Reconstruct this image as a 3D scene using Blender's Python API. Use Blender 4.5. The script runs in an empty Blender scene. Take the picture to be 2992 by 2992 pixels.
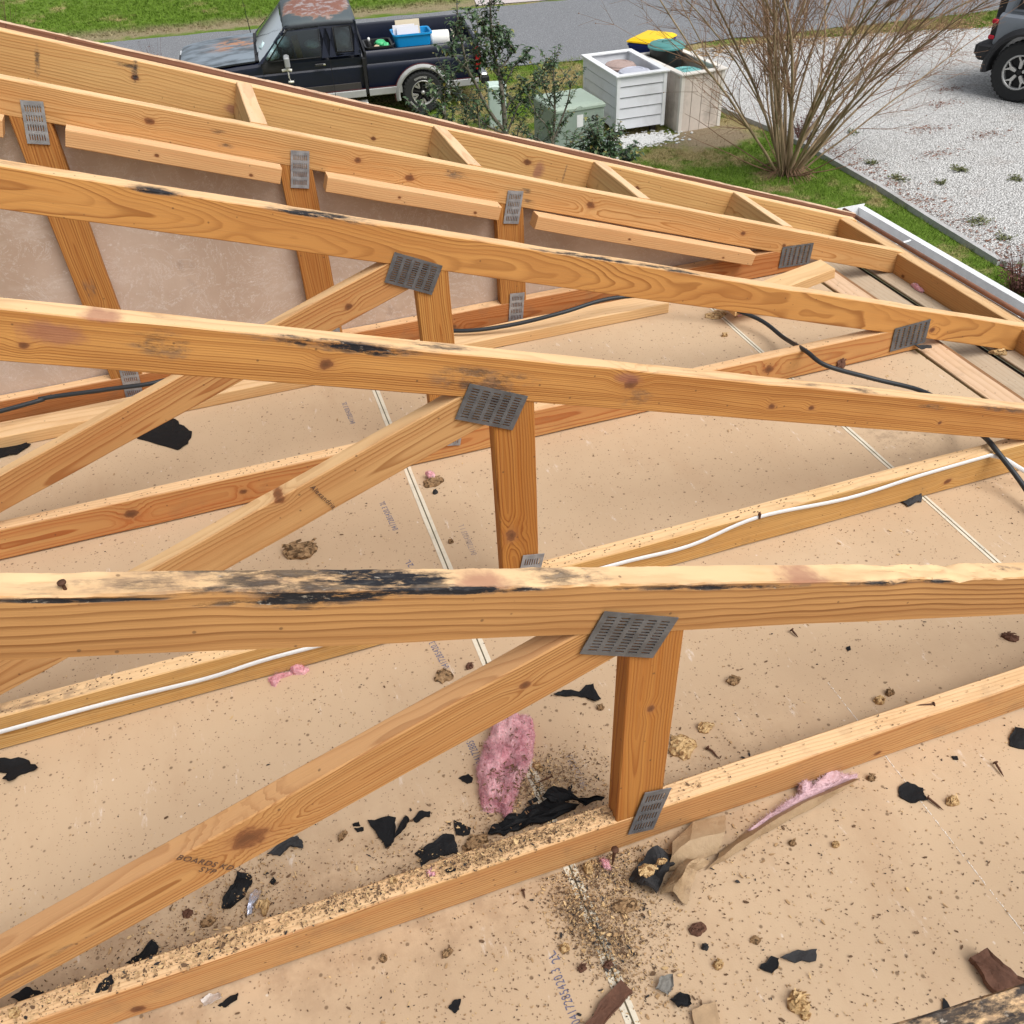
import bpy, bmesh, math, random
import numpy as np
from mathutils import Vector, Matrix, noise as mnoise
random.seed(7); rng = np.random.default_rng(7)
scene = bpy.context.scene
col = scene.collection
# ------------------------------------------------------------------ camera, sky, sun, exposure
CAM = Vector((-0.450, -0.704, 1.454)); FPX = 2555.19
CR = Matrix(((0.9469279, -0.3190153, -0.0394560), (-0.2352520, -0.6041278, -0.7613712), (0.2190526, 0.7302457, -0.6471145)))
cd = bpy.data.cameras.new('camera'); cam = bpy.data.objects.new('camera', cd); col.objects.link(cam)
m4 = Matrix((( CR[0][0], -CR[1][0], -CR[2][0], CAM.x), (CR[0][1], -CR[1][1], -CR[2][1], CAM.y), (CR[0][2], -CR[1][2], -CR[2][2], CAM.z), (0, 0, 0, 1)))
cam.matrix_world = m4
cd.sensor_width = 36; cd.sensor_height = 36; cd.lens = FPX / 2992 * 36; cd.clip_start = 0.02; cd.clip_end = 500
scene.camera = cam
SUN_EL, SUN_AZ = math.radians(56), math.radians(146)      # azimuth clockwise from +Y
world = bpy.data.worlds.new('World'); scene.world = world; world.use_nodes = True
wn, wl = world.node_tree.nodes, world.node_tree.links
bg = wn['Background']; sky = wn.new('ShaderNodeTexSky'); sky.sky_type = 'NISHITA'; sky.sun_disc = False
sky.sun_elevation = SUN_EL; sky.sun_rotation = SUN_AZ; sky.dust_density = 4; sky.air_density = 1
hs = wn.new('ShaderNodeHueSaturation'); hs.inputs['Saturation'].default_value = 0.22
wl.new(sky.outputs[0], hs.inputs['Color']); wl.new(hs.outputs[0], bg.inputs['Color']); bg.inputs['Strength'].default_value = 0.085
sd = bpy.data.lights.new('sun', 'SUN'); sd.energy = 1.5; sd.angle = math.radians(40); sd.color = (1, 0.97, 0.93)
so = bpy.data.objects.new('sun', sd); col.objects.link(so)
sv = Vector((math.sin(SUN_AZ) * math.cos(SUN_EL), math.cos(SUN_AZ) * math.cos(SUN_EL), math.sin(SUN_EL)))
so.rotation_euler = sv.to_track_quat('Z', 'Y').to_euler()
scene.view_settings.view_transform = 'Standard'; scene.view_settings.look = 'None'; scene.view_settings.gamma = 1
scene.view_settings.exposure = 0.84

# ------------------------------------------------------------------ measuring helpers
def ray(u, v):
    q = Vector(((u - 1496) / FPX, (v - 1496) / FPX, 1)); return CR.transposed() @ q
def at_z(u, v, z):
    d = ray(u, v); return CAM + d * ((z - CAM.z) / d.z)
def at_y(u, v, y):
    d = ray(u, v); return CAM + d * ((y - CAM.y) / d.y)
KC = {'4': (0, 2200, 1.7564), '5': (1000, 1900, 1.769), '6': (1900, 1700, 1.4954), '7': (900, 2000, 2.1467), 'a': (0, 600, 1.932),
      '2': (900, 1050, 1.932), '3': (0, 1400, 1.7564), 'r': (1900, 500, 1.769), 'd': (0, 0, 0.64572)}
def K(k, x, y): o = KC[k]; return (o[0] + x / o[2], o[1] + y / o[2])
G = -3.3
# ------------------------------------------------------------------ object helpers
def tag(o, label=None, cat=None, group=None, kind=None):
    if label: o['label'] = label
    if cat: o['category'] = cat
    if group: o['group'] = group
    if kind: o['kind'] = kind
    return o
def empty(name, loc, label=None, cat=None, group=None, rz=0):
    o = bpy.data.objects.new(name, None); col.objects.link(o); o.location = loc; o.rotation_euler[2] = rz; o.empty_display_size = .1
    return tag(o, label, cat, group)
def mk(name, vs, fs, mat=None, parent=None, smooth=False, loc=None, mw=None, mats=None, mi=None, local=False):
    me = bpy.data.meshes.new(name); me.from_pydata([tuple(v) for v in vs], [], [tuple(f) for f in fs]); me.update()
    for m in (mats or ([mat] if mat else [])): me.materials.append(m)
    if mi is not None: me.polygons.foreach_set('material_index', mi)
    if smooth: me.polygons.foreach_set('use_smooth', [True] * len(me.polygons))
    o = bpy.data.objects.new(name, me); col.objects.link(o)
    if mw is not None: o.matrix_world = mw
    elif loc is not None: o.location = loc
    if parent is not None:
        o.parent = parent
        if not local: o.matrix_parent_inverse = parent_mat(parent).inverted()
    return o
def parent_mat(p):
    m = Matrix.LocRotScale(p.location, p.rotation_euler, p.scale)
    return parent_mat(p.parent) @ p.matrix_parent_inverse @ m if p.parent else m
class MB:
    def __init__(s): s.v = []; s.f = []
    def add(s, vs, fs):
        b = len(s.v); s.v += [tuple(v) for v in vs]; s.f += [tuple(i + b for i in f) for f in fs]; return s
    def box(s, x0, x1, y0, y1, z0, z1, rot=None):
        vs = [Vector((x, y, z)) for x in (x0, x1) for y in (y0, y1) for z in (z0, z1)]
        if rot is not None: vs = [rot @ v for v in vs]
        return s.add(vs, [(0, 1, 3, 2), (4, 6, 7, 5), (0, 4, 5, 1), (2, 3, 7, 6), (0, 2, 6, 4), (1, 5, 7, 3)])
    def rbox(s, x0, x1, y0, y1, z0, z1, r=.01, rot=None):
        pts = []
        for cx, cy, a0 in ((x1 - r, y1 - r, 0), (x0 + r, y1 - r, 90), (x0 + r, y0 + r, 180), (x1 - r, y0 + r, 270)):
            for k in range(4): a = math.radians(a0 + k * 30); pts.append((cx + r * math.cos(a), cy + r * math.sin(a)))
        lay = []
        for z, ins in ((z0, r * .7), (z0 + r * .7, 0), (z1 - r * .7, 0), (z1, r * .7)):
            mx, my = (x0 + x1) / 2, (y0 + y1) / 2
            kx = 1 - ins / max(1e-6, (x1 - x0) / 2); ky = 1 - ins / max(1e-6, (y1 - y0) / 2)
            lay.append([Vector((mx + (x - mx) * kx, my + (y - my) * ky, z)) for x, y in pts])
        return s.loft([[rot @ v for v in l] if rot is not None else l for l in lay])
    def loft(s, rings, closed=True, caps=True):
        b = len(s.v); n = len(rings[0])
        for r in rings: s.v += [tuple(v) for v in r]
        for i in range(len(rings) - 1):
            for j in range(n if closed else n - 1):
                k = (j + 1) % n
                s.f.append((b + i * n + j, b + i * n + k, b + (i + 1) * n + k, b + (i + 1) * n + j))
        if caps and closed:
            s.f.append(tuple(b + j for j in range(n))[::-1]); s.f.append(tuple(b + (len(rings) - 1) * n + j for j in range(n)))
        return s
    def tube(s, pts, rad, n=6, caps=True):
        pts = [Vector(p) for p in pts]; rings = []
        up = Vector((0, 0, 1))
        for i, p in enumerate(pts):
            t = (pts[min(i + 1, len(pts) - 1)] - pts[max(i - 1, 0)]).normalized()
            a = t.cross(up)
            if a.length < .1: a = t.cross(Vector((1, 0, 0)))
            a.normalize(); b = t.cross(a)
            r = rad[i] if hasattr(rad, '__len__') else rad
            rings.append([p + (a * math.cos(q) + b * math.sin(q)) * r for q in (2 * math.pi * k / n for k in range(n))])
        return s.loft(rings, True, caps)
    def lathe(s, prof, n=24, axis='z', c=(0, 0, 0), ax=1, ay=1, caps=True):
        rings = []
        for r, h in prof:
            ring = []
            for k in range(n):
                a = 2 * math.pi * k / n; x, y = r * math.cos(a) * ax, r * math.sin(a) * ay
                ring.append(Vector((x, y, h) if axis == 'z' else (x, h, y)) + Vector(c))
            rings.append(ring)
        return s.loft(rings, True, caps)
    def build(s, name, mat, parent=None, smooth=False, **k): return mk(name, s.v, s.f, mat, parent, smooth, **k)
def bevel(o, w=.004, seg=2, ang=35):
    bm = bmesh.new(); bm.from_mesh(o.data)
    es = [e for e in bm.edges if len(e.link_faces) == 2 and e.calc_face_angle(0) > math.radians(ang)]
    bmesh.ops.bevel(bm, geom=es, offset=w, segments=seg, affect='EDGES', clamp_overlap=True)
    bm.to_mesh(o.data); bm.free(); return o
def smooth_by(o, ang=40):
    o.data.polygons.foreach_set('use_smooth', [True] * len(o.data.polygons))
    bm = bmesh.new(); bm.from_mesh(o.data)
    for e in bm.edges:
        if len(e.link_faces) != 2 or e.calc_face_angle(0) > math.radians(ang): e.smooth = False
    bm.to_mesh(o.data); bm.free(); return o
def recalc(o):
    bm = bmesh.new(); bm.from_mesh(o.data); bmesh.ops.recalc_face_normals(bm, faces=bm.faces); bm.to_mesh(o.data); bm.free(); return o
# ------------------------------------------------------------------ materials
class NT:
    def __init__(s, name, rough=.7, spec=.3, metal=0):
        s.m = bpy.data.materials.new(name); s.m.use_nodes = True; s.t = s.m.node_tree; s.n = s.t.nodes; s.l = s.t.links
        s.b = s.n['Principled BSDF']; s.b.inputs['Roughness'].default_value = rough; s.b.inputs['Metallic'].default_value = metal
        s.b.inputs['Specular IOR Level'].default_value = spec
        s.tc = s.n.new('ShaderNodeTexCoord')
    def set(s, inp, v):
        if isinstance(v, bpy.types.NodeSocket): s.l.new(v, inp)
        elif v is not None: inp.default_value = v
    def math(s, op, a, b=None, c=None, clamp=False):
        n = s.n.new('ShaderNodeMath'); n.operation = op; n.use_clamp = clamp
        for i, v in enumerate((a, b, c)):
            if v is not None: s.set(n.inputs[i], v)
        return n.outputs[0]
    def vmath(s, op, a, b=None):
        n = s.n.new('ShaderNodeVectorMath'); n.operation = op; s.set(n.inputs[0], a)
        if b is not None:
            if op == 'SCALE': s.set(n.inputs[3], b)
            else: s.set(n.inputs[1], b)
        return n.outputs['Value'] if op in ('LENGTH', 'DOT_PRODUCT', 'DISTANCE') else n.outputs[0]
    def noise(s, vec, scale=5, detail=2, rough=.5, out=0, dist=0):
        n = s.n.new('ShaderNodeTexNoise'); s.set(n.inputs['Vector'], vec); n.inputs['Scale'].default_value = scale
        n.inputs['Detail'].default_value = detail; n.inputs['Roughness'].default_value = rough; n.inputs['Distortion'].default_value = dist
        return n.outputs[out]
    def voro(s, vec, scale=5, feat='F1', out='Distance', rnd=1):
        n = s.n.new('ShaderNodeTexVoronoi'); n.feature = feat; s.set(n.inputs['Vector'], vec); n.inputs['Scale'].default_value = scale
        n.inputs['Randomness'].default_value = rnd
        return n.outputs[out]
    def ramp(s, fac, stops, interp='LINEAR'):
        n = s.n.new('ShaderNodeValToRGB'); s.l.new(fac, n.inputs[0]); cr = n.color_ramp; cr.interpolation = interp
        while len(cr.elements) < len(stops): cr.elements.new(.5)
        for e, (p, c) in zip(cr.elements, stops):
            e.position = p; e.color = (c, c, c, 1) if not hasattr(c, '__len__') else (*c[:3], 1)
        return n.outputs[0]
    def sstep(s, v, a, b, lo=0, hi=1):
        n = s.n.new('ShaderNodeMapRange'); n.interpolation_type = 'SMOOTHSTEP'; s.set(n.inputs[0], v)
        n.inputs[1].default_value = a; n.inputs[2].default_value = b; n.inputs[3].default_value = lo; n.inputs[4].default_value = hi
        return n.outputs[0]
    def mix(s, f, a, b, mode='MIX'):
        n = s.n.new('ShaderNodeMix'); n.data_type = 'RGBA'; n.blend_type = mode; s.set(n.inputs[0], f)
        for i, v in ((6, a), (7, b)): s.set(n.inputs[i], (*v, 1) if isinstance(v, tuple) and len(v) == 3 else v)
        return n.outputs[2]
    def bump(s, h, strength=.3, dist=.01):
        n = s.n.new('ShaderNodeBump'); n.inputs['Strength'].default_value = strength; n.inputs['Distance'].default_value = dist
        s.l.new(h, n.inputs['Height']); s.l.new(n.outputs[0], s.b.inputs['Normal']); return n
    def color(s, c): s.set(s.b.inputs['Base Color'], (*c, 1) if isinstance(c, tuple) and len(c) == 3 else c); return s.m
    def mapv(s, vec, loc=(0, 0, 0), scale=(1, 1, 1), rot=(0, 0, 0)):
        n = s.n.new('ShaderNodeMapping'); s.set(n.inputs[0], vec); n.inputs[1].default_value = loc; n.inputs[2].default_value = rot; n.inputs[3].default_value = scale
        return n.outputs[0]
def plain(name, c, rough=.6, var=.12, scale=30, metal=0, spec=.4, bump=0, dirt=0):
    t = NT(name, rough, spec, metal); P = t.tc.outputs['Object']
    f = t.noise(P, scale, 4, .6)
    a = tuple(x * (1 - var) for x in c); b = tuple(min(1, x * (1 + var)) for x in c)
    cc = t.mix(f, a, b)
    if dirt:
        d = t.sstep(t.noise(P, scale * .15, 5, .65), .45, .75, 0, dirt); cc = t.mix(d, cc, (.09, .075, .055))
    if bump: t.bump(f, bump, .004)
    return t.color(cc)
WC = 0
def wood(name, late=(.22, .07, .013), early=(.60, .30, .088), top=(.78, .55, .32), pith=(.03, -.07), tilt=.02, freq=230, seed=None, knots=(), stains=(), scars=(), dirt=0, warm=0, top_pale=.75, strong=1, wamp=.013):
    """softwood board: growth rings round a pith line that runs along local x, knots, stains and paler top faces, part bleached wood, part sky light put into the colour"""
    global WC; WC += 1; sd_ = seed if seed is not None else WC * 3.71
    t = NT(name, .72, .25); P = t.tc.outputs['Object']; Nn = t.tc.outputs['Normal']
    off = t.vmath('ADD', P, (sd_ * 1.7, sd_ * .63, sd_ * .31))
    sep = t.n.new('ShaderNodeSeparateXYZ'); t.l.new(P, sep.inputs[0]); X, Y, Z = sep.outputs
    w = t.noise(t.mapv(off, scale=(1.5, 4, 4)), 1.0, 3, .5, out=1)
    ws = t.n.new('ShaderNodeSeparateXYZ'); t.l.new(w, ws.inputs[0])
    yy = t.math('ADD', Y, t.math('MULTIPLY_ADD', ws.outputs[1], wamp * 2.6, -wamp * 1.3 - pith[0]))
    yy = t.math('ADD', yy, t.math('MULTIPLY', X, tilt))
    zz = t.math('ADD', Z, t.math('MULTIPLY_ADD', ws.outputs[2], wamp * 3.2, -wamp * 1.6 - pith[1]))
    r = t.math('SQRT', t.math('ADD', t.math('MULTIPLY', yy, yy), t.math('MULTIPLY', zz, zz)))
    kd = None; kdark = None; kn_ = t.noise(off, 70, 2, .5)
    for (kx, kz, kr) in knots:
        q = t.vmath('MULTIPLY', t.vmath('SUBTRACT', P, (kx, 0, kz)), (1 / (kr * 1.35), .12 / kr, 1 / kr))
        d = t.math('ADD', t.vmath('LENGTH', q), t.math('MULTIPLY_ADD', kn_, 1.1, -.55))
        f = t.math('MULTIPLY', t.sstep(d, .4, 4.2, 1, 0), kr * 1.1)
        kd = f if kd is None else t.math('ADD', kd, f)
        kdark = d if kdark is None else t.math('MINIMUM', kdark, d)
    if kd is not None: r = t.math('ADD', r, kd)
    wob = t.noise(t.mapv(off, scale=(5, 30, 30)), 1, 2, .5)
    ph = t.math('ADD', t.math('MULTIPLY', r, freq), t.math('MULTIPLY', wob, .9))
    fr = t.math('FRACT', ph)
    ring = t.ramp(fr, [(0, .04), (.5, .16), (.80, .85), (.9, 1), (1, .04)])
    wn_ = t.n.new('ShaderNodeTexWhiteNoise'); wn_.noise_dimensions = '1D'; t.l.new(t.math('FLOOR', ph), wn_.inputs['W'])
    rv = t.noise(t.mapv(off, scale=(.6, 14, 14)), 1, 1)          # some rings faint, others strong
    ring = t.math('MULTIPLY', ring, t.math('MULTIPLY', t.sstep(rv, .3, .7, .6 * strong, 1.1 * strong), t.math('MULTIPLY_ADD', wn_.outputs['Value'], .9, .45)), clamp=True)
    fib = t.noise(t.mapv(off, scale=(9, 420, 420)), 1, 2, .6)
    big = t.noise(t.mapv(off, scale=(2.2, 9, 9)), 1, 3, .55)
    if True:
        g_ = t.n.new('ShaderNodeTexNoise'); g_.noise_dimensions = '1D'; t.l.new(t.math('MULTIPLY', ph, .27), g_.inputs['W']); g_.inputs['Scale'].default_value = 1; g_.inputs['Detail'].default_value = 2
        grp = g_.outputs[0]
    c = t.mix(ring, early, late)
    c = t.mix(t.sstep(grp, .48, .68, 0, .42), c, (late[0] * 1.35, late[1] * 1.4, late[2] * 1.5))
    c = t.mix(t.sstep(big, .3, .75, 0, .38), c, (late[0] * 1.25, late[1] * 1.15, late[2] * 1.05))
    c = t.mix(t.math('MULTIPLY', t.sstep(fib, .35, .7), .16), c, (.30, .16, .07))
    if top is not None:
        ns = t.n.new('ShaderNodeSeparateXYZ'); t.l.new(Nn, ns.inputs[0])
        patch = t.sstep(t.noise(t.mapv(off, scale=(6, 25, 25)), 1, 4, .6), .25, .55, .6, 1)
        tf = t.math('MULTIPLY', t.math('MULTIPLY', t.sstep(ns.outputs[2], .55, .9), top_pale), patch)  # upward faces paler: bleached wood, with some sky light painted into the colour
        c = t.mix(tf, c, t.mix(t.math('MULTIPLY', ring, .45), top, (top[0] * .72, top[1] * .62, top[2] * .5)))
    if kdark is not None:
        c = t.mix(t.sstep(kdark, .75, 1.15, 1, 0), c, t.mix(t.sstep(kdark, .1, .95), (.045, .016, .009), t.mix(t.math('FRACT', t.math('MULTIPLY', kdark, 4)), (.12, .04, .018), (.22, .085, .03))))
        c = t.mix(t.math('MULTIPLY', t.sstep(kdark, .95, 2.0, 1, 0), .35), c, (.33, .14, .055))
    mot = t.noise(t.mapv(off, scale=(22, 70, 70)), 1, 5, .7)
    for (sx, sz, rx, rz) in scars:
        d = t.math('ADD', t.vmath('LENGTH', t.vmath('MULTIPLY', t.vmath('SUBTRACT', P, (sx, 0, sz)), (1 / rx, .2 / rz, 1 / rz))), t.math('MULTIPLY_ADD', t.noise(off, 40, 4, .6), 1.0, -.5))
        c = t.mix(t.sstep(d, .35, 1.0, .7, 0), c, t.mix(mot, (.36, .17, .12), (.22, .07, .05)))
    smk = None
    for st in stains:
        sx, sy, sz, rx, ry, rz, stg = st
        q = t.vmath('MULTIPLY', t.vmath('SUBTRACT', P, (sx, sy, sz)), (1 / rx, 1 / ry, 1 / rz))
        wv = t.noise(t.mapv(off, scale=(7, 60, 60)), 1, 4, .6)
        d = t.math('ADD', t.vmath('LENGTH', q), t.math('MULTIPLY_ADD', wv, 1.5, -.75))
        f = t.sstep(d, .25, 1.05, stg, 0)
        smk = f if smk is None else t.math('MAXIMUM', smk, f)
    if smk is not None:
        c = t.mix(t.math('MULTIPLY', t.sstep(smk, .02, .5), t.sstep(t.noise(t.mapv(off, scale=(30, 45, 45)), 1, 5, .7), .42, .62, 0, .55)), c, (.17, .115, .085))
        smk = t.math('MULTIPLY', smk, t.sstep(t.math('ADD', mot, t.math('MULTIPLY', smk, .20)), .54, .74, .03, 1))
        c = t.mix(smk, c, t.mix(t.sstep(mot, .55, .75), (.016, .016, .020), (.095, .088, .085)))
        c = t.mix(t.math('MULTIPLY', t.sstep(smk, .15, .6), t.sstep(t.noise(t.mapv(off, scale=(60, 120, 120)), 1, 4, .75), .60, .70, 0, .7)), c, (.40, .35, .29))
    specks = t.voro(t.vmath('MULTIPLY', off, (1, 1, 1)), 55, out='Distance')
    scol = t.voro(off, 55, out='Color'); sc = t.n.new('ShaderNodeSeparateColor'); t.l.new(scol, sc.inputs[0])
    sp = t.math('MULTIPLY', t.sstep(specks, .08, .16, 1, 0), t.math('GREATER_THAN', sc.outputs[0], .86 - dirt * .3))
    c = t.mix(t.math('MULTIPLY', sp, .6), c, (.07, .04, .025))
    if dirt:
        dn = t.sstep(t.noise(off, 14, 5, .7), .5, .72, 0, dirt); c = t.mix(dn, c, (.16, .11, .07))
    h = t.math('ADD', t.math('MULTIPLY', ring, .5), t.math('MULTIPLY', fib, .5))
    if smk is not None: h = t.math('SUBTRACT', h, t.math('MULTIPLY', t.math('MULTIPLY', smk, mot), 3.5))
    t.bump(h, .35, .0022)
    t.set(t.b.inputs['Roughness'], t.math('MULTIPLY_ADD', ring, -.12, .78))
    return t.color(c)
# ------------------------------------------------------------------ boards
def frame(x0, z0, x1, z1, y):
    X = Vector((x1 - x0, 0, z1 - z0)); L = X.length; X.normalize(); Y = Vector((0, 1, 0)); Z = X.cross(Y)
    return Matrix(((X.x, Y.x, Z.x, x0), (X.y, Y.y, Z.y, y), (X.z, Y.z, Z.z, z0), (0, 0, 0, 1))), L
def plank(name, mw, L, t, h, mat, parent=None, seg=None, r=.0022, wob=.0012, e0=0, e1=0, chew=0, bow=0, seed=0):
    """a sawn board: local x along the length, y thickness 0..t, z height 0..h; eased edges, slight wobble, chewed top where rotten"""
    n = seg or max(4, int(L / (.007 if chew > .01 else .035))); rings = []
    sec = [(r, 0), (t - r, 0), (t, r), (t, h - r), (t - r, h), (t * .82, h), (t * .66, h), (t * .5, h), (t * .34, h), (t * .18, h), (r, h), (0, h - r), (0, h * .5), (0, r)] if chew > .01 else [(r, 0), (t - r, 0), (t, r), (t, h - r), (t - r, h), (t * .5, h), (r, h), (0, h - r), (0, h * .5), (0, r)]
    for i in range(n + 1):
        u = i / n; x = u * L; ring = []
        for (y, z) in sec:
            nn = mnoise.noise_vector(Vector((x * 6 + seed * 9.1, y * 30, z * 12 + seed)))
            top_ = z / h; dz = nn.z * wob * 1.5; dy = nn.y * wob
            if chew and top_ > .95: dz -= (abs(mnoise.noise(Vector((x * 22 + seed, y * 60, 3)))) + .35 * abs(mnoise.noise(Vector((x * 90 + seed, y * 160, 8))))) * chew * max(0, mnoise.noise(Vector((x * 3 + seed, 7, 1))) + .35)
            if chew > .01 and top_ > .95 and y < r * 2: dy += max(0, mnoise.noise(Vector((x * 9 + seed, 3, 1)))) * chew * .5
            sh = (e0 * (1 - u) + e1 * u) * top_
            ring.append(Vector((x + sh, y + dy + bow * 4 * u * (1 - u), z + dz)))
        rings.append(ring)
    m = MB(); m.loft(rings)
    o = mk(name, m.v, m.f, mat, parent, mw=mw); recalc(o); smooth_by(o, 28)
    return o
def tooth_plate(name, corner, ux, uz, w, h, cols, rows, mat, parent, y, vertical_slots=True, sw=.30, sl=.70):
    """pressed nail plate with real punched slots; corner = (x, z), ux/uz unit vectors in the plane y"""
    T = .0016; m = MB(); ux = Vector((ux[0], 0, ux[1])); uz = Vector((uz[0], 0, uz[1])); o0 = Vector((corner[0], y, corner[1]))
    xs, zs = [0], [0]
    mg = .006; cw = (w - 2 * mg) / cols; ch = (h - 2 * mg) / rows
    fx = (.28, .72) if vertical_slots else (.14, .80); fz = (.12, .82) if vertical_slots else (.22, .72)
    for i in range(cols): xs += [mg + cw * (i + fx[0]), mg + cw * (i + fx[1])]
    for j in range(rows): zs += [mg + ch * (j + fz[0]), mg + ch * (j + fz[1])]
    xs.append(w); zs.append(h)
    P = lambda x, z, d: o0 + ux * x + uz * z + Vector((0, -d, 0))
    nx, nz = len(xs), len(zs)
    vs = [P(x, z, d) for d in (T, 0.0002) for z in zs for x in xs]; N = nx * nz; fs = []
    hole = lambda i, j: i % 2 == 1 and j % 2 == 1 and i < nx - 1 and j < nz - 1
    for j in range(nz - 1):
        for i in range(nx - 1):
            a = j * nx + i; q = (a, a + 1, a + 1 + nx, a + nx)
            if not hole(i, j):
                fs.append(q); 
                for di, dj, e in ((-1, 0, (a + nx, a)), (1, 0, (a + 1, a + 1 + nx)), (0, -1, (a, a + 1)), (0, 1, (a + 1 + nx, a + nx))):
                    ii, jj = i + di, j + dj
                    if ii < 0 or jj < 0 or ii >= nx - 1 or jj >= nz - 1 or hole(ii, jj): fs.append((e[1], e[0], e[0] + N, e[1] + N))
            else:   # little bent tooth left at one end of every slot
                zc = zs[j + 1]; x0, x1 = xs[i], xs[i + 1]; xm = (x0 + x1) / 2
                b = len(vs); vs += [P(x0, zc, T), P(x1, zc, T), P(xm, zc - (zs[j + 1] - zs[j]) * .35, -.0015)]; fs.append((b, b + 1, b + 2))
    vs = [(v.x + random.uniform(-1, 1) * 1e-4, v.y + random.uniform(-1, 1) * 2e-4, v.z) for v in vs]
    return mk(name, vs, fs, mat, parent, mw=Matrix.Identity(4))
# ------------------------------------------------------------------ palette
def steel(name='dull_steel', k=1):
    t = NT(name, .45, .4, .55); P = t.tc.outputs['Object']
    f = t.noise(P, 60, 4, .6); g = t.voro(P, 45, out='Distance')
    c = t.mix(f, (.085 * k, .09 * k, .10 * k), (.17 * k, .175 * k, .185 * k)); c = t.mix(t.sstep(g, .3, .7, 0, .25), c, (.27 * k, .28 * k, .30 * k))
    c = t.mix(t.sstep(t.noise(P, 16, 5, .7), .66, .8, 0, .35), c, (.20, .15, .11))
    t.set(t.b.inputs['Roughness'], t.math('MULTIPLY_ADD', f, .3, .35)); return t.color(c)
STEEL = steel(); STEELB = steel('bright_galvanised_steel', 2.3)
TAR = plain('tar_paper', (.007, .0075, .009), .7, .4, 60, spec=.22, bump=.4)
TARG = plain('grey_tar_paper', (.028, .028, .030), .8, .6, 45, bump=.5)
def chipmat(name, c1, c2, c3):
    t = NT(name, .8, .2); P = t.tc.outputs['Object']
    v = t.voro(P, 160, out='Color'); s = t.n.new('ShaderNodeSeparateColor'); t.l.new(v, s.inputs[0])
    c = t.mix(s.outputs[0], c1, c2); c = t.mix(t.math('GREATER_THAN', s.outputs[1], .78), c, c3)
    c = t.mix(t.sstep(t.noise(P, 90, 3), .5, .7, 0, .5), c, (c1[0] * .4, c1[1] * .35, c1[2] * .3)); t.bump(s.outputs[2], .5, .003)
    return t.color(c)
OSB = chipmat('strand_board', (.42, .27, .12), (.62, .44, .23), (.25, .14, .06))
OSBD = chipmat('dark_strand_board', (.20, .12, .06), (.36, .23, .12), (.10, .06, .03))
BARK = plain('brown_weathered_wood', (.11, .05, .03), .85, .5, 80, bump=.6)
RUST = plain('rusty_nail', (.10, .045, .025), .8, .5, 200, metal=.3)
BLK = plain('black_cable_sheath', (.02, .024, .028), .5, .25, 80)
WHT = plain('white_cable_sheath', (.68, .69, .69), .45, .05, 40, dirt=.12)
# ------------------------------------------------------------------ ceiling (gypsum boards seen from above)
def drywall():
    t = NT('gypsum_board_back', .82, .2); P = t.tc.outputs['Object']
    big = t.noise(P, 1.6, 4, .55); c = t.mix(t.sstep(big, .3, .7), (.475, .34, .218), (.54, .397, .26))
    c = t.mix(t.sstep(t.noise(P, 7, 5, .65), .5, .8, 0, .35), c, (.46, .32, .205))
    # scuffs of white gypsum, stretched along the sheets
    sc = t.noise(t.mapv(P, scale=(34, 9, 1)), 1, 6, .75); c = t.mix(t.sstep(sc, .60, .74, 0, .55), c, (.78, .72, .66))
    ws = t.voro(t.mapv(P, scale=(1, .8, 1)), 26, out='Distance'); wc = t.n.new('ShaderNodeSeparateColor'); t.l.new(t.voro(t.mapv(P, scale=(1, .8, 1)), 26, out='Color'), wc.inputs[0])
    c = t.mix(t.math('MULTIPLY', t.sstep(t.math('ADD', ws, t.math('MULTIPLY', t.noise(P, 220, 3, .7), .16)), .10, .16, .6, 0), t.math('GREATER_THAN', wc.outputs[0], .72)), c, (.72, .66, .58))
    dl = t.sstep(t.noise(t.mapv(P, scale=(2.5, .9, 1)), 1.7, 6, .7), .52, .72, 0, .30); c = t.mix(dl, c, (.40, .255, .15))
    # brown dust drifted round the near bottom chord
    s3 = t.n.new('ShaderNodeSeparateXYZ'); t.l.new(P, s3.inputs[0])
    dd_ = t.math('MULTIPLY', t.math('MULTIPLY', t.sstep(t.math('ABSOLUTE', t.math('SUBTRACT', s3.outputs[1], .05)), .02, .26, 1, 0), t.sstep(s3.outputs[0], -.05, .45, 1, .25)), t.sstep(t.noise(P, 11, 5, .7), .36, .66))
    c = t.mix(t.math('MULTIPLY', dd_, .55), c, (.25, .155, .09))
    # old water stain with an edge
    q = t.vmath('SUBTRACT', P, (1.16, .93, 0)); d = t.math('ADD', t.vmath('LENGTH', t.vmath('MULTIPLY', q, (1, .8, 1))), t.math('MULTIPLY_ADD', t.noise(P, 9, 4, .6), .3, -.15))
    c = t.mix(t.math('MULTIPLY', t.sstep(d, .0, .22, .5, 0), t.sstep(t.noise(P, 28, 5, .7), .45, .65)), c, (.20, .14, .09))
    # fine dark specks
    for s_, th, a in ((110, .84, .8), (60, .88, .75), (190, .70, .6)):
        vv = t.vmath('ADD', P, (s_ * .01, 0, 0)); dd = t.voro(vv, s_, out='Distance'); cc = t.n.new('ShaderNodeSeparateColor'); t.l.new(t.voro(vv, s_, out='Color'), cc.inputs[0])
        c = t.mix(t.math('MULTIPLY', t.sstep(dd, .12, .26, a, 0), t.math('GREATER_THAN', cc.outputs[1], th)), c, (.13, .08, .045))
    t.bump(t.math('ADD', big, t.math('MULTIPLY', t.noise(P, 300, 2), .03)), .25, .02)
    return t.color(c)
DRY = drywall()
X_L, X_R, Y_N, Y_F = -4.6, 1.487, -2.4, 1.905
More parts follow.
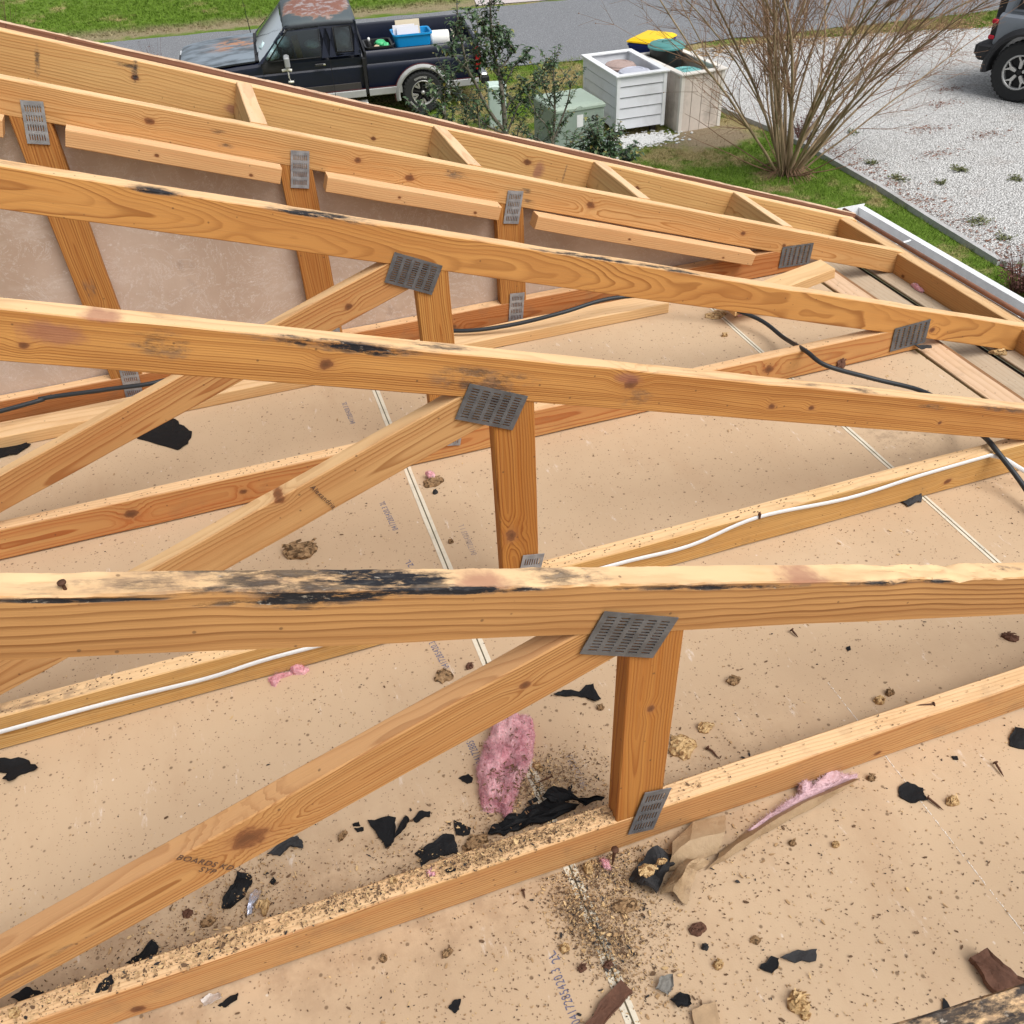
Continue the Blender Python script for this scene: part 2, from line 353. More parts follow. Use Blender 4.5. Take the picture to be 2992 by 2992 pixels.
def sheet(x0, x1, y0, y1, nx, ny, z, amp):
    vs = []; fs = []
    for j in range(ny + 1):
        for i in range(nx + 1):
            x = x0 + (x1 - x0) * i / nx; y = y0 + (y1 - y0) * j / ny
            vs.append((x, y, z + amp * mnoise.noise(Vector((x * 1.3, y * 1.3, 5)))))
    for j in range(ny):
        for i in range(nx): a = j * (nx + 1) + i; fs.append((a, a + 1, a + nx + 2, a + nx + 1))
    return vs, fs
v_, f_ = sheet(X_L, X_R, Y_N, Y_F, 60, 50, 0, 0)
b_ = len(v_); v_ += [(X_L, Y_N, -.0127), (X_R, Y_N, -.0127), (X_R, Y_F, -.0127), (X_L, Y_F, -.0127)]; f_ += [(b_, b_ + 3, b_ + 2, b_ + 1)]
ceil = mk('ceiling', v_, f_, DRY); tag(ceil, kind='structure')
TAPE = plain('white_sheet_edge', (.66, .60, .48), .8, .12, 120, dirt=.3); GAP = plain('dark_gap', (.12, .10, .06), .9)
def seam(xc, w, y0, y1, label):
    rnd = random.Random(xc); m = MB(); n = 60
    for sgn in (-1, 1):
        vs = []; fs = []
        for i in range(n + 1):
            y = y0 + (y1 - y0) * i / n; a = .0016; b = w + rnd.uniform(-.0012, .0012)
            vs += [(xc + sgn * a, y, .0012), (xc + sgn * b, y, .0012), (xc + sgn * a, y, -.001), (xc + sgn * b, y, -.001)]
            if i: k = 4 * (i - 1); fs += [(k, k + 1, k + 5, k + 4), (k + 1, k + 3, k + 7, k + 5), (k + 2, k, k + 4, k + 6)]
        m.add(vs, fs)
    o = m.build('seam_edge', TAPE, ceil); o['label'] = label; recalc(o)
    g = MB(); g.box(xc - .0018, xc + .0018, y0, y1, -.003, .0005); g.build('seam_gap', GAP, ceil)
seam(-.168, .0105, -2.3, 1.9, 'white paper edges of the middle ceiling seam')
seam(1.040, .0085, -2.3, 1.9, 'white paper edges of the ceiling seam nearest the eave')
seam(-1.385, .0105, -2.3, 1.9, 'white paper edges of the far left ceiling seam')
m = MB(); rnd = random.Random(3)
for i in range(330):
    y = -1.0 + i * .0036; q = rnd.uniform(-.0004, .0004)
    if rnd.random() < .8 and mnoise.noise(Vector((y * 9, 1, 1))) > -.25: m.box(.4744 + q, .4744 + q + rnd.uniform(.0006, .0020), y, y + rnd.uniform(.002, .005), .0002, .0007)
m.build('chalk_line', plain('white_scratch', (.72, .66, .58), .9), ceil)
# printed numbers on the back paper (a 5x3 dot font, drawn as thin ink strokes)
INK = plain('blue_black_ink', (.12, .125, .20), .8, .5, 300); INKF = plain('faint_ink', (.30, .24, .22), .8, .3, 300)
def text_curve(name, s, size, mw, mat, parent, extrude=.0001, bold=.0):
    cu = bpy.data.curves.new(name, 'FONT'); cu.body = s; cu.size = size; cu.extrude = extrude; cu.offset = bold; cu.align_x = 'LEFT'
    cu.space_character = 1.12
    tmp = bpy.data.objects.new(name, cu); col.objects.link(tmp); dg = bpy.context.evaluated_depsgraph_get()
    me = bpy.data.meshes.new_from_object(tmp.evaluated_get(dg)); bpy.data.objects.remove(tmp); bpy.data.curves.remove(cu)
    me.materials.clear(); me.materials.append(mat)
    o = bpy.data.objects.new(name, me); col.objects.link(o); o.matrix_world = mw
    if parent is not None: o.parent = parent; o.matrix_parent_inverse = parent_mat(parent).inverted()
    return o
def print_code(u0, v0, u1, v1, s, mat, size=.021):
    a = at_z(u0, v0, 0); b = at_z(u1, v1, 0); d = (b - a); L = d.length; d.normalize(); n = Vector((-d.y, d.x, 0))
    mw = Matrix(((d.x, n.x * 1, 0, a.x), (d.y, n.y * 1, 0, a.y), (0, 0, 1, .0006), (0, 0, 0, 1)))
    o = text_curve('printed_code', s, size, mw, mat, ceil, bold=.0)
    w = max(v.co.x for v in o.data.vertices); k = L / w
    for v in o.data.vertices: v.co.x *= k
    return o
print_code(*K('2', 510, 960), *K('2', 430, 800), '0417285420.3 2L', INK)
print_code(*K('2', 800, 1739), *K('2', 715, 1590), '0417285420.3', INK)
print_code(*K('2', 268, 360), *K('2', 215, 240), '0417285420.3 2L', INK)
print_code(*K('2', 955, 1100), *K('2', 878, 930), '04172864203 1 L', INKF)
print_code(*K('7', 1100, 485), *K('7', 1035, 350), '04172885', INK)
print_code(*K('7', 1755, 640), *K('7', 1655, 440), '0417285420.3', INKF)
print_code(*K('5', 1235, 1925), *K('5', 1120, 1640), '0417285420.3', INK)
print_code(*K('5', 1130, 1600), *K('5', 1095, 1550), '2L', INK)
print_code(*K('2', 600, 1165), *K('2', 572, 1130), '2L', INK)
# ------------------------------------------------------------------ trusses
SL = 1 / 3; HB = .5422; CH = .089; TK = .038
YS = {0: -.572, 1: 0.0, 2: .61, 3: 1.22, 4: 1.858}
ca, sa = math.cos(math.atan(SL)), math.sin(math.atan(SL))
WVERT = [wood('web_wood_a', late=(.25, .08, .014), early=(.46, .205, .048), top=None, pith=(.012, .055), freq=210, tilt=.03, wamp=.014, knots=[(.30, .04, .006)]),
         wood('web_wood_b', late=(.24, .075, .012), early=(.46, .20, .044), top=None, pith=(.008, .06), freq=190, tilt=.01, wamp=.016, knots=[(.14, .06, .012)]),
         wood('web_wood_c', late=(.25, .08, .014), early=(.52, .26, .07), top=None, pith=(.016, .03), freq=200, tilt=.05, wamp=.012)]
def chord(root, name, k, xa, xb, mat, chew=0, seed=0, bow=0, dz=0, h=.0865):
    mw, L = frame(xa, HB - SL * xa + dz, xb, HB - SL * xb + dz, YS[k])
    return plank(name, mw, L, TK, h, mat, root, chew=chew, seed=seed, bow=bow, e0=0, e1=h * SL)
def bottom(root, k, xa, xb, mat, seed=0, chew=0):
    mw, L = frame(xa, .0045, xb, .0045, YS[k]); return plank('bottom_chord', mw, L, TK, .089, mat, root, seed=seed, chew=chew)
TOPX0 = -2.2
def xl(x): return (x - TOPX0) / ca      # local x on a top chord for a world x
def truss(k, label, tmat, bmat, vmat, dmat, chew=0, x_end=1.90, diag=None):
    r = empty('roof_truss', (0, YS[k], 0), label, 'roof truss', 'roof trusses across the ceiling')
    chord(r, 'top_chord', k, TOPX0, x_end, tmat, chew, seed=k * 5.3, bow=.0)
    bottom(r, k, -2.6, 1.50, bmat, seed=k * 3.1)
    y = YS[k] + .001
    # vertical web: local x up
    mw = Matrix(((0, 0, -1, 0), (0, 1, 0, y), (1, 0, 0, .085), (0, 0, 0, 1)))
    plank('vertical_web', mw, .47, TK - .002, .083, vmat, r, seed=k, wob=.0008)
    (xa, za), (xb, zb) = diag
    mw, L = frame(xa, za, xb, zb, y + .0007); plank('diagonal_web', mw, L, TK - .0034, .084, dmat, r, seed=k * 2.2, e1=-.02)
    u = Vector((.108, -.053)).normalized(); n = Vector((-u.y, u.x))
    yp = YS[k] - .0022
    tooth_plate('truss_plate', (-.157, .562 if k == 1 else .548), u, n, .122, .076, 5, 12, STEEL, r, yp, vertical_slots=False)
    u = Vector((.126, .006)).normalized(); n = Vector((-u.y, u.x))
    tooth_plate('truss_plate', (1.384, .020), u, n, .128, .082, 6, 9, STEEL, r, yp)
    u = Vector((.046, -.010)).normalized(); n = Vector((-u.y, u.x))
    tooth_plate('truss_plate', (-.062, .048), u, n, .050, .118, 7, 4, STEELB if k > 1 else steel('mid_steel', 1.4), r, yp)
    return r
D1 = ((-1.33, .060), (-.072, .5362)); D2 = ((-1.33, .058), (-.068, .5282)); D3 = ((-1.33, .077), (-.066, .5289))
tm1 = wood('top_chord_near_wood', freq=85, pith=(.03, -.05), tilt=.012, late=(.20, .08, .022), early=(.52, .28, .105), wamp=.018, seed=11,
           knots=[(xl(.71), .035, .007)],
           stains=[(xl(-.54), .012, .0865, .24, .05, .010, .85), (xl(-.49), -.002, .076, .15, .012, .017, 1.3), (xl(-.42), .02, .088, .12, .035, .012, 1.15), (xl(-.33), -.001, .082, .22, .009, .008, 1.2), (xl(-.20), .02, .088, .10, .05, .006, .7), (xl(.0), -.001, .079, .28, .008, .008, 1.0), (xl(-.72), -.001, .080, .14, .008, .005, 1.15), (xl(-.915), .018, .088, .06, .03, .006, .95), (xl(-.86), 0, .080, .05, .010, .011, .9), (xl(-.07), .015, .089, .05, .012, .004, .9), (xl(-1.06), .02, .089, .03, .015, .004, .6),
                   (xl(.35), -.001, .080, .22, .008, .006, 1.0), (xl(.55), .02, .089, .10, .02, .004, .8), (xl(.72), -.001, .08, .14, .008, .006, .9), (xl(.95), .02, .089, .10, .02, .003, .7)],
           scars=[(xl(-.30), .088, .05, .010), (xl(.16), .088, .06, .010)])
tm2 = wood('top_chord_second_wood', freq=230, pith=(.012, -.045), tilt=.008, wamp=.012, seed=23, scars=[(xl(-.765), .055, .055, .024), (xl(-.70), .087, .04, .010), (xl(.17), .07, .04, .016)],
           knots=[(xl(-.80), .03, .006), (xl(-.38), .042, .009), (xl(.18), .06, .012), (xl(.52), .035, .007), (xl(.62), .04, .006), (xl(1.0), .03, .005)],
           stains=[(xl(-.35), .0, .080, .17, .02, .014, 1.15), (xl(-.62), .0, .05, .06, .01, .028, .55), (xl(-.1), .0, .04, .14, .012, .035, .6), (xl(-.20), .02, .088, .12, .02, .004, .9), (xl(.30), .02, .089, .10, .02, .004, .7), (xl(.60), .02, .089, .12, .02, .004, .8), (xl(-.62), .02, .089, .08, .02, .004, .8), (xl(.75), .015, .089, .06, .02, .006, .8), (xl(.95), .0, .07, .05, .01, .01, .6), (xl(.2), .0, .03, .05, .01, .03, .35), (xl(1.15), 0, .08, .2, .02, .01, .5)])
tm3 = wood('top_chord_third_wood', freq=240, pith=(.030, .035), tilt=-.035, wamp=.026, seed=37, late=(.30, .12, .03),
           stains=[(xl(-.62), .0, .084, .08, .03, .009, 1.1), (xl(-.30), .01, .086, .16, .03, .01, 1.1), (xl(.33), .01, .088, .2, .03, .008, 1.05), (xl(.60), .01, .088, .2, .03, .006, 1.0), (xl(-.85), .02, .089, .06, .02, .004, .7), (xl(.95), .02, .089, .15, .02, .004, .7), (xl(.05), .01, .09, .15, .02, .004, .5)],
           knots=[(xl(1.52), .03, .008)])
tm4 = wood('top_chord_gable_wood', freq=170, pith=(.03, .02), tilt=.012, wamp=.022, seed=41, early=(.60, .35, .145), late=(.36, .165, .05),
           knots=[(xl(-.62), .05, .009), (xl(-.10), .05, .008), (xl(.05), .028, .01), (xl(.62), .045, .011), (xl(1.2), .045, .008), (xl(1.38), .03, .006)],
           stains=[(xl(-.46), .0, .055, .03, .01, .012, .6), (xl(-.44), .0, .025, .03, .01, .01, .6), (xl(.18), .0, .06, .05, .01, .02, .6), (xl(.40), .0, .05, .03, .01, .016, .6), (xl(.42), .0, .02, .03, .01, .012, .6), (xl(-.35), .02, .089, .2, .02, .003, .5)])
bm1 = wood('bottom_chord_near_wood', freq=150, pith=(.025, .10), early=(.58, .34, .14), late=(.34, .14, .045), tilt=.02, dirt=.25, seed=51, knots=[(1.72, .02, .009), (3.05, .02, .006)])
bm2 = wood('bottom_chord_second_wood', freq=190, pith=(.02, .045), early=(.60, .37, .14), late=(.36, .18, .045), dirt=.2, seed=57, tilt=.004, knots=[(3.7, .03, .008)], stains=[(1.55, .02, .09, .25, .03, .003, .5)])
bm3 = wood('bottom_chord_third_wood', freq=150, pith=(.015, .045), tilt=.02, early=(.54, .29, .105), late=(.34, .11, .03), seed=63, dirt=.15, knots=[(1.35, .045, .012), (1.72, .05, .013), (3.55, .05, .013), (2.0, .04, .008)])
bm4 = wood('bottom_chord_gable_wood', freq=180, pith=(.03, .04), early=(.45, .20, .07), late=(.28, .085, .02), seed=67, knots=[(2.75, .04, .009)], dirt=.3)
dm = [wood('diagonal_near_wood', freq=190, pith=(.035, .042), tilt=.03, early=(.53, .29, .11), late=(.29, .12, .035), top=(.52, .30, .15), top_pale=.6, seed=71, knots=[(.765, .046, .020), (1.19, .045, .007)], stains=[(.35, 0, .03, .25, .01, .012, .35)], wamp=.018),
      wood('diagonal_second_wood', freq=150, pith=(.045, .03), early=(.56, .325, .135), late=(.33, .15, .05), top=(.66, .45, .24), seed=73, knots=[(.92, .080, .008)], tilt=.025, wamp=.014),
      wood('diagonal_third_wood', freq=130, pith=(.04, .02), early=(.54, .30, .115), late=(.33, .13, .04), top=(.66, .45, .24), seed=79, knots=[(1.16, .035, .008)], tilt=.03, wamp=.016)]
bpy.context.view_layer.update()
t1 = truss(1, 'nearest full truss, its top edge rotted black, crossing the middle of the picture', tm1, bm1, WVERT[0], dm[0], chew=.012, diag=D1)
t2 = truss(2, 'second truss from the camera, with a white cable stapled along its bottom chord', tm2, bm2, WVERT[1], dm[1], chew=.004, diag=D2)
t3 = truss(3, 'third truss from the camera, heel plate beside the black cable, plain bottom chord', tm3, bm3, WVERT[2], dm[2], chew=.005, diag=D3)
# stamps on lumber
STAMP = plain('grade_stamp_ink', (.09, .05, .035), .8, .4, 300)
def stamp(u, v, y, s, size, ang, parent, mat=STAMP, mirror=False):
    p = at_y(u, v, y); a = math.radians(ang); X = Vector((math.cos(a), 0, math.sin(a))); Z = Vector((-math.sin(a), 0, math.cos(a)))
    if mirror: Z = -Z; 
    N = X.cross(Z)
    mw = Matrix(((X.x, Z.x, N.x, p.x), (X.y, Z.y, N.y, p.y), (X.z, Z.z, N.z, p.z), (0, 0, 0, 1)))
    return text_curve('grade_stamp', s, size, mw, mat, parent, extrude=.0002)
stamp(*K('4', 900, 545), -.0002, 'BOARDS KD-15\n         SYP', .0145, -50, t1)
stamp(*K('2', 10, 725), .61 - .0005, 'Alexandria', .014, -62, t2)
# --- near truss corner (only the rotten end of its top chord shows, bottom right)
t0 = empty('roof_truss', (0, YS[0], 0), 'rotten blackened truss corner at the bottom right, right below the camera', 'roof truss', 'roof trusses across the ceiling')
chord(t0, 'top_chord', 0, -1.0, 1.9, wood('top_chord_corner_wood', seed=83, stains=[(1.0 / ca, .02, .086, .5, .06, .03, .95), (.9, .02, .09, .3, .04, .02, .9)], dirt=.5, freq=120), chew=.02, seed=2)
mw, L = frame(.62, .001, 1.5, .001, YS[0]); plank('bottom_chord', mw, L, TK, .089, bm1, t0, seed=4)
# --- gable truss
t4 = empty('gable_truss', (0, YS[4], 0), 'gable end truss with flat studs and shiny brown backing, last full truss before the overhang', 'gable truss')
chord(t4, 'top_chord', 4, TOPX0, 1.90, tm4, .003, seed=8)
bottom(t4, 4, -2.6, 1.5, bm4, seed=9)
for i, x in enumerate((-1.525, -.925, -.305, .318)):
    top = HB - SL * (x + .045) + .02
    mw = Matrix(((0, 0, -1, x + .0905), (0, 1, 0, YS[4] + .0011), (1, 0, 0, .085), (0, 0, 0, 1)))
    lean = 0
    kn = [[], [(.10 + .085, .05, .014)], [(.33, .02, .008), (.40, .07, .007)], []][i]
    plank('stud', mw, top - .085, TK - .0022, .0905, wood('stud_wood', seed=90 + i, late=(.22, .07, .013), early=(.47, .225, .06), top=None, pith=(.01, .05), freq=170, knots=kn, stains=[(.30, 0, .05, .05, .01, .03, .4)] if i == 1 else ()), t4, seed=i)
    zt = HB - SL * (x + .045)
    u = Vector((1, -.2)).normalized(); n = Vector((-u.y, u.x))
    tooth_plate('truss_plate', (x + .02, zt - .052), u, n, .051, .102, 7, 4, STEELB, t4, YS[4] - .0022)
    u = Vector((1, -.1)).normalized(); n = Vector((-u.y, u.x))
    tooth_plate('truss_plate', (x + .022, .024), u, n, .051, .104, 7, 4, STEELB, t4, YS[4] - .0022)
u = Vector((.126, -.006)).normalized(); n = Vector((-u.y, u.x))
tooth_plate('truss_plate', (1.380, .027), u, n, .129, .080, 6, 9, STEEL, t4, YS[4] - .0022)
# slightly protruding nailing blocks under the gable top chord
for xa, za, xb, zb, lb in ((-.815, .775, -.315, .605, 'upper left nailing block, between the first two flat studs'), (-.195, .566, .308, .400, 'middle nailing block, with a chipped end, between two flat studs'),
                           (.425, .352, 1.232, .083, 'longest nailing block, running from the last stud down to the heel plate'), (-1.40, .970, -.945, .815, 'nailing block cut by the left edge of the photo')):
    o_ = empty('nailing_block', ((xa + xb) / 2, 1.81, (za + zb) / 2), lb, 'wood block', 'blocks under the gable top chord')
    mw, L = frame(xa, za, xb, zb, 1.808); plank('board', mw, L, .048, .043, wood('block_wood', seed=100 + xa * 7, freq=180, pith=(.01, .06), early=(.62, .38, .18), late=(.44, .22, .09), top=(.68, .45, .26), knots=[(L * .4, .02, .004), (L * .85, .012, .004)]), o_, seed=xa)
# --- shiny film-covered sheathing behind the gable studs
def film():
    t = NT('plastic_filmed_sheathing', .33, .5); P = t.tc.outputs['Object']
    b = t.noise(P, 2.2, 5, .6); c = t.mix(t.sstep(b, .3, .7), (.40, .295, .225), (.52, .41, .335))
    c = t.mix(t.sstep(t.noise(t.mapv(P, scale=(3, 1, 9)), 1.5, 5, .7), .5, .8, 0, .35), c, (.66, .60, .55))
    sp = t.voro(P, 70, out='Distance'); c = t.mix(t.sstep(t.noise(P, 45, 5, .8), .58, .72, 0, .6), c, (.70, .66, .64)); cr_ = t.noise(P, 7, 6, .75, dist=2.5); c = t.mix(t.sstep(t.math('ABSOLUTE', t.math('SUBTRACT', cr_, .5)), .0, .012, .4, 0), c, (.72, .69, .67))
    c = t.mix(t.sstep(t.noise(P, 6, 4, .6), .62, .75, 0, .35), c, (.12, .08, .06))
    t.set(t.b.inputs['Roughness'], t.math('MULTIPLY_ADD', t.noise(P, 12, 3), .35, .22))
    w = t.noise(t.mapv(P, scale=(5, 1, 5)), 2, 5, .6); t.bump(w, .22, .010)
    return t.color(c)
vs = []; fs = []; nx = 80
for i in range(nx + 1):
    x = -2.3 + (1.42 + 2.3) * i / nx; zt = HB - SL * x + .05
    for j in range(13): vs.append((x, 1.8985 + .003 * mnoise.noise(Vector((x * 5, j * .7, 2))), max(.0, zt * j / 12)))
    if i:
        for j in range(12): a = (i - 1) * 13 + j; fs.append((a, a + 13, a + 14, a + 1))
nv = len(vs); vs += [(x, y + .02, z) for x, y, z in vs]; fs += [tuple(reversed([q + nv for q in f])) for f in fs]
o = mk('gable_sheathing', vs, fs, film(), smooth=True); tag(o, 'brown sheathing under shiny clear plastic film, behind the flat studs of the gable end', 'sheathing')
# --- long flat board lying on the ceiling next to the gable bottom chord
fb = empty('loose_board', (0, 1.78, 0), 'long flat board lying on the ceiling against the foot of the gable end truss', 'board')
mw, L = frame(-2.3, .0015, .885, .0015, 1.745); plank('board', mw, L, .088, .0385, wood('flat_board_wood', seed=121, early=(.66, .44, .22), late=(.50, .28, .11), top=(.72, .51, .30), freq=120, knots=[(2.0, .02, .004), (2.15, .02, .004)]), fb, seed=6)
def boardp(name, A, B, w, h, mat, parent, side=None, **k):
    """board whose lower front edge runs A->B; width w goes sideways (away from the camera), height h up"""
    A, B = Vector(A), Vector(B); X = (B - A); L = X.length; X.normalize(); Y = Vector((0, 0, 1)).cross(X).normalized() if side is None else side; Z = X.cross(Y).normalized()
    mw = Matrix(((X.x, Y.x, Z.x, A.x), (X.y, Y.y, Z.y, A.y), (X.z, Y.z, Z.z, A.z), (0, 0, 0, 1)))
    return plank(name, mw, L, w, h, mat, parent, **k)
o_ = empty('loose_block', (1.1, 1.62, .04), 'short sawn block lying askew across the heel of the gable truss', 'wood block')
boardp('board', (1.04, 1.572, .040), (1.42, 1.590, .096), .082, .037, wood('loose_block_wood', seed=131, early=(.68, .45, .22), late=(.54, .31, .13), top=(.72, .50, .27), freq=110), o_)
# --- wall plate, soffit and sub-fascia along the eave
EAVE0, EAVE1 = -2.4, 1.905
pl = empty('wall_plate', (1.545, 0, 0), 'pale wall plate running along the eave under the truss heels', 'wall plate')
boardp('board', (1.588, EAVE0, -.037), (1.588, EAVE1 + .05, -.037), .085, .036, wood('plate_wood', seed=141, early=(.62, .42, .25), late=(.50, .30, .15), top=(.62, .44, .30), freq=60, dirt=.2), pl)
m = MB(); m.box(1.4875, 1.594, EAVE0, EAVE1 + .05, -.075, -.0375); m.box(1.591, 1.6045, EAVE0, EAVE1 + .05, -.075, -.006); m.build('side_strip', wood('plate_gap_wood', seed=142, early=(.25, .13, .06), late=(.13, .06, .03), top=(.28, .15, .07), freq=90), pl)
sf = empty('soffit', (1.75, 0, -.1), 'weathered grey brown soffit boards with a dark vent strip between them', 'soffit')
sofm = wood('soffit_wood', seed=145, early=(.40, .31, .22), late=(.30, .22, .14), top=(.46, .37, .27), freq=70, dirt=.3, top_pale=.9)
boardp('soffit_board', (1.812, EAVE0, -.100), (1.812, 2.33, -.100), .205, .010, sofm, sf, wob=.0005)
boardp('soffit_board', (1.905, EAVE0, -.100), (1.905, 2.33, -.100), .066, .010, sofm, sf, wob=.0005, seed=3)
m = MB(); m.box(1.812, 1.839, EAVE0, 2.33, -.108, -.104)
for k in range(3): m.box(1.815 + k * .009, 1.8165 + k * .009, EAVE0, 2.33, -.104, -.098)
m.build('vent_strip', plain('dark_bronze_vent', (.035, .022, .018), .5), sf)
sfa = empty('sub_fascia', (1.92, 0, -.05), 'sub fascia board along the eave that the rafter tails butt against', 'fascia board')
boardp('board', (1.944, EAVE0, -.130), (1.944, 2.235, -.130), .038, .118, wood('sub_fascia_wood', seed=147, early=(.58, .33, .13), late=(.42, .20, .07), top=(.66, .46, .26), freq=150, knots=[(4.2, .05, .007)]), sfa)
drip = empty('drip_edge', (2.02, 0, -.04), 'rusty brown metal strip along the outer edge of the eave, beside the gutter', 'metal strip')
RUSTY = plain('brown_painted_trim', (.26, .12, .07), .6, .35, 40, bump=.4, dirt=.5)
m = MB(); m.tube([(2.035, EAVE0, -.052), (2.035, 0, -.050), (2.037, 1.3, -.050), (2.045, 2.39, -.055)], .009, 8); m.build('rolled_edge', RUSTY, drip, True)
m = MB(); m.box(1.946, 2.034, EAVE0, 2.37, -.078, -.060); m.build('board', wood('fascia_top_wood', seed=149, early=(.52, .35, .2), late=(.38, .22, .11), top=(.55, .40, .25), freq=80, dirt=.5), drip)
m = MB(); m.box(2.018, 2.032, EAVE0, 2.37, -.24, -.079); m.build('fascia_face', plain('white_fascia_metal', (.75, .75, .74), .4), drip)
# gutter: K-style trough
gt = empty('gutter', (2.12, 0, -.15), 'white metal rain gutter with an end cap, outside the eave', 'gutter')
prof = [(2.048, -.085), (2.048, -.205), (2.125, -.205), (2.150, -.165), (2.172, -.125), (2.172, -.098), (2.190, -.098), (2.190, -.090), (2.160, -.090), (2.166, -.122), (2.142, -.160), (2.121, -.199), (2.054, -.199), (2.054, -.085)]
sag = lambda y: -.004 * math.sin(y * 1.2)
rings = [[Vector((x + .008 * (y / 2.45) + .012, y, z + sag(y))) for x, z in prof] for y in np.linspace(EAVE0, 2.46, 24)]
m = MB(); m.loft(rings); GUT = plain('white_gutter_metal', (.78, .79, .80), .35, .04, 12, spec=.5, dirt=.25)
recalc(m.build('trough', GUT, gt))
m = MB(); m.box(2.060, 2.130, EAVE0, 2.45, -.198, -.190); m.build('grit', plain('grey_grit', (.22, .215, .21), .95, .5, 40, bump=.8), gt)
m = MB(); m.add([(x + .02, 2.462, z) for x, z in [(2.048, -.080), (2.048, -.205), (2.125, -.205), (2.150, -.165), (2.172, -.125), (2.190, -.080)]] + [(x + .02, 2.466, z) for x, z in [(2.048, -.080), (2.048, -.205), (2.125, -.205), (2.150, -.165), (2.172, -.125), (2.190, -.080)]],
    [(0, 1, 2, 3, 4, 5), (11, 10, 9, 8, 7, 6)] + [(i, (i + 1) % 6, (i + 1) % 6 + 6, i + 6) for i in range(6)]); m.build('end_cap', GUT, gt)
for y in (2.1, 1.42, .75, .1, -.6):
    m = MB(); m.tube([(2.05, y, -.103), (2.12, y, -.108), (2.19, y, -.100)], .0045, 6); m.build('hanger', GUT, gt)
# --- fly rafter, lookouts and rake trim
fy = lambda x: 2.369 - (x + .958) * .0485
fr_ = empty('fly_rafter', (.5, 2.3, .3), 'outermost sloping rafter of the gable overhang, knots and brown stains on its face', 'rafter')
def skew(name, xa, xb, y_at, zb_at, t, h, mat, parent, **k):
    A = Vector((xa, y_at(xa), zb_at(xa))); B = Vector((xb, y_at(xb), zb_at(xb))); return boardp(name, A, B, t, h, mat, parent, **k)
roof = lambda x: HB + .0905 - SL * x
skew('board', -2.2, 1.95, lambda x: fy(x), lambda x: roof(x) - .137, TK, .129, wood('fly_rafter_wood', seed=151, freq=110, pith=(.02, -.03), early=(.70, .42, .165), late=(.42, .19, .06), top=(.76, .55, .33),
     knots=[(1.15, .09, .008), (1.18, .05, .006), (1.62, .08, .008), (1.93, .09, .01), (2.35, .05, .006), (2.9, .08, .011), (3.35, .07, .009), (3.95, .06, .012)],
     stains=[(1.62, 0, .10, .012, .02, .05, .9), (1.36, 0, .07, .010, .01, .06, .7), (1.60, 0, .11, .05, .02, .012, .8), (3.05, 0, .06, .006, .01, .05, .6)], scars=[(1.15, .04, .04, .03), (2.95, .06, .03, .04), (1.9, .05, .03, .02)]), fr_, seed=3)
rk = empty('rake_trim', (.5, 2.4, .3), 'splintered brown trim strip along the outer top of the gable overhang', 'trim board')
RAKE = wood('rake_trim_wood', seed=155, early=(.30, .14, .085), late=(.17, .07, .04), top=(.64, .46, .32), freq=90, dirt=.35, top_pale=.95, stains=[(x_, .01, .04, .12, .03, .01, .6) for x_ in (1.0, 1.9, 2.9, 3.6)])
skew('board', -2.2, 2.02, lambda x: fy(x) + .062, lambda x: roof(x) - .020, 0.020, .030, RAKE, rk, chew=.016, seed=5)
skew('inner_strip', -2.2, 1.99, lambda x: fy(x) + .0395, lambda x: roof(x) - .060, .022, .036, wood('rake_inner_wood', seed=156, early=(.16, .09, .06), late=(.10, .05, .035), top=(.18, .10, .07), freq=90), rk, seed=6)
skew('rake_face', -2.2, 2.02, lambda x: fy(x) + .086, lambda x: roof(x) - .200, .012, .178, plain('white_rake_metal', (.72, .72, .71), .4), rk)
for x, lb in ((-.361, 'lookout block nearest the pickup truck, split on its left face'), (.240, 'lookout block below the green utility box'), (.815, 'lookout block below the bare shrub left part'), (1.392, 'lookout block below the bare shrub, nearest the corner of the eave'), (1.9, None)):
    if lb is None: continue
    o_ = empty('lookout_block', (x, 2.1, roof(x)), lb, 'wood block', 'lookout blocks of the gable overhang')
    w = .046; zz_ = roof(x) - .094
    X = Vector((.0, 1, 0)); 
    A = Vector((x + w / 2, YS[4] + TK + .001, zz_ - SL * w / 2)); 
    boardp('board', A, A + Vector((.0, fy(x) - A.y - .001, 0)), w, .092, wood('lookout_wood', seed=160 + x * 5, freq=90, pith=(.02, .02), early=(.70, .45, .21), late=(.48, .25, .10), top=(.72, .52, .34), knots=[(.3, .03, .005)]), o_, side=Vector((-ca, 0, sa)), seed=x)
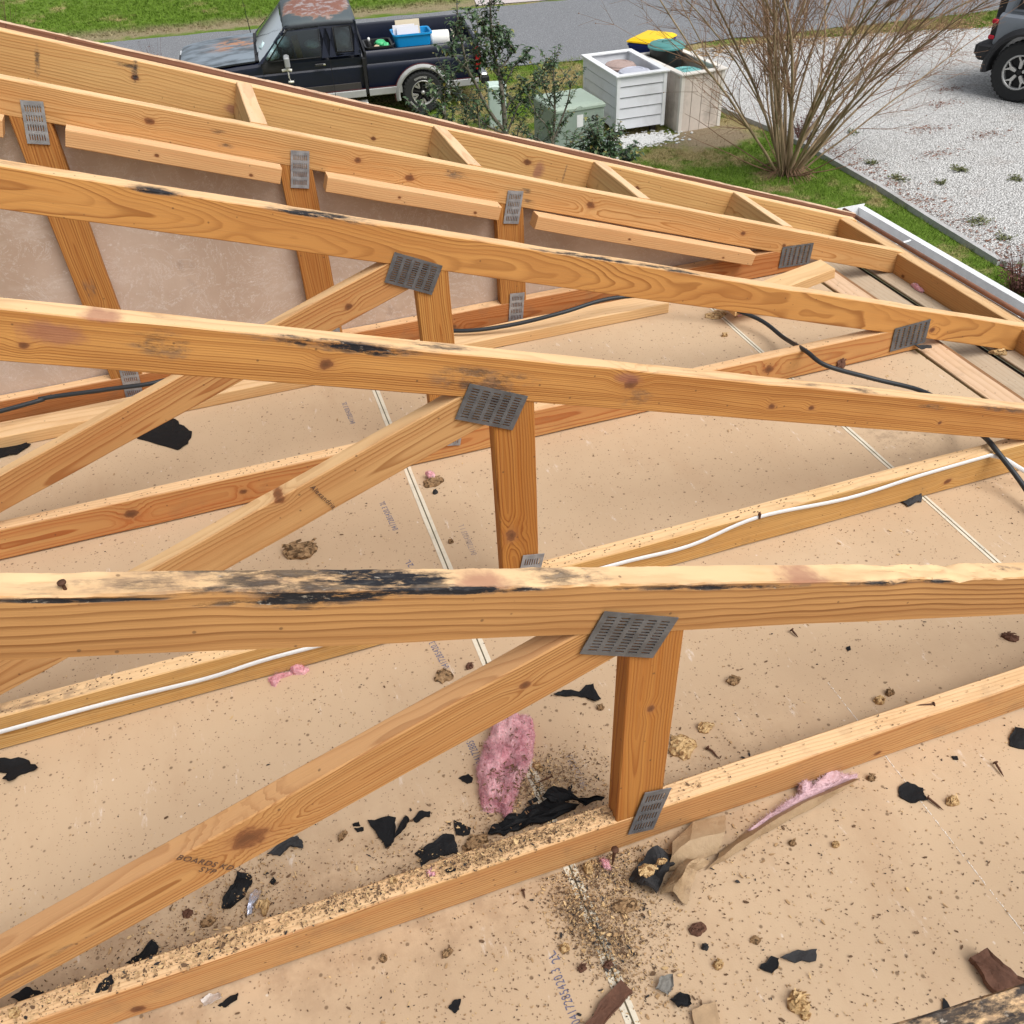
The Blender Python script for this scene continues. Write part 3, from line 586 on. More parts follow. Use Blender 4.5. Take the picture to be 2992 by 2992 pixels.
# black felt scrap lying behind the gable top chord
def blob_poly(name, pts, z, mat, label, cat, th=.0022, curl=.010, group=None, parent=None, sub=1, edge=.35, seed=0):
    """ragged flat scrap: outline on plane z, thin, gently curled, torn edge"""
    P = [at_z(*K(*q), z) if isinstance(q[0], str) else Vector(q) for q in pts]
    cx = sum(p.x for p in P) / len(P); cy = sum(p.y for p in P) / len(P)
    R = random.Random(seed + len(label) * 7); out = []
    for i, a in enumerate(P):
        b = P[(i + 1) % len(P)]; n = 4
        for k in range(n):
            q = a.lerp(b, k / n); d = (b - a); nr = Vector((-d.y, d.x, 0)).normalized() if d.length > 1e-6 else Vector((0, 0, 0))
            out.append(q + nr * R.uniform(-1, 1) * min(.006, d.length * .07) * (edge / .35) * (0 if k == 0 else 1))
    n = len(out); size = max((p - Vector((cx, cy, z))).length for p in out)
    vs = []; fs = []; lv = [1, .72, .38]
    def hz(x, y): return abs(mnoise.noise(Vector((x * 22 + seed, y * 22, seed * 1.3)))) * curl * 1.6 * min(1, size / .05)
    for s_ in (1, 0):
        for l in lv:
            for p in out:
                x = cx + (p.x - cx) * l; y = cy + (p.y - cy) * l
                vs.append((x - cx, y - cy, .0006 + hz(x, y) * (l ** 1.2 if l > .5 else .7) + th * s_))
        vs.append((0, 0, .0006 + hz(cx, cy) * .6 + th * s_))
    m_ = 3 * n + 1
    for s_, base in ((1, 0), (0, m_)):
        for l in range(2):
            for i in range(n):
                k = (i + 1) % n; q = (base + l * n + i, base + l * n + k, base + (l + 1) * n + k, base + (l + 1) * n + i); fs.append(q if s_ else q[::-1])
        for i in range(n): q = (base + 2 * n + i, base + 2 * n + (i + 1) % n, base + 3 * n); fs.append(q if s_ else q[::-1])
    for i in range(n): k = (i + 1) % n; fs.append((i, m_ + i, m_ + k, k))
    o = mk(name, vs, fs, mat, parent, smooth=False, loc=(cx, cy, z)); recalc(o)
    return tag(o, label, cat, group)
# ------------------------------------------------------------------ debris on the ceiling
def scrap(k, pts, label, z=0, mat=None, name='tar_paper_scrap', cat='tar paper', **kw):
    return blob_poly(name, [(k, x, y) for x, y in pts], z, mat or TAR, label, cat, **kw)
GS = 'torn black tar paper scraps'
S = lambda k, pts, label, z=0, **kw: scrap(k, pts, label, z, group=GS, **kw)
S('7', [(375,858),(555,850),(548,960),(525,1020),(490,1042),(478,1000)], 'black triangular tar paper scrap with its point down, left of the pink insulation', seed=1)
S('7', [(545,975),(590,870),(615,825),(640,860),(610,925),(560,965)], 'narrow curled black scrap touching the right side of the black triangle', curl=.016, seed=2)
S('7', [(655,850),(700,800),(768,800),(765,835),(740,830),(680,872)], 'small black scrap with a pale chip at its right end, above the black triangle', seed=3)
S('7', [(945,592),(1005,565),(1035,590),(1030,618),(1000,628)], 'small black arrowhead scrap just left of the pink insulation', seed=4)
S('7', [(915,855),(970,880),(1025,905),(1010,945),(930,950)], 'black shield shaped scrap below the pink insulation, left side', seed=5)
S('7', [(670,1065),(790,1010),(850,955),(915,955),(940,1030),(940,1065),(830,1085),(710,1140),(700,1090)], 'large ragged black scrap leaning on the near bottom chord, below the black triangle', seed=6, curl=.014)
S('7', [(1130,960),(1190,890),(1290,850),(1450,760),(1700,770),(1650,800),(1400,890),(1230,955)], 'longest black strip, lying along the near bottom chord below the pink insulation', seed=7, curl=.028, th=.004)
S('7', [(1470,735),(1540,690),(1640,690),(1760,740),(1860,735),(1840,755),(1740,765),(1640,735),(1520,762)], 'wavy black strip reaching from the sawdust heap to the foot of the vertical web', z=.012, seed=8, curl=.03)
S('7', [(1380,735),(1430,708),(1445,730),(1395,758)], 'tiny black flake in the sawdust right of the pink insulation', z=.006, seed=9)
S('7', [(1630,650),(1655,635),(1655,685),(1635,680)], 'tiny upright black flake above the wavy black strip', z=.004, seed=10)
S('7', [(280,880),(320,865),(330,890),(285,895)], 'upper one of two tiny black bits left of the black triangle', seed=11)
S('7', [(290,905),(350,900),(350,920),(310,930)], 'lower one of two tiny black bits left of the black triangle', seed=12)
S('7', [(860,1170),(900,1155),(930,1160),(925,1175),(870,1185)], 'small oval black flake on top of the near bottom chord', z=.0942, seed=13)
S('7', [(1540,75),(1600,40),(1700,50),(1740,15),(1790,10),(1838,100),(1800,120),(1740,85),(1640,80)], 'black scrap shaped like a tail fin under the near diagonal, below the big nail plate', seed=14)
S('4', [(-60,20),(0,35),(130,35),(205,90),(110,115),(60,160),(25,150),(50,110),(-60,90)], 'black scrap cut by the left edge of the photo, below the white cable', seed=15)
S('4', [(1375,525),(1470,465),(1530,440),(1560,470),(1560,500),(1500,490),(1440,535)], 'black scrap under the near diagonal beside its big knot', seed=16, mat=TARG)
S('4', [(1140,800),(1150,750),(1210,690),(1220,615),(1290,630),(1300,665),(1260,740),(1190,815)], 'tall black scrap covered in splinters, left of the silver foil chip', seed=17, curl=.02)
S('4', [(650,1085),(740,1030),(790,970),(820,1000),(810,1040),(700,1100)], 'crumpled black scrap between the near diagonal and bottom chord, lower left', seed=18, curl=.025)
S('4', [(60,1260),(140,1205),(220,1225),(258,1255),(150,1290)], 'black scrap lowest at the left, behind the end of the near bottom chord', seed=19)
S('4', [(490,1235),(510,1190),(575,1140),(590,1180),(550,1220)], 'black scrap on top of the near bottom chord at the lower left', z=.0942, seed=20)
S('4', [(1120,1300),(1170,1260),(1225,1235),(1220,1270),(1160,1308)], 'black scrap beside a crumpled clear bit, just under the near bottom chord', seed=21)
S('4', [(1385,670),(1405,640),(1420,660),(1405,680)], 'tiny black flake right above the silver foil chip', seed=22)
S('5', [(548,1850),(580,1810),(615,1805),(605,1860),(580,1878)], 'small black scrap alone at the bottom middle of the ceiling', seed=23)
S('5', [(1480,1195),(1530,1120),(1620,1075),(1745,1070),(1700,1140),(1660,1190),(1620,1285),(1540,1260)], 'grey black lump with wood strands on it at the end of the kraft paper', seed=24, curl=.045, th=.006, mat=TARG)
S('6', [(475,1690),(525,1640),(560,1650),(555,1695),(530,1715)], 'left one of the pair of black scraps at the lower right', seed=25)
S('6', [(565,1650),(620,1620),(728,1607),(722,1660),(600,1660)], 'right, dark grey one of the pair of scraps at the lower right', seed=26, mat=TARG)
S('6', [(1085,900),(1120,878),(1190,905),(1195,940),(1210,960),(1140,970),(1085,940)], 'ragged black scrap at the start of the thin white chalk line', seed=27)
S('6', [(1262,1905),(1280,1820),(1330,1895)], 'black spike shaped scrap beside the blackened corner at the bottom right', seed=28)
S('6', [(1565,690),(1590,640),(1650,650),(1650,735),(1570,720)], 'black scrap cut by the right edge of the photo', seed=29)
S('6', [(1315,765),(1340,765),(1345,780),(1325,780)], 'tiny black flake above the upright rusty nail at the right', seed=30)
S('6', [(85,1830),(130,1795),(170,1810),(180,1850),(120,1870)], 'crumpled black scrap beside the grey lump at the bottom', seed=31, curl=.03)
S('6', [(20,1790),(45,1740),(95,1735),(100,1780),(75,1815)], 'crumpled light grey lump at the bottom, touching a black scrap', seed=32, curl=.04, mat=plain('grey_lump', (.20, .19, .17), .9, .6, 60, bump=.7))
S('a', [(775,1320),(880,1240),(965,1205),(1040,1250),(1085,1280),(1065,1350),(1005,1385)], 'large black scrap with a scalloped edge, behind the third truss diagonal', seed=33, curl=.004)
S('a', [(-60,1290),(40,1278),(120,1320),(180,1360),(100,1410),(-60,1440)], 'large black scrap cut by the left edge, behind the third truss diagonal', seed=34, curl=.012)
S('6', [(855,290),(870,283),(876,298),(862,306)], 'tiny black flake high in the clear bay right of the vertical web', seed=35)
S('r', [(1362,905),(1450,905),(1455,915),(1400,925)], 'small grey scrap beside the heel plate of the third truss', z=.02, seed=36, mat=TARG)
S('r', [(1280,1705),(1330,1700),(1385,1665),(1400,1715),(1330,1740)], 'folded grey and brown scrap lying under the second bottom chord at the right', z=.0, seed=37, curl=.03, mat=TARG)
p_ = at_z(390 * 1.5487, 258 * 1.5487, .58)
o = mk('tar_paper_scrap', *(lambda v, f: (v, f))([(-.28, -.06, 0), (-.12, .02, .055), (-.06, .02, .050), (.0, -.02, .02), (.16, -.03, -.03), (.30, -.06, -.06), (.0, -.16, -.10), (-.28, -.06, .003), (-.12, .02, .058), (-.06, .02, .053), (.0, -.02, .023), (.16, -.03, -.027), (.30, -.06, -.057), (.0, -.16, -.097)],
    [(0, 6, 5, 4, 3, 2, 1), (7, 8, 9, 10, 11, 12, 13)] + [(i, (i + 1) % 7, (i + 1) % 7 + 7, i + 7) for i in range(7)]), TAR, loc=p_)
tag(o, 'black tar paper sticking up behind the gable top chord, between two lookout blocks', 'tar paper', GS)
# strand board chunks and brown bits
def chunk(k, x, y, r, label, mat=None, z=0, h=.010, asp=.75, seed=0, name='strand_board_chunk', cat='wood chip', ang=0.):
    c = at_z(*K(k, x, y), z); e = at_z(*K(k, x + r, y), z); R = (e - c).length; rn = random.Random(seed + x)
    n = 16; out = []
    for i in range(n):
        a = 2 * math.pi * i / n; q = R * rn.uniform(.78, 1.15); px, py = q * math.cos(a), q * asp * math.sin(a)
        out.append(Vector((px * math.cos(ang) - py * math.sin(ang), px * math.sin(ang) + py * math.cos(ang), 0)))
    vs = []; fs = []; lay = [(1, .0006), (1.0, h * .55), (.72, h), (.35, h * 1.1)]
    for l, z_ in lay:
        for i, p in enumerate(out):
            vs.append((p.x * l + rn.uniform(-1, 1) * R * .06, p.y * l + rn.uniform(-1, 1) * R * .06, z_ * (1 if l == 1 and z_ < .001 else rn.uniform(.5, 1.1))))
    for j in range(3):
        for i in range(n): fs.append((j * n + i, j * n + (i + 1) % n, (j + 1) * n + (i + 1) % n, (j + 1) * n + i))
    vs.append((0, 0, h)); fs += [(3 * n + i, 3 * n + (i + 1) % n, 4 * n) for i in range(n)]; fs.append(tuple(range(n))[::-1])
    # loose strands on it
    for _ in range(14):
        a = rn.uniform(0, 6.28); q = R * rn.uniform(0, .8); L = R * rn.uniform(.2, .5); w = L * .22; cx, cy = q * math.cos(a), q * asp * math.sin(a); b = rn.gauss(ang, .5); dx, dy = math.cos(b), math.sin(b)
        z_ = h * rn.uniform(.95, 1.2); bi = len(vs)
        vs += [(cx - dx * L - dy * w, cy - dy * L + dx * w, z_), (cx + dx * L - dy * w, cy + dy * L + dx * w, z_ + h * rn.uniform(-.3, .2)), (cx + dx * L + dy * w, cy + dy * L - dx * w, z_), (cx - dx * L + dy * w, cy - dy * L - dx * w, z_ - h * .3)]
        fs.append((bi, bi + 1, bi + 2, bi + 3))
    o = mk(name, vs, fs, mat or OSB, loc=c); recalc(o); return tag(o, label, cat, 'broken bits of strand board')
chunk('6', 365, 435, 34, 'round greyish strand board chunk alone right of the vertical web', OSBD, seed=1)
chunk('6', 138, 720, 62, 'large pale strand board chunk with a hole, right of the vertical web', seed=2, asp=1.0, h=.012)
chunk('6', 240, 640, 38, 'strand board bit just above the large pale chunk', seed=3)
chunk('6', 1000, 522, 26, 'light strand board bit left of the dark bit, above the near bottom chord', seed=4)
chunk('6', 1045, 490, 20, 'dark strand board bit above the near bottom chord, right side', OSBD, seed=5)
chunk('6', 645, 1840, 48, 'golden strand board chunk, largest at the bottom right', seed=6, h=.014, asp=1.0)
chunk('6', 675, 1895, 26, 'golden strand board bit below the golden chunk', seed=7)
chunk('6', 1320, 962, 32, 'curly strand board bit beside a rusty nail, right side', seed=8)
chunk('6', 207, 1520, 38, 'brown rotten wood chunk on the right ceiling board', BARK, seed=9)
chunk('6', 460, 1568, 26, 'flat brown chip right of the brown rotten chunk', OSBD, seed=10, h=.004)
chunk('6', 1570, 245, 36, 'dark brown chunk near the right edge, above the near bottom chord', BARK, seed=11, asp=.6, ang=-.8)
chunk('6', 298, 1677, 26, 'light splintered bit left of the pair of dark scraps', seed=12)
chunk('6', 965, 862, 20, 'small brown chip right of the tip of the kraft paper', OSBD, seed=13)
chunk('6', 620, 1145, 18, 'small grey brown chip under the kraft paper, left of two', OSBD, seed=14)
chunk('6', 808, 1152, 18, 'small tan chip under the kraft paper, right of two', seed=15)
chunk('6', 238, 1600, 18, 'small blackish bit below the brown rotten chunk', TARG, seed=16)
chunk('5', 525, 135, 48, 'tan strand board chunk left of the seam, above the near diagonal', OSBD, seed=17, asp=.9)
chunk('5', 660, 88, 22, 'dark strand board bit up right of the tan chunk', BARK, seed=18)
chunk('5', 690, 995, 74, 'wide brown bark like chunk between two black scraps', OSBD, seed=19, asp=.5, ang=.2)
chunk('5', 1460, 1325, 62, 'wide grey brown chunk below the kraft paper end', OSBD, seed=20, asp=.6)
chunk('5', 1272, 1140, 28, 'bright yellow strand board block by the seam, under the near bottom chord', seed=21, h=.022, asp=1.1)
chunk('5', 1010, 610, 34, 'yellow splinter shaped chip right of the pink insulation', seed=22, asp=.45, ang=-1.0)
chunk('5', 265, 1195, 22, 'pale chip in the sawdust on top of the near bottom chord', seed=23, z=.092)
chunk('5', 1150, 1545, 30, 'tan chunk left of the dark debris heap, bottom middle', seed=24)
chunk('5', 1240, 1648, 24, 'dark brown chunk below the dark debris heap', BARK, seed=25)
chunk('5', 545, 1570, 32, 'brown bit below the near bottom chord, left of middle', OSBD, seed=26, asp=.5, ang=.4)
chunk('5', 215, 1598, 22, 'grey brown bit left of the brown bit, under the near bottom chord', OSBD, seed=27)
chunk('5', 1375, 1635, 30, 'reddish brown chip on the torn seam', BARK, seed=28, asp=.6)
chunk('3', 1545, 378, 92, 'big shaggy tan clump between two diagonals, left of the seam', OSBD, seed=29, asp=.6, h=.02)
chunk('2', 712, 700, 64, 'half round strand board chunk right of the seam, beside a tuft of pink', OSBD, seed=30, asp=.5, h=.012)
chunk('2', 720, 757, 14, 'small round grey pebble like bit below the half round chunk', TARG, seed=31, h=.012)
chunk('2', 808, 1035, 16, 'small tan square chip right of the seam, middle bay', OSBD, seed=32)
chunk('r', 342, 745, 62, 'large flat yellow wood chip at the seam, below the third top chord', seed=33, asp=.6, h=.006)
chunk('r', 385, 853, 18, 'small yellow chip below the large flat yellow chip', seed=34, asp=.6)
chunk('r', 1795, 945, 44, 'splintered yellow chip on the soffit at the right', seed=35, asp=.35, ang=-.6, z=-.089, h=.015)
chunk('r', 975, 1015, 34, 'brown folded bit against the foot of the third bottom chord, under the black cable', BARK, seed=36, h=.03)
chunk('4', 1365, 800, 42, 'golden splinter standing beside the silver foil chip', seed=37, asp=.4, ang=1.2, h=.02)
chunk('4', 80, 1340, 30, 'pale chip on the near bottom chord at the bottom left corner', seed=38, z=.0942)
chunk('4', 965, 830, 26, 'grey brown chip left of the tall black scrap', BARK, seed=39)
chunk('4', 1070, 870, 40, 'tan chunk below the tall black scrap', OSBD, seed=40, asp=.6)
chunk('4', 1760, 430, 34, 'long brown chip right of the scrap beside the big knot', OSBD, seed=41, asp=.4, ang=.7)
chunk('5', 1335, 300, 20, 'small grey chip under the tail fin shaped black scrap', OSBD, seed=42)
chunk('5', 1575, 1140, 52, 'orange tan strand board bit stuck on the black lump at the kraft paper end', seed=60, z=.045, asp=.7, h=.010)
chunk('5', 1650, 1095, 30, 'small tan bit on the right end of the black lump', seed=61, z=.045, asp=.5, h=.008)
# silver foil chip, clear bit
FOIL = plain('foil', (.62, .64, .72), .25, .2, 60, metal=.8, bump=.6)
o = blob_poly('foil_chip', [('4', x, y) for x, y in [(1275,845),(1290,740),(1310,705),(1345,715),(1340,760),(1310,800),(1300,835)]], .006, FOIL, 'crumpled silver foil chip between a black scrap and a golden splinter', 'foil', curl=.03, seed=50)
CLR = plain('crumpled_film', (.55, .50, .46), .3, .4, 60, bump=.8)
o = blob_poly('plastic_bit', [('4', x, y) for x, y in [(1035,1275),(1080,1240),(1135,1240),(1148,1270),(1100,1300),(1050,1305)]], 0, CLR, 'crumpled clear plastic bit under the near bottom chord, left of a black scrap', 'plastic', curl=.04, seed=51)
# nails
def nail(A, B, label, r=.0022, bend=.0):
    A, B = Vector(A), Vector(B); d = (B - A).normalized(); mid = A.lerp(B, .55) + Vector((0, bend, bend * .3))
    m = MB(); m.tube([A, A.lerp(B, .3), mid, B - d * .004, B], [.0003, r * .8, r, r, r * .9], 8)
    m.tube([B - d * .0006, B + d * .0012], [r * 2.3, r * 2.2], 12)
    o = m.build('nail', RUST, None, True); return tag(o, label, 'nail', 'bent rusty nails')
nz = lambda k, x, y, z: at_z(*K(k, x, y), z)
nail(nz('6', 1125, 545, .0915), nz('6', 1238, 535, .093), 'rusty nail lying on top of the near bottom chord, right side')
nail(nz('6', 1545, 852, .003), nz('6', 1508, 790, .008), 'bent rusty nail near the right edge, above a curly wood bit', bend=.006)
nail(nz('6', 1282, 998, .003), nz('6', 1212, 942, .006), 'rusty nail pointing at the ragged black scrap by the chalk line')
nail(nz('6', 305, 775, .003), nz('6', 250, 725, .005), 'rusty nail below the large pale strand board chunk', bend=.004)
nail(nz('6', 646, 242, .003), nz('6', 618, 210, .008), 'rusty nail high in the bay right of the vertical web')
pa = at_y(*K('3', 307, 528), .006); b_ = Vector((pa.x, .012, HB - SL * pa.x + .089))
nail(b_ - Vector((0, 0, .02)), b_ + Vector((-.001, .0, .009)), 'rusty nail standing in the top edge of the nearest full truss', r=.0019)
nail(nz('5', 945, 1285, .003), nz('5', 935, 1240, .005), 'thin dark nail under the near bottom chord, left of the seam', r=.0016)
nail(nz('5', 1000, 690, .02), nz('5', 1085, 650, .03), 'blue grey sliver poking from the sawdust right of the pink insulation', r=.0018)
nail(nz('5', 1395, 1110, .0), nz('5', 1410, 1030, .05), 'dark nail leaning on the near bottom chord under the vertical web', r=.0030)
# ------------------------------------------------------------------ pink insulation
def pinkmat():
    t = NT('pink_fibre', .95, .1); P = t.tc.outputs['Object']
    n1 = t.noise(P, 38, 5, .7); c = t.mix(t.sstep(n1, .3, .7), (.56, .23, .27), (.82, .50, .53))
    c = t.mix(t.sstep(t.noise(P, 14, 3), .55, .75, 0, .6), c, (.84, .60, .60))
    sp = t.voro(P, 90, out='Distance'); c = t.mix(t.sstep(sp, .1, .2, .7, 0), c, (.25, .10, .08)); t.bump(n1, .8, .01)
    t.b.inputs['Subsurface Weight'].default_value = .3; t.b.inputs['Subsurface Radius'].default_value = (.02, .008, .008)
    return t.color(c)
PINK = pinkmat()
def fluff(k, pts, h, label, z=0, seed=0, fib=1500, name='insulation_tuft', cat='insulation'):
    P = [at_z(*K(k, x, y), z) for x, y in pts]; cx = sum(p.x for p in P) / len(P); cy = sum(p.y for p in P) / len(P)
    R = random.Random(seed); out = []
    for i, a in enumerate(P):
        b = P[(i + 1) % len(P)]
        for q in range(8): out.append(a.lerp(b, q / 8))
    n = len(out); vs = []; fs = []; L = 26
    for l in range(L + 1):
        ph = l / L * math.pi / 2; rr = math.cos(ph) ** .55; zz = math.sin(ph) ** .8
        for p in out:
            x = (p.x - cx) * rr; y = (p.y - cy) * rr; d = mnoise.fractal(Vector((x * 28, y * 28, zz * 2 + seed)), 1, 2, 5)
            w = mnoise.noise(Vector((x * 16, y * 16, seed))); zt = h * zz * (1 + .55 * w + .30 * d) if l else 0
            k_ = 1 + .07 * d + .03 * mnoise.noise(Vector((x * 90, y * 90, zz * 9)))
            f2 = mnoise.noise(Vector((x * 130, y * 130, zz * 6))) * .10 + mnoise.noise(Vector((x * 60, y * 60, 4))) * .16 if l else 0
            vs.append((x * k_, y * k_, max(0, zt + h * f2)))
    for l in range(L):
        for i in range(n): fs.append((l * n + i, l * n + (i + 1) % n, (l + 1) * n + (i + 1) % n, (l + 1) * n + i))
    base = len(vs)
    for _ in range(fib):   # loose fibres
        q = vs[R.randrange(n, n * L)]; d = Vector((R.gauss(0, 1), R.gauss(0, 1), R.gauss(.5, .8))).normalized() * R.uniform(.004, .009) * (1.5 if R.random() < .2 else 1); w = Vector((R.gauss(0, 1), R.gauss(0, 1), 0)).normalized() * .0003
        b = len(vs); q = Vector(q); vs += [q - w, q + w, q + d + Vector((0, 0, .001))]; fs.append((b, b + 1, b + 2))
    o = mk(name, vs, fs, PINK, loc=(cx, cy, z), smooth=True); return tag(o, label, cat, 'tufts of pink insulation')
fluff('7', [(1230,235),(1300,215),(1350,232),(1400,240),(1420,330),(1410,450),(1380,540),(1340,600),(1310,700),(1285,745),(1280,800),(1245,855),(1215,805),(1180,800),(1110,790),(1080,690),(1060,560),(1100,470),(1110,390),(1170,280)], .038, 'large tongue shaped tuft of pink insulation speckled with wood crumbs', seed=5, fib=15000)
fluff('3', [(1375,1030),(1430,1005),(1500,990),(1500,1005),(1440,1025),(1415,1065),(1395,1060)], .010, 'thin left tuft of pink insulation under the second bottom chord', seed=6, fib=300)
fluff('3', [(1490,985),(1520,965),(1560,965),(1590,985),(1560,1005),(1510,1005)], .014, 'round right tuft of pink insulation under the second bottom chord', seed=7, fib=300)
fluff('2', [(662,650),(690,640),(718,652),(715,668),(680,670)], .012, 'small bright pink tuft on top of the half round wood chunk', z=.012, seed=8, fib=120)
fluff('r', [(1345,590),(1370,588),(1400,605),(1425,622),(1400,628),(1370,612)], .012, 'pink tuft on the soffit beside the sub fascia', z=-.088, seed=9, fib=100)
fluff('r', [(435,735),(460,730),(480,740),(455,752)], .008, 'faint pink tuft beside the large flat yellow chip', seed=10, fib=60)
fluff('5', [(435,1165),(460,1145),(485,1150),(480,1175),(455,1185)], .010, 'pale pink tuft in the sawdust on the near bottom chord', z=.091, seed=11, fib=100)
fluff('5', [(1330,1085),(1375,1090),(1390,1140),(1350,1130)], .010, 'faint pink tuft in the heap under the near bottom chord', z=.003, seed=12, fib=150)
m = MB(); R_ = random.Random(8); ct = at_z(*K('7', 1240, 520), 0)
for _ in range(260):
    q = at_z(*K('7', 1245 + R_.gauss(0, 75) , 520 + R_.gauss(0, 150)), .036); s = R_.uniform(.0012, .0035); a = R_.uniform(0, 3.14)
    m.box(-s, s, -s * .3, s * .3, -.0006, .0006, Matrix.Rotation(a, 3, 'Z')); m.v[-8:] = [(x + q.x, y + q.y, z + q.z) for x, y, z in m.v[-8:]]
tag(m.build('wood_crumbs', plain('crumb_brown', (.16, .085, .04), .8, .5, 200)), 'wood crumbs caught on the large pink insulation tuft', 'debris', kind='stuff')
# ------------------------------------------------------------------ kraft paper with pink fringe
def kraft():
    t = NT('kraft_paper', .6, .3); P = t.tc.outputs['Object']
    n1 = t.noise(P, 12, 5, .6); c = t.mix(t.sstep(n1, .3, .7), (.30, .20, .11), (.43, .31, .19)); c = t.mix(t.sstep(t.noise(P, 30, 4, .7), .6, .75, 0, .5), c, (.16, .10, .06))
    t.bump(t.noise(P, 25, 5, .7, dist=2), .5, .006); return t.color(c)
KR = kraft()
kp = empty('kraft_paper', at_z(*K('6', 500, 1080), 0), 'torn strip of brown kraft paper with a pink fibre fringe, crumpled left end', 'kraft paper')
def ribbon(rows, mat, name, parent, th=.0012, noise_=.002, sub=4):
    """sheet through rows of control points (each row = list of vectors)"""
    rows = [[Vector(p) for p in r] for r in rows]; R = []
    for i in range(len(rows) - 1):
        for s in range(sub): R.append([a.lerp(b, s / sub) for a, b in zip(rows[i], rows[i + 1])])
    R.append(rows[-1]); m = len(R[0]); vs = []; fs = []
    R2 = []
    for r in R:
        q = []
        for j in range(m - 1):
            for s in range(sub): q.append(r[j].lerp(r[j + 1], s / sub))
        q.append(r[-1]); R2.append(q)
    w = len(R2[0])
    for r in R2:
        for p in r: vs.append(p + mnoise.noise_vector(p * 40) * noise_ + Vector((0, 0, noise_)))
    for i in range(len(R2) - 1):
        for j in range(w - 1): a = i * w + j; fs.append((a, a + 1, a + w + 1, a + w))
    n = len(vs); vs += [v - Vector((0, 0, th)) for v in vs]; fs += [tuple(reversed([q + n for q in f])) for f in fs]
    return mk(name, vs, fs, mat, parent)
kz = lambda x, y, z: at_z(*K('6', x, y), z)
ribbon([[kz(300, 1185, .004), kz(290, 1215, .022), kz(240, 1262, .002)], [kz(400, 1110, .004), kz(410, 1130, .026), kz(330, 1215, .002)], [kz(520, 1030, .004), kz(540, 1045, .030), kz(480, 1115, .002)],
        [kz(640, 965, .004), kz(660, 975, .028), kz(600, 1045, .002)], [kz(760, 915, .004), kz(780, 925, .030), kz(715, 985, .003)], [kz(885, 862, .01), kz(915, 862, .03), kz(835, 915, .022)]], KR, 'folded_strip', kp)
ribbon([[kz(100, 1140, .02), kz(90, 1200, .03), kz(70, 1270, .004)], [kz(185, 1050, .012), kz(175, 1130, .035), kz(170, 1240, .004)], [kz(330, 1020, .006), kz(328, 1095, .03), kz(290, 1190, .004)]], KR, 'leaf', kp)
ribbon([[kz(45, 1385, .003), kz(95, 1370, .02), kz(150, 1405, .003)], [kz(65, 1330, .012), kz(120, 1310, .045), kz(165, 1340, .006)], [kz(110, 1270, .02), kz(150, 1255, .055), kz(200, 1270, .006)], [kz(160, 1215, .02), kz(200, 1215, .05), kz(260, 1235, .006)]], KR, 'crumpled_end', kp, noise_=.008)
m = MB(); R_ = random.Random(4)
for _ in range(0):
    s = R_.random(); q = kz(480 + s * 420, 1035 - s * 185, 0) ; 
    if R_.random() < .45: q = kz(R_.uniform(650, 860), 900 + R_.uniform(-40, 30), 0)
    c_ = q + Vector((R_.gauss(0, .008), R_.gauss(.002, .005), R_.uniform(.002, .022))); d = Vector((R_.gauss(0, 1), R_.gauss(0, 1), R_.gauss(0, .5))).normalized() * .009; w = d.cross(Vector((0, 0, 1))).normalized() * .0004
    m.add([c_ - w, c_ + w, c_ + d], [(0, 1, 2)])
m = MB(); f_o = fluff('6', [(420,1105),(470,1070),(540,1010),(600,985),(655,950),(640,905),(660,870),(700,885),(720,905),(770,850),(800,828),(850,845),(900,850),(905,858),(860,880),(760,925),(660,975),(560,1030),(500,1065),(440,1110)], .020, 'x', seed=14, fib=2600)
f_o.name = 'pink_fringe'; f_o.parent = kp; f_o.matrix_parent_inverse = parent_mat(kp).inverted(); f_o.data.materials.clear(); f_o.data.materials.append(plain('pale_pink_fibre', (.60, .42, .46), .95, .25, 50, bump=.6))
for key in ('label', 'category', 'group'): del f_o[key]
# ------------------------------------------------------------------ strips of wood / shingle
def strip(k, pts, label, mat, h=.008, name='wood_strip', z=0, curl=.004, cat='wood strip'):
    return blob_poly(name, [(k, x, y) for x, y in pts], z, mat, label, cat, th=h, curl=curl, edge=.2, seed=len(label))
strip('5', [(1440,1715),(1500,1775),(1470,1800),(1340,1960),(1235,1960)], 'dark brown board strip crossing the bottom edge next to the seam', BARK)
strip('6', [(180,1880),(280,1840),(320,1990),(200,1990)], 'tan board end at the bottom edge, right of the seam', plain('tan_strip', (.42, .29, .17), .8, .3, 50, bump=.4))
strip('6', [(1385,1660),(1450,1630),(1520,1700),(1660,1780),(1680,1820),(1520,1835),(1450,1760),(1410,1680)], 'curved reddish brown strip above the blackened corner at the bottom right', BARK, h=.012, curl=.02)
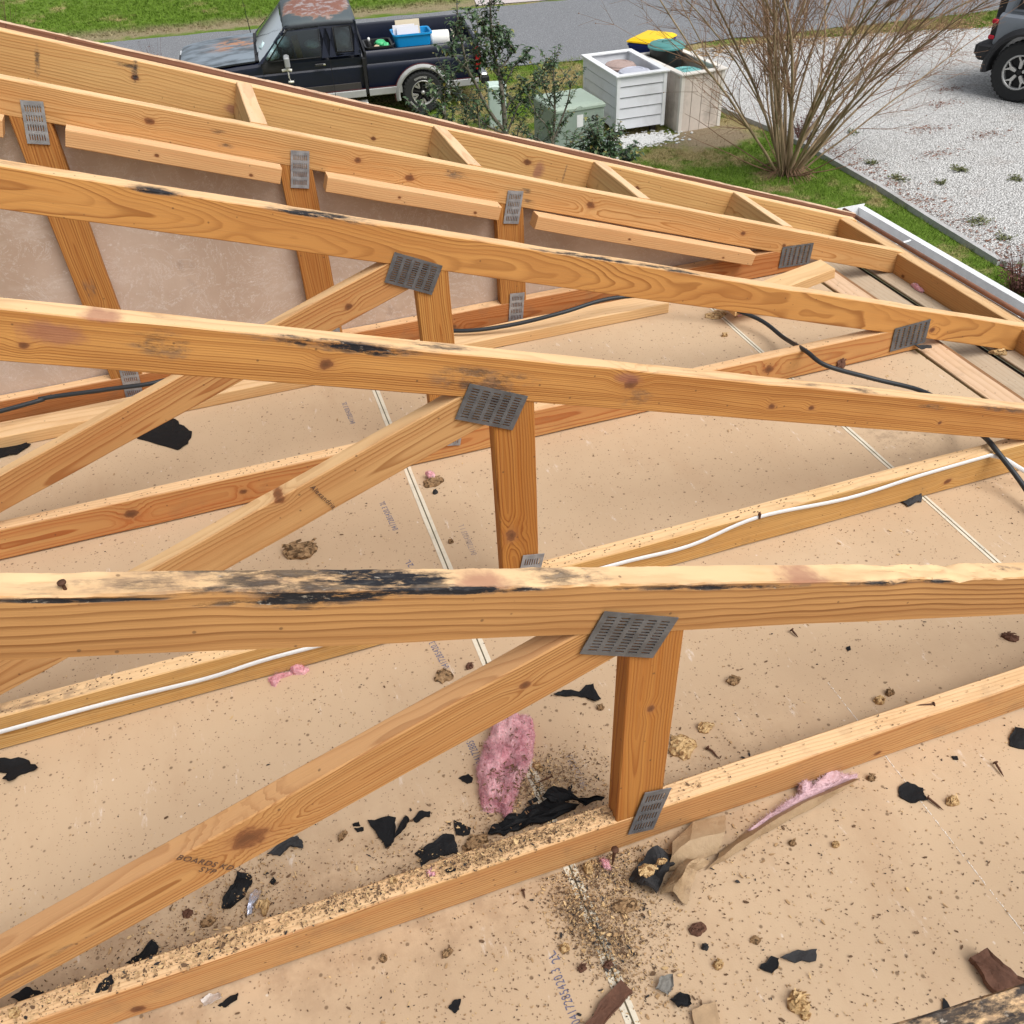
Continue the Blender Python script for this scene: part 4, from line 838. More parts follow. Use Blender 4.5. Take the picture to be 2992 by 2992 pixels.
# ------------------------------------------------------------------ sawdust and tiny flakes (nobody could count them)
def flakes(name, label, n_base, piles, mats, seed, smin, smax, cat='debris'):
    R = np.random.default_rng(seed); P = []
    while len(P) < n_base:
        x = R.uniform(-2.2, 1.45); y = R.uniform(-.62, 1.80)
        dens = (1.0 if y < .0 else .42 if y < .6 else .22 if y < 1.2 else .07) * (1.0 if x < .35 else .75) * (.7 + .6 * mnoise.noise(Vector((x * 3, y * 3, 1))))
        if R.random() < dens: P.append((x, y, 0.0, 1.0))
    for (x, y, sx, sy, n, z, hgt, ang) in piles:
        for _ in range(n):
            a, b = R.normal(0, sx), R.normal(0, sy); d2 = (a / sx) ** 2 + (b / sy) ** 2
            xx, yy = x + a * math.cos(ang) - b * math.sin(ang), y + a * math.sin(ang) + b * math.cos(ang)
            zz = z + hgt * math.exp(-d2 / 1.6) * R.random()
            if z > .05 and not (-.002 < yy < TK + .002): continue
            if z < .05 and -.003 < yy < TK + .003: continue
            P.append((xx, yy, zz, 1.0))
    P = np.array(P); N = len(P); L = R.uniform(smin, smax, N) * (1 + 1.3 * (R.random(N) > .93)); W = L * R.uniform(.18, .6, N); a = R.uniform(0, 6.28, N); H = R.uniform(.0004, .0016, N); T = R.normal(0, .22, N)
    for i in range(N):   # keep flakes off the wood of the bottom chords
        for k in (1, 2, 3):
            yk = YS[k]
            if P[i, 2] < .05 and yk - .004 < P[i, 1] < yk + TK + .004: P[i, 1] = yk - .006 if P[i, 1] < yk + .02 else yk + TK + .006
    dx, dy = np.cos(a), np.sin(a); base = np.array([[-1, -.6], [.2, -1], [1, -.2], [.5, 1], [-.7, .7]]) + 0
    V = np.zeros((N, 10, 3))
    for j in range(5):
        u = base[j, 0] * L / 2 * R.uniform(.7, 1.2, N); v = base[j, 1] * W / 2 * R.uniform(.7, 1.2, N)
        X = P[:, 0] + dx * u - dy * v; Y = P[:, 1] + dy * u + dx * v; Z = P[:, 2] + .0008 + np.abs(T) * L * .5 + T * u
        V[:, j] = np.stack([X, Y, Z], 1); V[:, j + 5] = np.stack([X, Y, Z + H], 1)
    idx = []
    for i in range(N):
        b = i * 10; idx.append((b + 5, b + 6, b + 7, b + 8, b + 9)); idx += [(b + j, b + (j + 1) % 5, b + (j + 1) % 5 + 5, b + j + 5) for j in range(5)]
    mi = np.repeat(R.choice(len(mats), N, p=[m_[1] for m_ in mats]), 6)
    o = mk(name, V.reshape(-1, 3).tolist(), idx, mats=[m_[0] for m_ in mats], mi=mi.astype(np.int32).tolist())
    return tag(o, label, cat, kind='stuff')
c1 = plain('flake_light', (.58, .40, .20), .8, .2, 90); c2 = plain('flake_tan', (.38, .24, .12), .8, .25, 90); c3 = plain('flake_brown', (.13, .075, .04), .85, .3, 90); c4 = plain('flake_black', (.025, .022, .022), .8, .3, 90)
pz = lambda k, x, y: at_z(*K(k, x, y), 0)
h1 = pz('5', 1030, 690); h2 = pz('5', 1330, 1100); h3 = pz('5', 1310, 1450); h4 = pz('4', 1300, 700); h5 = pz('4', 900, 950); h6 = pz('5', 450, 1040)
piles = [(h1.x, h1.y, .050, .035, 1500, 0, .018, 0), (h1.x - .0, h1.y - .05, .10, .03, 700, 0, .006, 0), (h2.x, h2.y, .030, .022, 600, 0, .012, .2), (h3.x, h3.y, .026, .06, 2600, 0, .014, .3), (h2.x, h2.y - .02, .05, .03, 900, 0, .006, .2), (h2.x + .02, h2.y - .10, .03, .05, 700, 0, .006, .2), (h3.x + .03, h3.y + .08, .05, .05, 500, 0, .004, 0),
         (h4.x, h4.y, .05, .04, 500, 0, .006, 0), (h5.x, h5.y, .12, .035, 900, 0, .006, .1), (h6.x, h6.y, .09, .04, 700, 0, .006, 0), (-.52, .055, .28, .014, 1500, 0, .006, 0),
         (-.12, .02, .10, .012, 700, .0942, .010, 0), (-.33, .02, .10, .012, 1500, .0942, .010, 0), (-.55, .02, .05, .012, 500, .0942, .008, 0), (-.72, .02, .07, .012, 500, .0942, .008, 0), (-.90, .02, .14, .012, 900, .0942, .005, 0), (.5, .02, .4, .012, 90, .0942, .001, 0),
         (h2.x + .16, h2.y - .05, .12, .05, 350, 0, .003, 0), (-.35, -.25, .25, .12, 1200, 0, .001, 0), (.15, -.25, .3, .15, 700, 0, .001, 0), (.02, .12, .12, .08, 700, 0, .001, 0)]
flakes('sawdust_and_flakes', 'sawdust, wood flakes and black crumbs strewn over the ceiling and the near bottom chord', 8200, piles, [(c1, .20), (c2, .36), (c3, .35), (c4, .09)], 5, .0012, .0046)
# crumbs on other chords
R_ = np.random.default_rng(9); m = MB()
for k, n in ((2, 520), (3, 330), (4, 70)):
    for _ in range(n):
        x = R_.uniform(-1.6, .2) if R_.random() < .75 else R_.uniform(.2, 1.3); y = YS[k] + .004 + R_.random() * .03; s = R_.uniform(.0006, .0019) * (1.5 if R_.random() < .1 else 1)
        m.box(x - s, x + s, y - s * .5, y + s * .5, .0935, .0935 + s * .7)
tag(m.build('crumbs', c3), 'dark crumbs lying on top of the farther bottom chords', 'debris', kind='stuff')
# ------------------------------------------------------------------ cables
def smooth_path(pts, n=8):
    P = [Vector(p) for p in pts]; P = [P[0] * 2 - P[1]] + P + [P[-1] * 2 - P[-2]]; out = []
    for i in range(1, len(P) - 2):
        for s in range(n):
            t = s / n; a, b, c, d = P[i - 1:i + 3]
            out.append(.5 * ((2 * b) + (c - a) * t + (2 * a - 5 * b + 4 * c - d) * t * t + (3 * b - a - 3 * c + d) * t ** 3))
    out.append(P[-2]); return out
dz = lambda x, y, z: at_z(*K('d', x, y), z)
blk = [(-2.4, 1.70, .06)] + [dz(0, 776, .098), dz(80, 752, .099), dz(200, 735, .100), dz(320, 715, .098), dz(480, 655, .08), dz(650, 615, .060), dz(790, 620, .060), dz(880, 624, .060), dz(970, 612, .070), dz(1060, 590, .090), dz(1160, 562, .100), dz(1290, 560, .085), dz(1420, 597, .050), dz(1480, 638, .045), dz(1520, 662, .100), dz(1560, 690, .095), dz(1650, 715, .045), dz(1745, 740, .030), dz(1810, 785, .040), dz(1858, 825, .098), dz(1880, 850, .104), dz(1932, 918, .045), dz(1990, 1010, .008), dz(2100, 1120, .008)]
m = MB(); m.tube(smooth_path(blk), .0068, 10); tag(m.build('black_cable', BLK, None, True), 'thick black cable draped over the bottom chords towards the right edge', 'cable')
dy = lambda x, y: at_y(*K('d', x, y), .6045)
wp = [dy(-160, 1428), dy(0, 1381), dy(220, 1322), dy(390, 1280), dy(500, 1245), dy(640, 1208), dy(900, 1138), dy(1165, 1064), dy(1300, 1030), dy(1430, 976), dy(1600, 940), dy(1740, 896), dy(1868, 859)]
sp_ = smooth_path(wp); fl = MB(); rings = []
sp_ += smooth_path([wp[-1], dz(1895, 866, .08), dz(1932, 888, .05), dz(2010, 930, .01)])[1:]
for i, p in enumerate(sp_):   # flat two-core cable
    t_ = (sp_[min(i + 1, len(sp_) - 1)] - sp_[max(i - 1, 0)]).normalized(); n_ = Vector((0, 1, 0)); b_ = t_.cross(n_).normalized()
    rings.append([p + b_ * (.0058 * math.cos(a)) + n_ * (.0026 * math.sin(a)) for a in (2 * math.pi * k / 10 for k in range(10))])
fl.loft(rings); wc_ = fl.build('white_cable', WHT, None, True); recalc(wc_); tag(wc_, 'flat white cable running along the bottom chord of the second truss', 'cable')
m = MB()
for x, y in ((1432, 972), (700, 1195)):
    p = dy(x, y); m.box(p.x - .002, p.x + .002, .599, .606, p.z - .008, p.z + .008)
m.build('staple', RUST, wc_)
# ------------------------------------------------------------------ house below
SID = plain('white_siding', (.66, .67, .68), .5, .05, 6, dirt=.2)
hs_ = empty('house', (-2, 0, G), 'white sided house under the open roof, hidden below the eave', 'house')
def siding(name, A, B, z0, z1, parent, n=26, out=None):
    A, B = Vector(A), Vector(B); m = MB(); h = (z1 - z0) / n
    for i in range(n):
        za, zb = z0 + i * h, z0 + (i + 1) * h; o1 = out * .018; o0 = out * .003
        m.add([A + o1 + Vector((0, 0, za)), B + o1 + Vector((0, 0, za)), B + o0 + Vector((0, 0, zb)), A + o0 + Vector((0, 0, zb)), A + o0 + Vector((0, 0, za)), B + o0 + Vector((0, 0, za))], [(0, 1, 2, 3), (4, 5, 1, 0)])
    return m.build(name, SID, parent)
siding('wall', (1.60, -9, 0), (1.60, 1.93, 0), G, -.13, hs_, out=Vector((1, 0, 0)))
siding('wall', (1.60, 1.93, 0), (-9, 1.93, 0), G, -.13, hs_, out=Vector((0, 1, 0)))
# ------------------------------------------------------------------ ground, road, drive (the street side rises gently)
SLP, YB = .085, 15.4
def TZ(y): return SLP * min(max(y - YB, 0), 16)
def remap(x, y):
    if y <= YB: return x, y
    t = (G + SLP * (CAM.y - YB) - CAM.z) / (G - CAM.z - SLP * (y - CAM.y)); return CAM.x + t * (x - CAM.x), CAM.y + t * (y - CAM.y)
def drape(ob):
    bm = bmesh.new(); bm.from_mesh(ob.data)
    for yy in (YB, YB + 16): bmesh.ops.bisect_plane(bm, geom=bm.verts[:] + bm.edges[:] + bm.faces[:], plane_co=(0, yy, 0), plane_no=(0, 1, 0))
    for v in bm.verts: v.co.z += TZ(v.co.y)
    bm.to_mesh(ob.data); bm.free(); return ob
def grassy(t, P):
    n1 = t.noise(P, .9, 4, .6); n2 = t.noise(P, 3.2, 4, .65); n3 = t.noise(P, 26, 3, .7)
    f = t.math('ADD', t.math('MULTIPLY', n1, .6), t.math('MULTIPLY', n2, .4)); return f, n3
VE0 = remap(2, 24.85)[1] + .15
def lawn(name, blades=False):
    t = NT(name, .9, .15); P = t.n.new('ShaderNodeNewGeometry').outputs['Position']; f, n3 = grassy(t, P)
    n4 = t.noise(P, 60, 2, .6)
    g = t.mix(n3, (.06, .12, .012), (.20, .32, .04)); s = t.mix(n3, (.24, .19, .08), (.52, .43, .21))
    sy = t.n.new('ShaderNodeSeparateXYZ'); t.l.new(P, sy.inputs[0])
    # the verge beyond the street is greener, with a brown edge along the asphalt
    far = t.sstep(sy.outputs[1], 20, 21, 0, 1); nearh = t.sstep(sy.outputs[1], 10.0, 13.5, .06, -.035)
    bias = t.math('ADD', t.math('MULTIPLY', far, .12), nearh)
    k = t.sstep(t.math('ADD', t.math('SUBTRACT', f, bias), t.math('MULTIPLY_ADD', n3, .16, -.08)), .44, .60)
    c = t.mix(k, g, s)
    nn = t.math('MULTIPLY_ADD', t.noise(P, 2.2, 4, .6), 1.4, -.7)
    dd = t.math('ADD', t.vmath('LENGTH', t.vmath('MULTIPLY', t.vmath('SUBTRACT', P, (7.25, 12.5, G)), (1.1, 1.7, 0))), nn)
    ed = t.math('ADD', t.math('ADD', sy.outputs[1], t.math('MULTIPLY', sy.outputs[0], .075)), t.math('MULTIPLY', nn, .5))
    bare = t.math('MAXIMUM', t.sstep(dd, .6, 1.1, 1, 0), t.math('MULTIPLY', t.sstep(ed, VE0, VE0 + .25), t.sstep(ed, VE0 + .35, VE0 + 1.1, .85, 0)))
    c = t.mix(bare, c, t.mix(n3, (.24, .18, .11), (.46, .37, .25)))
    if not blades:
        c = t.mix(t.sstep(n4, .5, .8, 0, .6), c, (.10, .07, .035)); t.bump(t.math('ADD', n3, n4), .8, .05)
    else:
        t.b.inputs['Subsurface Weight'].default_value = 0
    return t.color(c)
LAWN = lawn('lawn_soil'); BLADE = lawn('grass_blade', True)
def flat(name, poly, z, mat, kind='structure', label=None, cat=None):
    bm = bmesh.new(); vs = [bm.verts.new((*remap(x, y), z)) for x, y in poly]; f = bm.faces.new(vs); bmesh.ops.triangulate(bm, faces=[f])
    me = bpy.data.meshes.new(name); bm.to_mesh(me); bm.free(); me.materials.append(mat); o = bpy.data.objects.new(name, me); col.objects.link(o)
    if o.data.polygons[0].normal.z < 0: me.flip_normals()
    drape(o)
    return tag(o, label, cat, kind=kind)
v_, f_ = sheet(-250, 250, -250, 250, 20, 20, G, 0)
o = drape(mk('ground', v_, f_, LAWN)); tag(o, kind='structure')
def asphalt():
    t = NT('asphalt', .85, .3); P = t.tc.outputs['Object']
    a = t.noise(P, 1.1, 4, .6); b = t.noise(P, 70, 3, .75); c = t.mix(a, (.135, .145, .158), (.185, .195, .21))
    c = t.mix(t.sstep(b, .35, .7), t.mix(.5, c, (.05, .05, .055)), t.mix(.38, c, (.46, .47, .49)))
    v = t.voro(P, 34, out='Distance'); vc = t.n.new('ShaderNodeSeparateColor'); t.l.new(t.voro(P, 34, out='Color'), vc.inputs[0])
    c = t.mix(t.math('MULTIPLY', t.sstep(v, .12, .3, .8, 0), t.math('GREATER_THAN', vc.outputs[0], .72)), c, (.48, .48, .47)); t.bump(b, .5, .01); return t.color(c)
near = [(-60, 19.0), (-3, 18.9), (2, 18.7), (4.2, 18.9), (5.0, 18.6), (6.2, 18.2), (7.2, 18.0), (8.8, 18.1), (10.4, 18.25), (12.5, 18.0), (15.7, 17.75), (17.8, 17.6), (60, 14.5)]
farr = [(60, 20.5), (22, 22.8), (12, 23.7), (9.4, 24.0), (6.2, 24.3), (1, 24.8), (-1.4, 25.1), (-60, 29.5)]
def wig(pl, a=.10):
    out = []; R = random.Random(4)
    for (x0, y0), (x1, y1) in zip(pl, pl[1:]):
        n = max(1, min(40, int(abs(x1 - x0) / .25)))
        for i in range(n): out.append((x0 + (x1 - x0) * i / n, y0 + (y1 - y0) * i / n + R.uniform(-a, a) * .6))
    return out + [pl[-1]]
ROAD = flat('road', wig(near) + wig(farr), G + .022, asphalt())
def gravel():
    t = NT('white_gravel', .9, .2); P = t.tc.outputs['Object']
    big = t.noise(P, .8, 5, .6); v = t.voro(P, 38, out='Color'); s = t.n.new('ShaderNodeSeparateColor'); t.l.new(v, s.inputs[0]); d = t.voro(P, 38, out='Distance')
    c = t.mix(s.outputs[0], (.43, .425, .415), (.75, .75, .74)); c = t.mix(t.sstep(d, .45, .78, 0, .6), c, (.22, .215, .205))
    c = t.mix(t.sstep(big, .45, .75, 0, .22), c, (.42, .40, .37))
    dry = t.sstep(t.noise(t.mapv(P, scale=(.8, 1.6, 1)), 1.1, 5, .65), .58, .70, 0, .45); c = t.mix(t.math('MULTIPLY', dry, t.noise(P, 25, 3, .7)), c, (.24, .15, .10))
    t.bump(d, 1, .03).invert = True; return t.color(c)
GRV = gravel()
edge = [(8.02, 14.6), (8.10, 13.8), (8.28, 12.4), (8.33, 11.3), (8.29, 10.2), (8.26, 9.4), (8.15, 8.2), (8.05, 6.86)]
gp = [(7.62, 15.4), (8.0, 16.4), (8.9, 17.3), (9.9, 17.75), (11.5, 17.55), (13.6, 17.2), (15.2, 16.8), (17.0, 16.2), (24, 14.8), (24, -8), (8.1, -8)] + edge[::-1]
o = flat('driveway', wig(gp[:9], .12) + gp[9:], G + .012, GRV)
flat('far_driveway', [(6.9, 24.6), (7.5, 27.5), (11, 40), (15, 40), (12.6, 27), (12.2, 24.1), (9.4, 24.2)], G + .016, plain('pinkish_gravel', (.48, .43, .42), .9, .4, 30, bump=.8))
# little white stones beside the box: real pebbles
m = MB(); R_ = random.Random(12); ICO = bmesh.new(); bmesh.ops.create_icosphere(ICO, subdivisions=1, radius=1); IV = [v.co.copy() for v in ICO.verts]; IF = [[v.index for v in f.verts] for f in ICO.faces]; ICO.free()
for _ in range(1500):
    a = R_.uniform(0, 6.28); q = math.sqrt(R_.random()); q = abs(R_.gauss(0, .5)) ; x = 6.2 + .62 * q * math.cos(a); y = 12.85 + .36 * q * math.sin(a); s = R_.uniform(.012, .028)
    rt = Matrix.Rotation(R_.uniform(0, 6), 3, 'Z'); m.add([rt @ Vector((v.x * s * 1.3, v.y * s, v.z * s * .6)) + Vector((x, y, G + .012)) for v in IV], IF)
for _ in range(500):
    x = 5.4 + R_.gauss(0, .12) - .2; y = 12.35 + R_.gauss(0, .1); s = R_.uniform(.012, .028); m.add([Vector((v.x * s * 1.3, v.y * s, v.z * s * .6)) + Vector((x, y, G + .012)) for v in IV], IF)
tag(m.build('white_pebbles', plain('white_pebble', (.70, .70, .69), .8, .2, 12)), 'heap of white pebbles in front of the white slatted bin box', 'pebbles', kind='stuff')
# driveway edging boards
ED = plain('weathered_edging', (.42, .42, .42), .8, .35, 14, dirt=.4, bump=.5)
def edging(pts, label, w=.075, h=.075):
    pts = [Vector((x, y, 0)) for x, y in pts]; m = MB(); L, R = [], []
    rings = []
    for i, p in enumerate(pts):
        t = (pts[min(i + 1, len(pts) - 1)] - pts[max(i - 1, 0)]).normalized(); n = Vector((t.y, -t.x, 0)) * w / 2
        rings.append([p - n + Vector((0, 0, G)), p + n + Vector((0, 0, G)), p + n * .9 + Vector((0, 0, G + h)), p - n * .9 + Vector((0, 0, G + h))])
    m.loft(rings); o = m.build('edging_board', ED); recalc(o); return tag(o, label, 'edging', 'grey edging boards of the driveway')
edging(edge[:4], 'grey edging board behind the bare shrub, beside the slatted boxes')
edging([(8.335, 11.28)] + edge[4:], 'long grey edging board between the lawn and the white gravel, right of the bare shrub')
edging([(8.06, 6.80), (8.6, 6.86), (9.6, 6.95)], 'short grey edging board meeting the long one near the right edge')
edging([(8.3, 5.9), (8.9, 5.6), (9.3, 4.6)], 'pale curved edging board beside the gutter at the right edge')
# grass blades
def blades(name, label, n, region, hmin, hmax, seed, w=.006, clump=1, mat=BLADE):
    R = np.random.default_rng(seed); P = []
    while len(P) < n:
        q = region(R)
        if q is None: continue
        for _ in range(clump): P.append((q[0] + R.normal(0, .03) * (clump > 1), q[1] + R.normal(0, .03) * (clump > 1)))
    P = np.array([remap(*q) for q in P[:n]]); N = len(P); ZB = G + np.array([TZ(q) for q in P[:, 1]]); a = R.uniform(0, 6.28, N); H = R.uniform(hmin, hmax, N) ; W = R.uniform(.6, 1.3, N) * w; ln = R.normal(0, .6, (N, 2)) * H[:, None]
    V = np.zeros((N, 3, 3)); V[:, 0] = np.stack([P[:, 0] - np.cos(a) * W, P[:, 1] - np.sin(a) * W, ZB], 1); V[:, 1] = np.stack([P[:, 0] + np.cos(a) * W, P[:, 1] + np.sin(a) * W, ZB], 1)
    V[:, 2] = np.stack([P[:, 0] + ln[:, 0], P[:, 1] + ln[:, 1], ZB + H], 1)
    me = bpy.data.meshes.new(name); me.vertices.add(3 * N); me.vertices.foreach_set('co', V.reshape(-1)); me.loops.add(3 * N); me.loops.foreach_set('vertex_index', np.arange(3 * N, dtype=np.int32)); me.polygons.add(N)
    me.polygons.foreach_set('loop_start', np.arange(0, 3 * N, 3, dtype=np.int32)); me.polygons.foreach_set('loop_total', np.full(N, 3, dtype=np.int32)); me.update(); me.materials.append(mat)
    o = bpy.data.objects.new(name, me); col.objects.link(o); return tag(o, label, 'grass', kind='stuff')
def ex(y): 
    e = edge[::-1]
    for (x0, y0), (x1, y1) in zip(e, e[1:]):
        if y0 <= y <= y1: return x0 + (x1 - x0) * (y - y0) / (y1 - y0)
    return 8.05
def near_region(R):
    x, y = R.uniform(2.0, 9.9), R.uniform(5.2, 18.2)
    if y < 6.8 and x > 8.2: pass
    elif y < 14.6 and x > ex(y) - .05: return None
    elif y >= 14.6 and x > 7.7: return None
    if x < 1.2 + .0 * y: return None
    if 6.55 < x < 8.0 and 12.0 < y < 13.1 and R.random() < .93: return None
    if 5.45 < x < 6.8 and 12.5 < y < 13.35: return None
    return x, y
blades('grass', 'short patchy green and straw coloured grass of the near lawn', 150000, near_region, .012, .045, 31, w=.0045)
blades('grass', 'longer grass tufts scattered over the near lawn', 26000, near_region, .04, .10, 32, w=.004, clump=14)
blades('grass', 'bright green grass of the verge beyond the street', 70000, lambda R: (lambda x, y: (x, y) if y > 25.5 - .07 * x + R.uniform(0, .6) and not (x > 6.6) else None)(R.uniform(-9, 7.2), 25 + abs(R.normal(0, 5))), .015, .06, 33, w=.011, clump=6)
blades('grass', 'yellow green grass strip between the street and the driveway at the upper right', 22000, lambda R: (lambda x, y: (x, y) if 17.15 - .27 * (x - 13.5) < y < 17.9 - .06 * (x - 13.5) else None)(R.uniform(12.5, 21), R.uniform(15, 18.2)), .03, .08, 34, w=.006)
# dead leaves and weeds on the gravel
def litter(name, label, n, region, cols, seed, smin=.02, smax=.06):
    R = random.Random(seed); m = MB()
    for _ in range(n):
        x, y = remap(*region(R)); s = R.uniform(smin, smax); a = R.uniform(0, 6.28); dx, dy = math.cos(a) * s, math.sin(a) * s; z = G + TZ(y) + .016 + R.random() * .012
        m.add([(x - dx, y - dy, z), (x - dy * .3, y + dx * .3, z + R.uniform(0, s * .4)), (x + dx, y + dy, z + R.uniform(0, s * .3)), (x + dy * .3, y - dx * .3, z)], [(0, 1, 2, 3)])
    return tag(m.build(name, cols), label, 'leaf litter', kind='stuff')
LF = plain('dead_leaf', (.34, .22, .11), .8, .5, 8); LFR = plain('red_brown_leaf', (.20, .085, .05), .8, .5, 8)
litter('leaf_litter', 'dead leaves along the street edge of the driveway', 2600, lambda R: (lambda x: (x, 17.7 - .02 * (x - 10) ** 2 * (x < 12.5) - max(0, x - 12.5) * .15 + R.gauss(-.3, .35)))(R.uniform(8.4, 16.5)), LF, 41)
litter('leaf_litter', 'dead leaves where the driveway starts behind the slatted boxes', 900, lambda R: (8.3 + R.gauss(0, .45), 16.1 + R.gauss(0, .6)), LF, 42)
litter('leaf_litter', 'red brown leaves along the driveway edging', 1500, lambda R: (lambda y: (ex(y) + abs(R.gauss(.15, .28)), y))(R.uniform(5.6, 11.8)), LFR, 43, .012, .035)
spots = [(10.6, 11.3), (11.2, 10.7), (9.9, 10.3), (12.3, 13.0), (12.0, 10.2), (10.9, 8.9), (9.6, 12.6), (11.6, 12.3), (13.2, 10.6)]
litter('leaf_litter', 'patches of rusty pine straw on the white gravel', 1300, lambda R: (lambda c: (c[0] + R.gauss(0, .22), c[1] + R.gauss(0, .09)))(R.choice(spots)), LFR, 44, .01, .03)
WEED = plain('weed_leaf', (.13, .14, .06), .85, .6, 20)
def weed(name, label, x, y, r, h, n, mat, cat, group, seed):
    x, y = remap(x, y); G = globals()['G'] + TZ(y)
    R = random.Random(seed); m = MB()
    for _ in range(n):
        a = R.uniform(0, 6.28); q = R.uniform(.2, 1) * r; bx, by = x + math.cos(a) * q * .25, y + math.sin(a) * q * .25; tx, ty = x + math.cos(a) * q, y + math.sin(a) * q; zt = G + R.uniform(.3, 1) * h
        m.tube([(bx, by, G), ((bx + tx) / 2, (by + ty) / 2, G + .6 * (zt - G)), (tx, ty, zt)], [.003, .0025, .001], 3)
        for k in range(3):
            u = R.uniform(.4, 1); px, py, pz_ = bx + (tx - bx) * u, by + (ty - by) * u, G + (zt - G) * u; s = R.uniform(.01, .025); b = R.uniform(0, 6.28)
            m.add([(px, py, pz_), (px + math.cos(b) * s, py + math.sin(b) * s, pz_ + .01), (px + math.cos(b + .6) * s * 1.6, py + math.sin(b + .6) * s * 1.6, pz_), (px + math.cos(b + 1.2) * s, py + math.sin(b + 1.2) * s, pz_ - .004)], [(0, 1, 2, 3)])
    o = m.build(name, mat); return tag(o, label, cat, group)
for i, (x, y, r, lb) in enumerate([(9.75, 9.55, .16, 'largest weed tuft on the gravel, right of the bare shrub'), (10.15, 8.95, .12, 'weed tuft on the gravel just below the largest one'), (8.75, 10.4, .12, 'weed tuft at the edging board, upper of two near the shrub'), (8.72, 9.7, .15, 'broad weed tuft at the edging, lower of two near the shrub'), (9.15, 9.25, .11, 'weed tuft between the edging and the largest tuft'),
        (9.4, 11.6, .09, 'weed tuft beside the outer twigs of the bare shrub'), (10.9, 8.3, .12, 'weed tuft near the right edge, middle of the gravel'), (8.75, 8.0, .17, 'leafy weed tuft by the edging, above the gutter end'), (9.1, 7.3, .17, 'leafy weed tuft by the edging, nearest the right edge'), (8.6, 7.4, .12, 'small leafy weed where the two edging boards meet')]):
    weed('weed', lb, x + .05 * math.sin(i * 7), y + .05 * math.cos(i * 5), r * (1.1 + .3 * math.sin(i * 3)), .075, int(34 * r / .12), WEED, 'weed', 'weed tufts on the gravel', i)
TW = plain('twig_red', (.12, .05, .04), .8, .4, 20)
weed('bare_twig_shrub', 'low reddish bare twigs beyond the gutter at the right edge', 7.75, 6.2, .42, .55, 170, TW, 'shrub', None, 77)
weed('young_bare_shrub', 'thin bare twigs rising over the rafter at the upper left corner', -1.35, 20.3, .3, .9, 36, TW, 'shrub', 'thin bare shrubs at the upper left', 78)
weed('young_bare_shrub', 'thin bare twigs on the verge, at the left edge of the photo', -4.6, 24.0, .7, 1.9, 60, TW, 'shrub', 'thin bare shrubs at the upper left', 79)
weed('young_bare_shrub', 'small rosy twig bush right behind the stems of the bare shrub', 8.5, 11.75, .35, .4, 90, TW, 'shrub', None, 80)
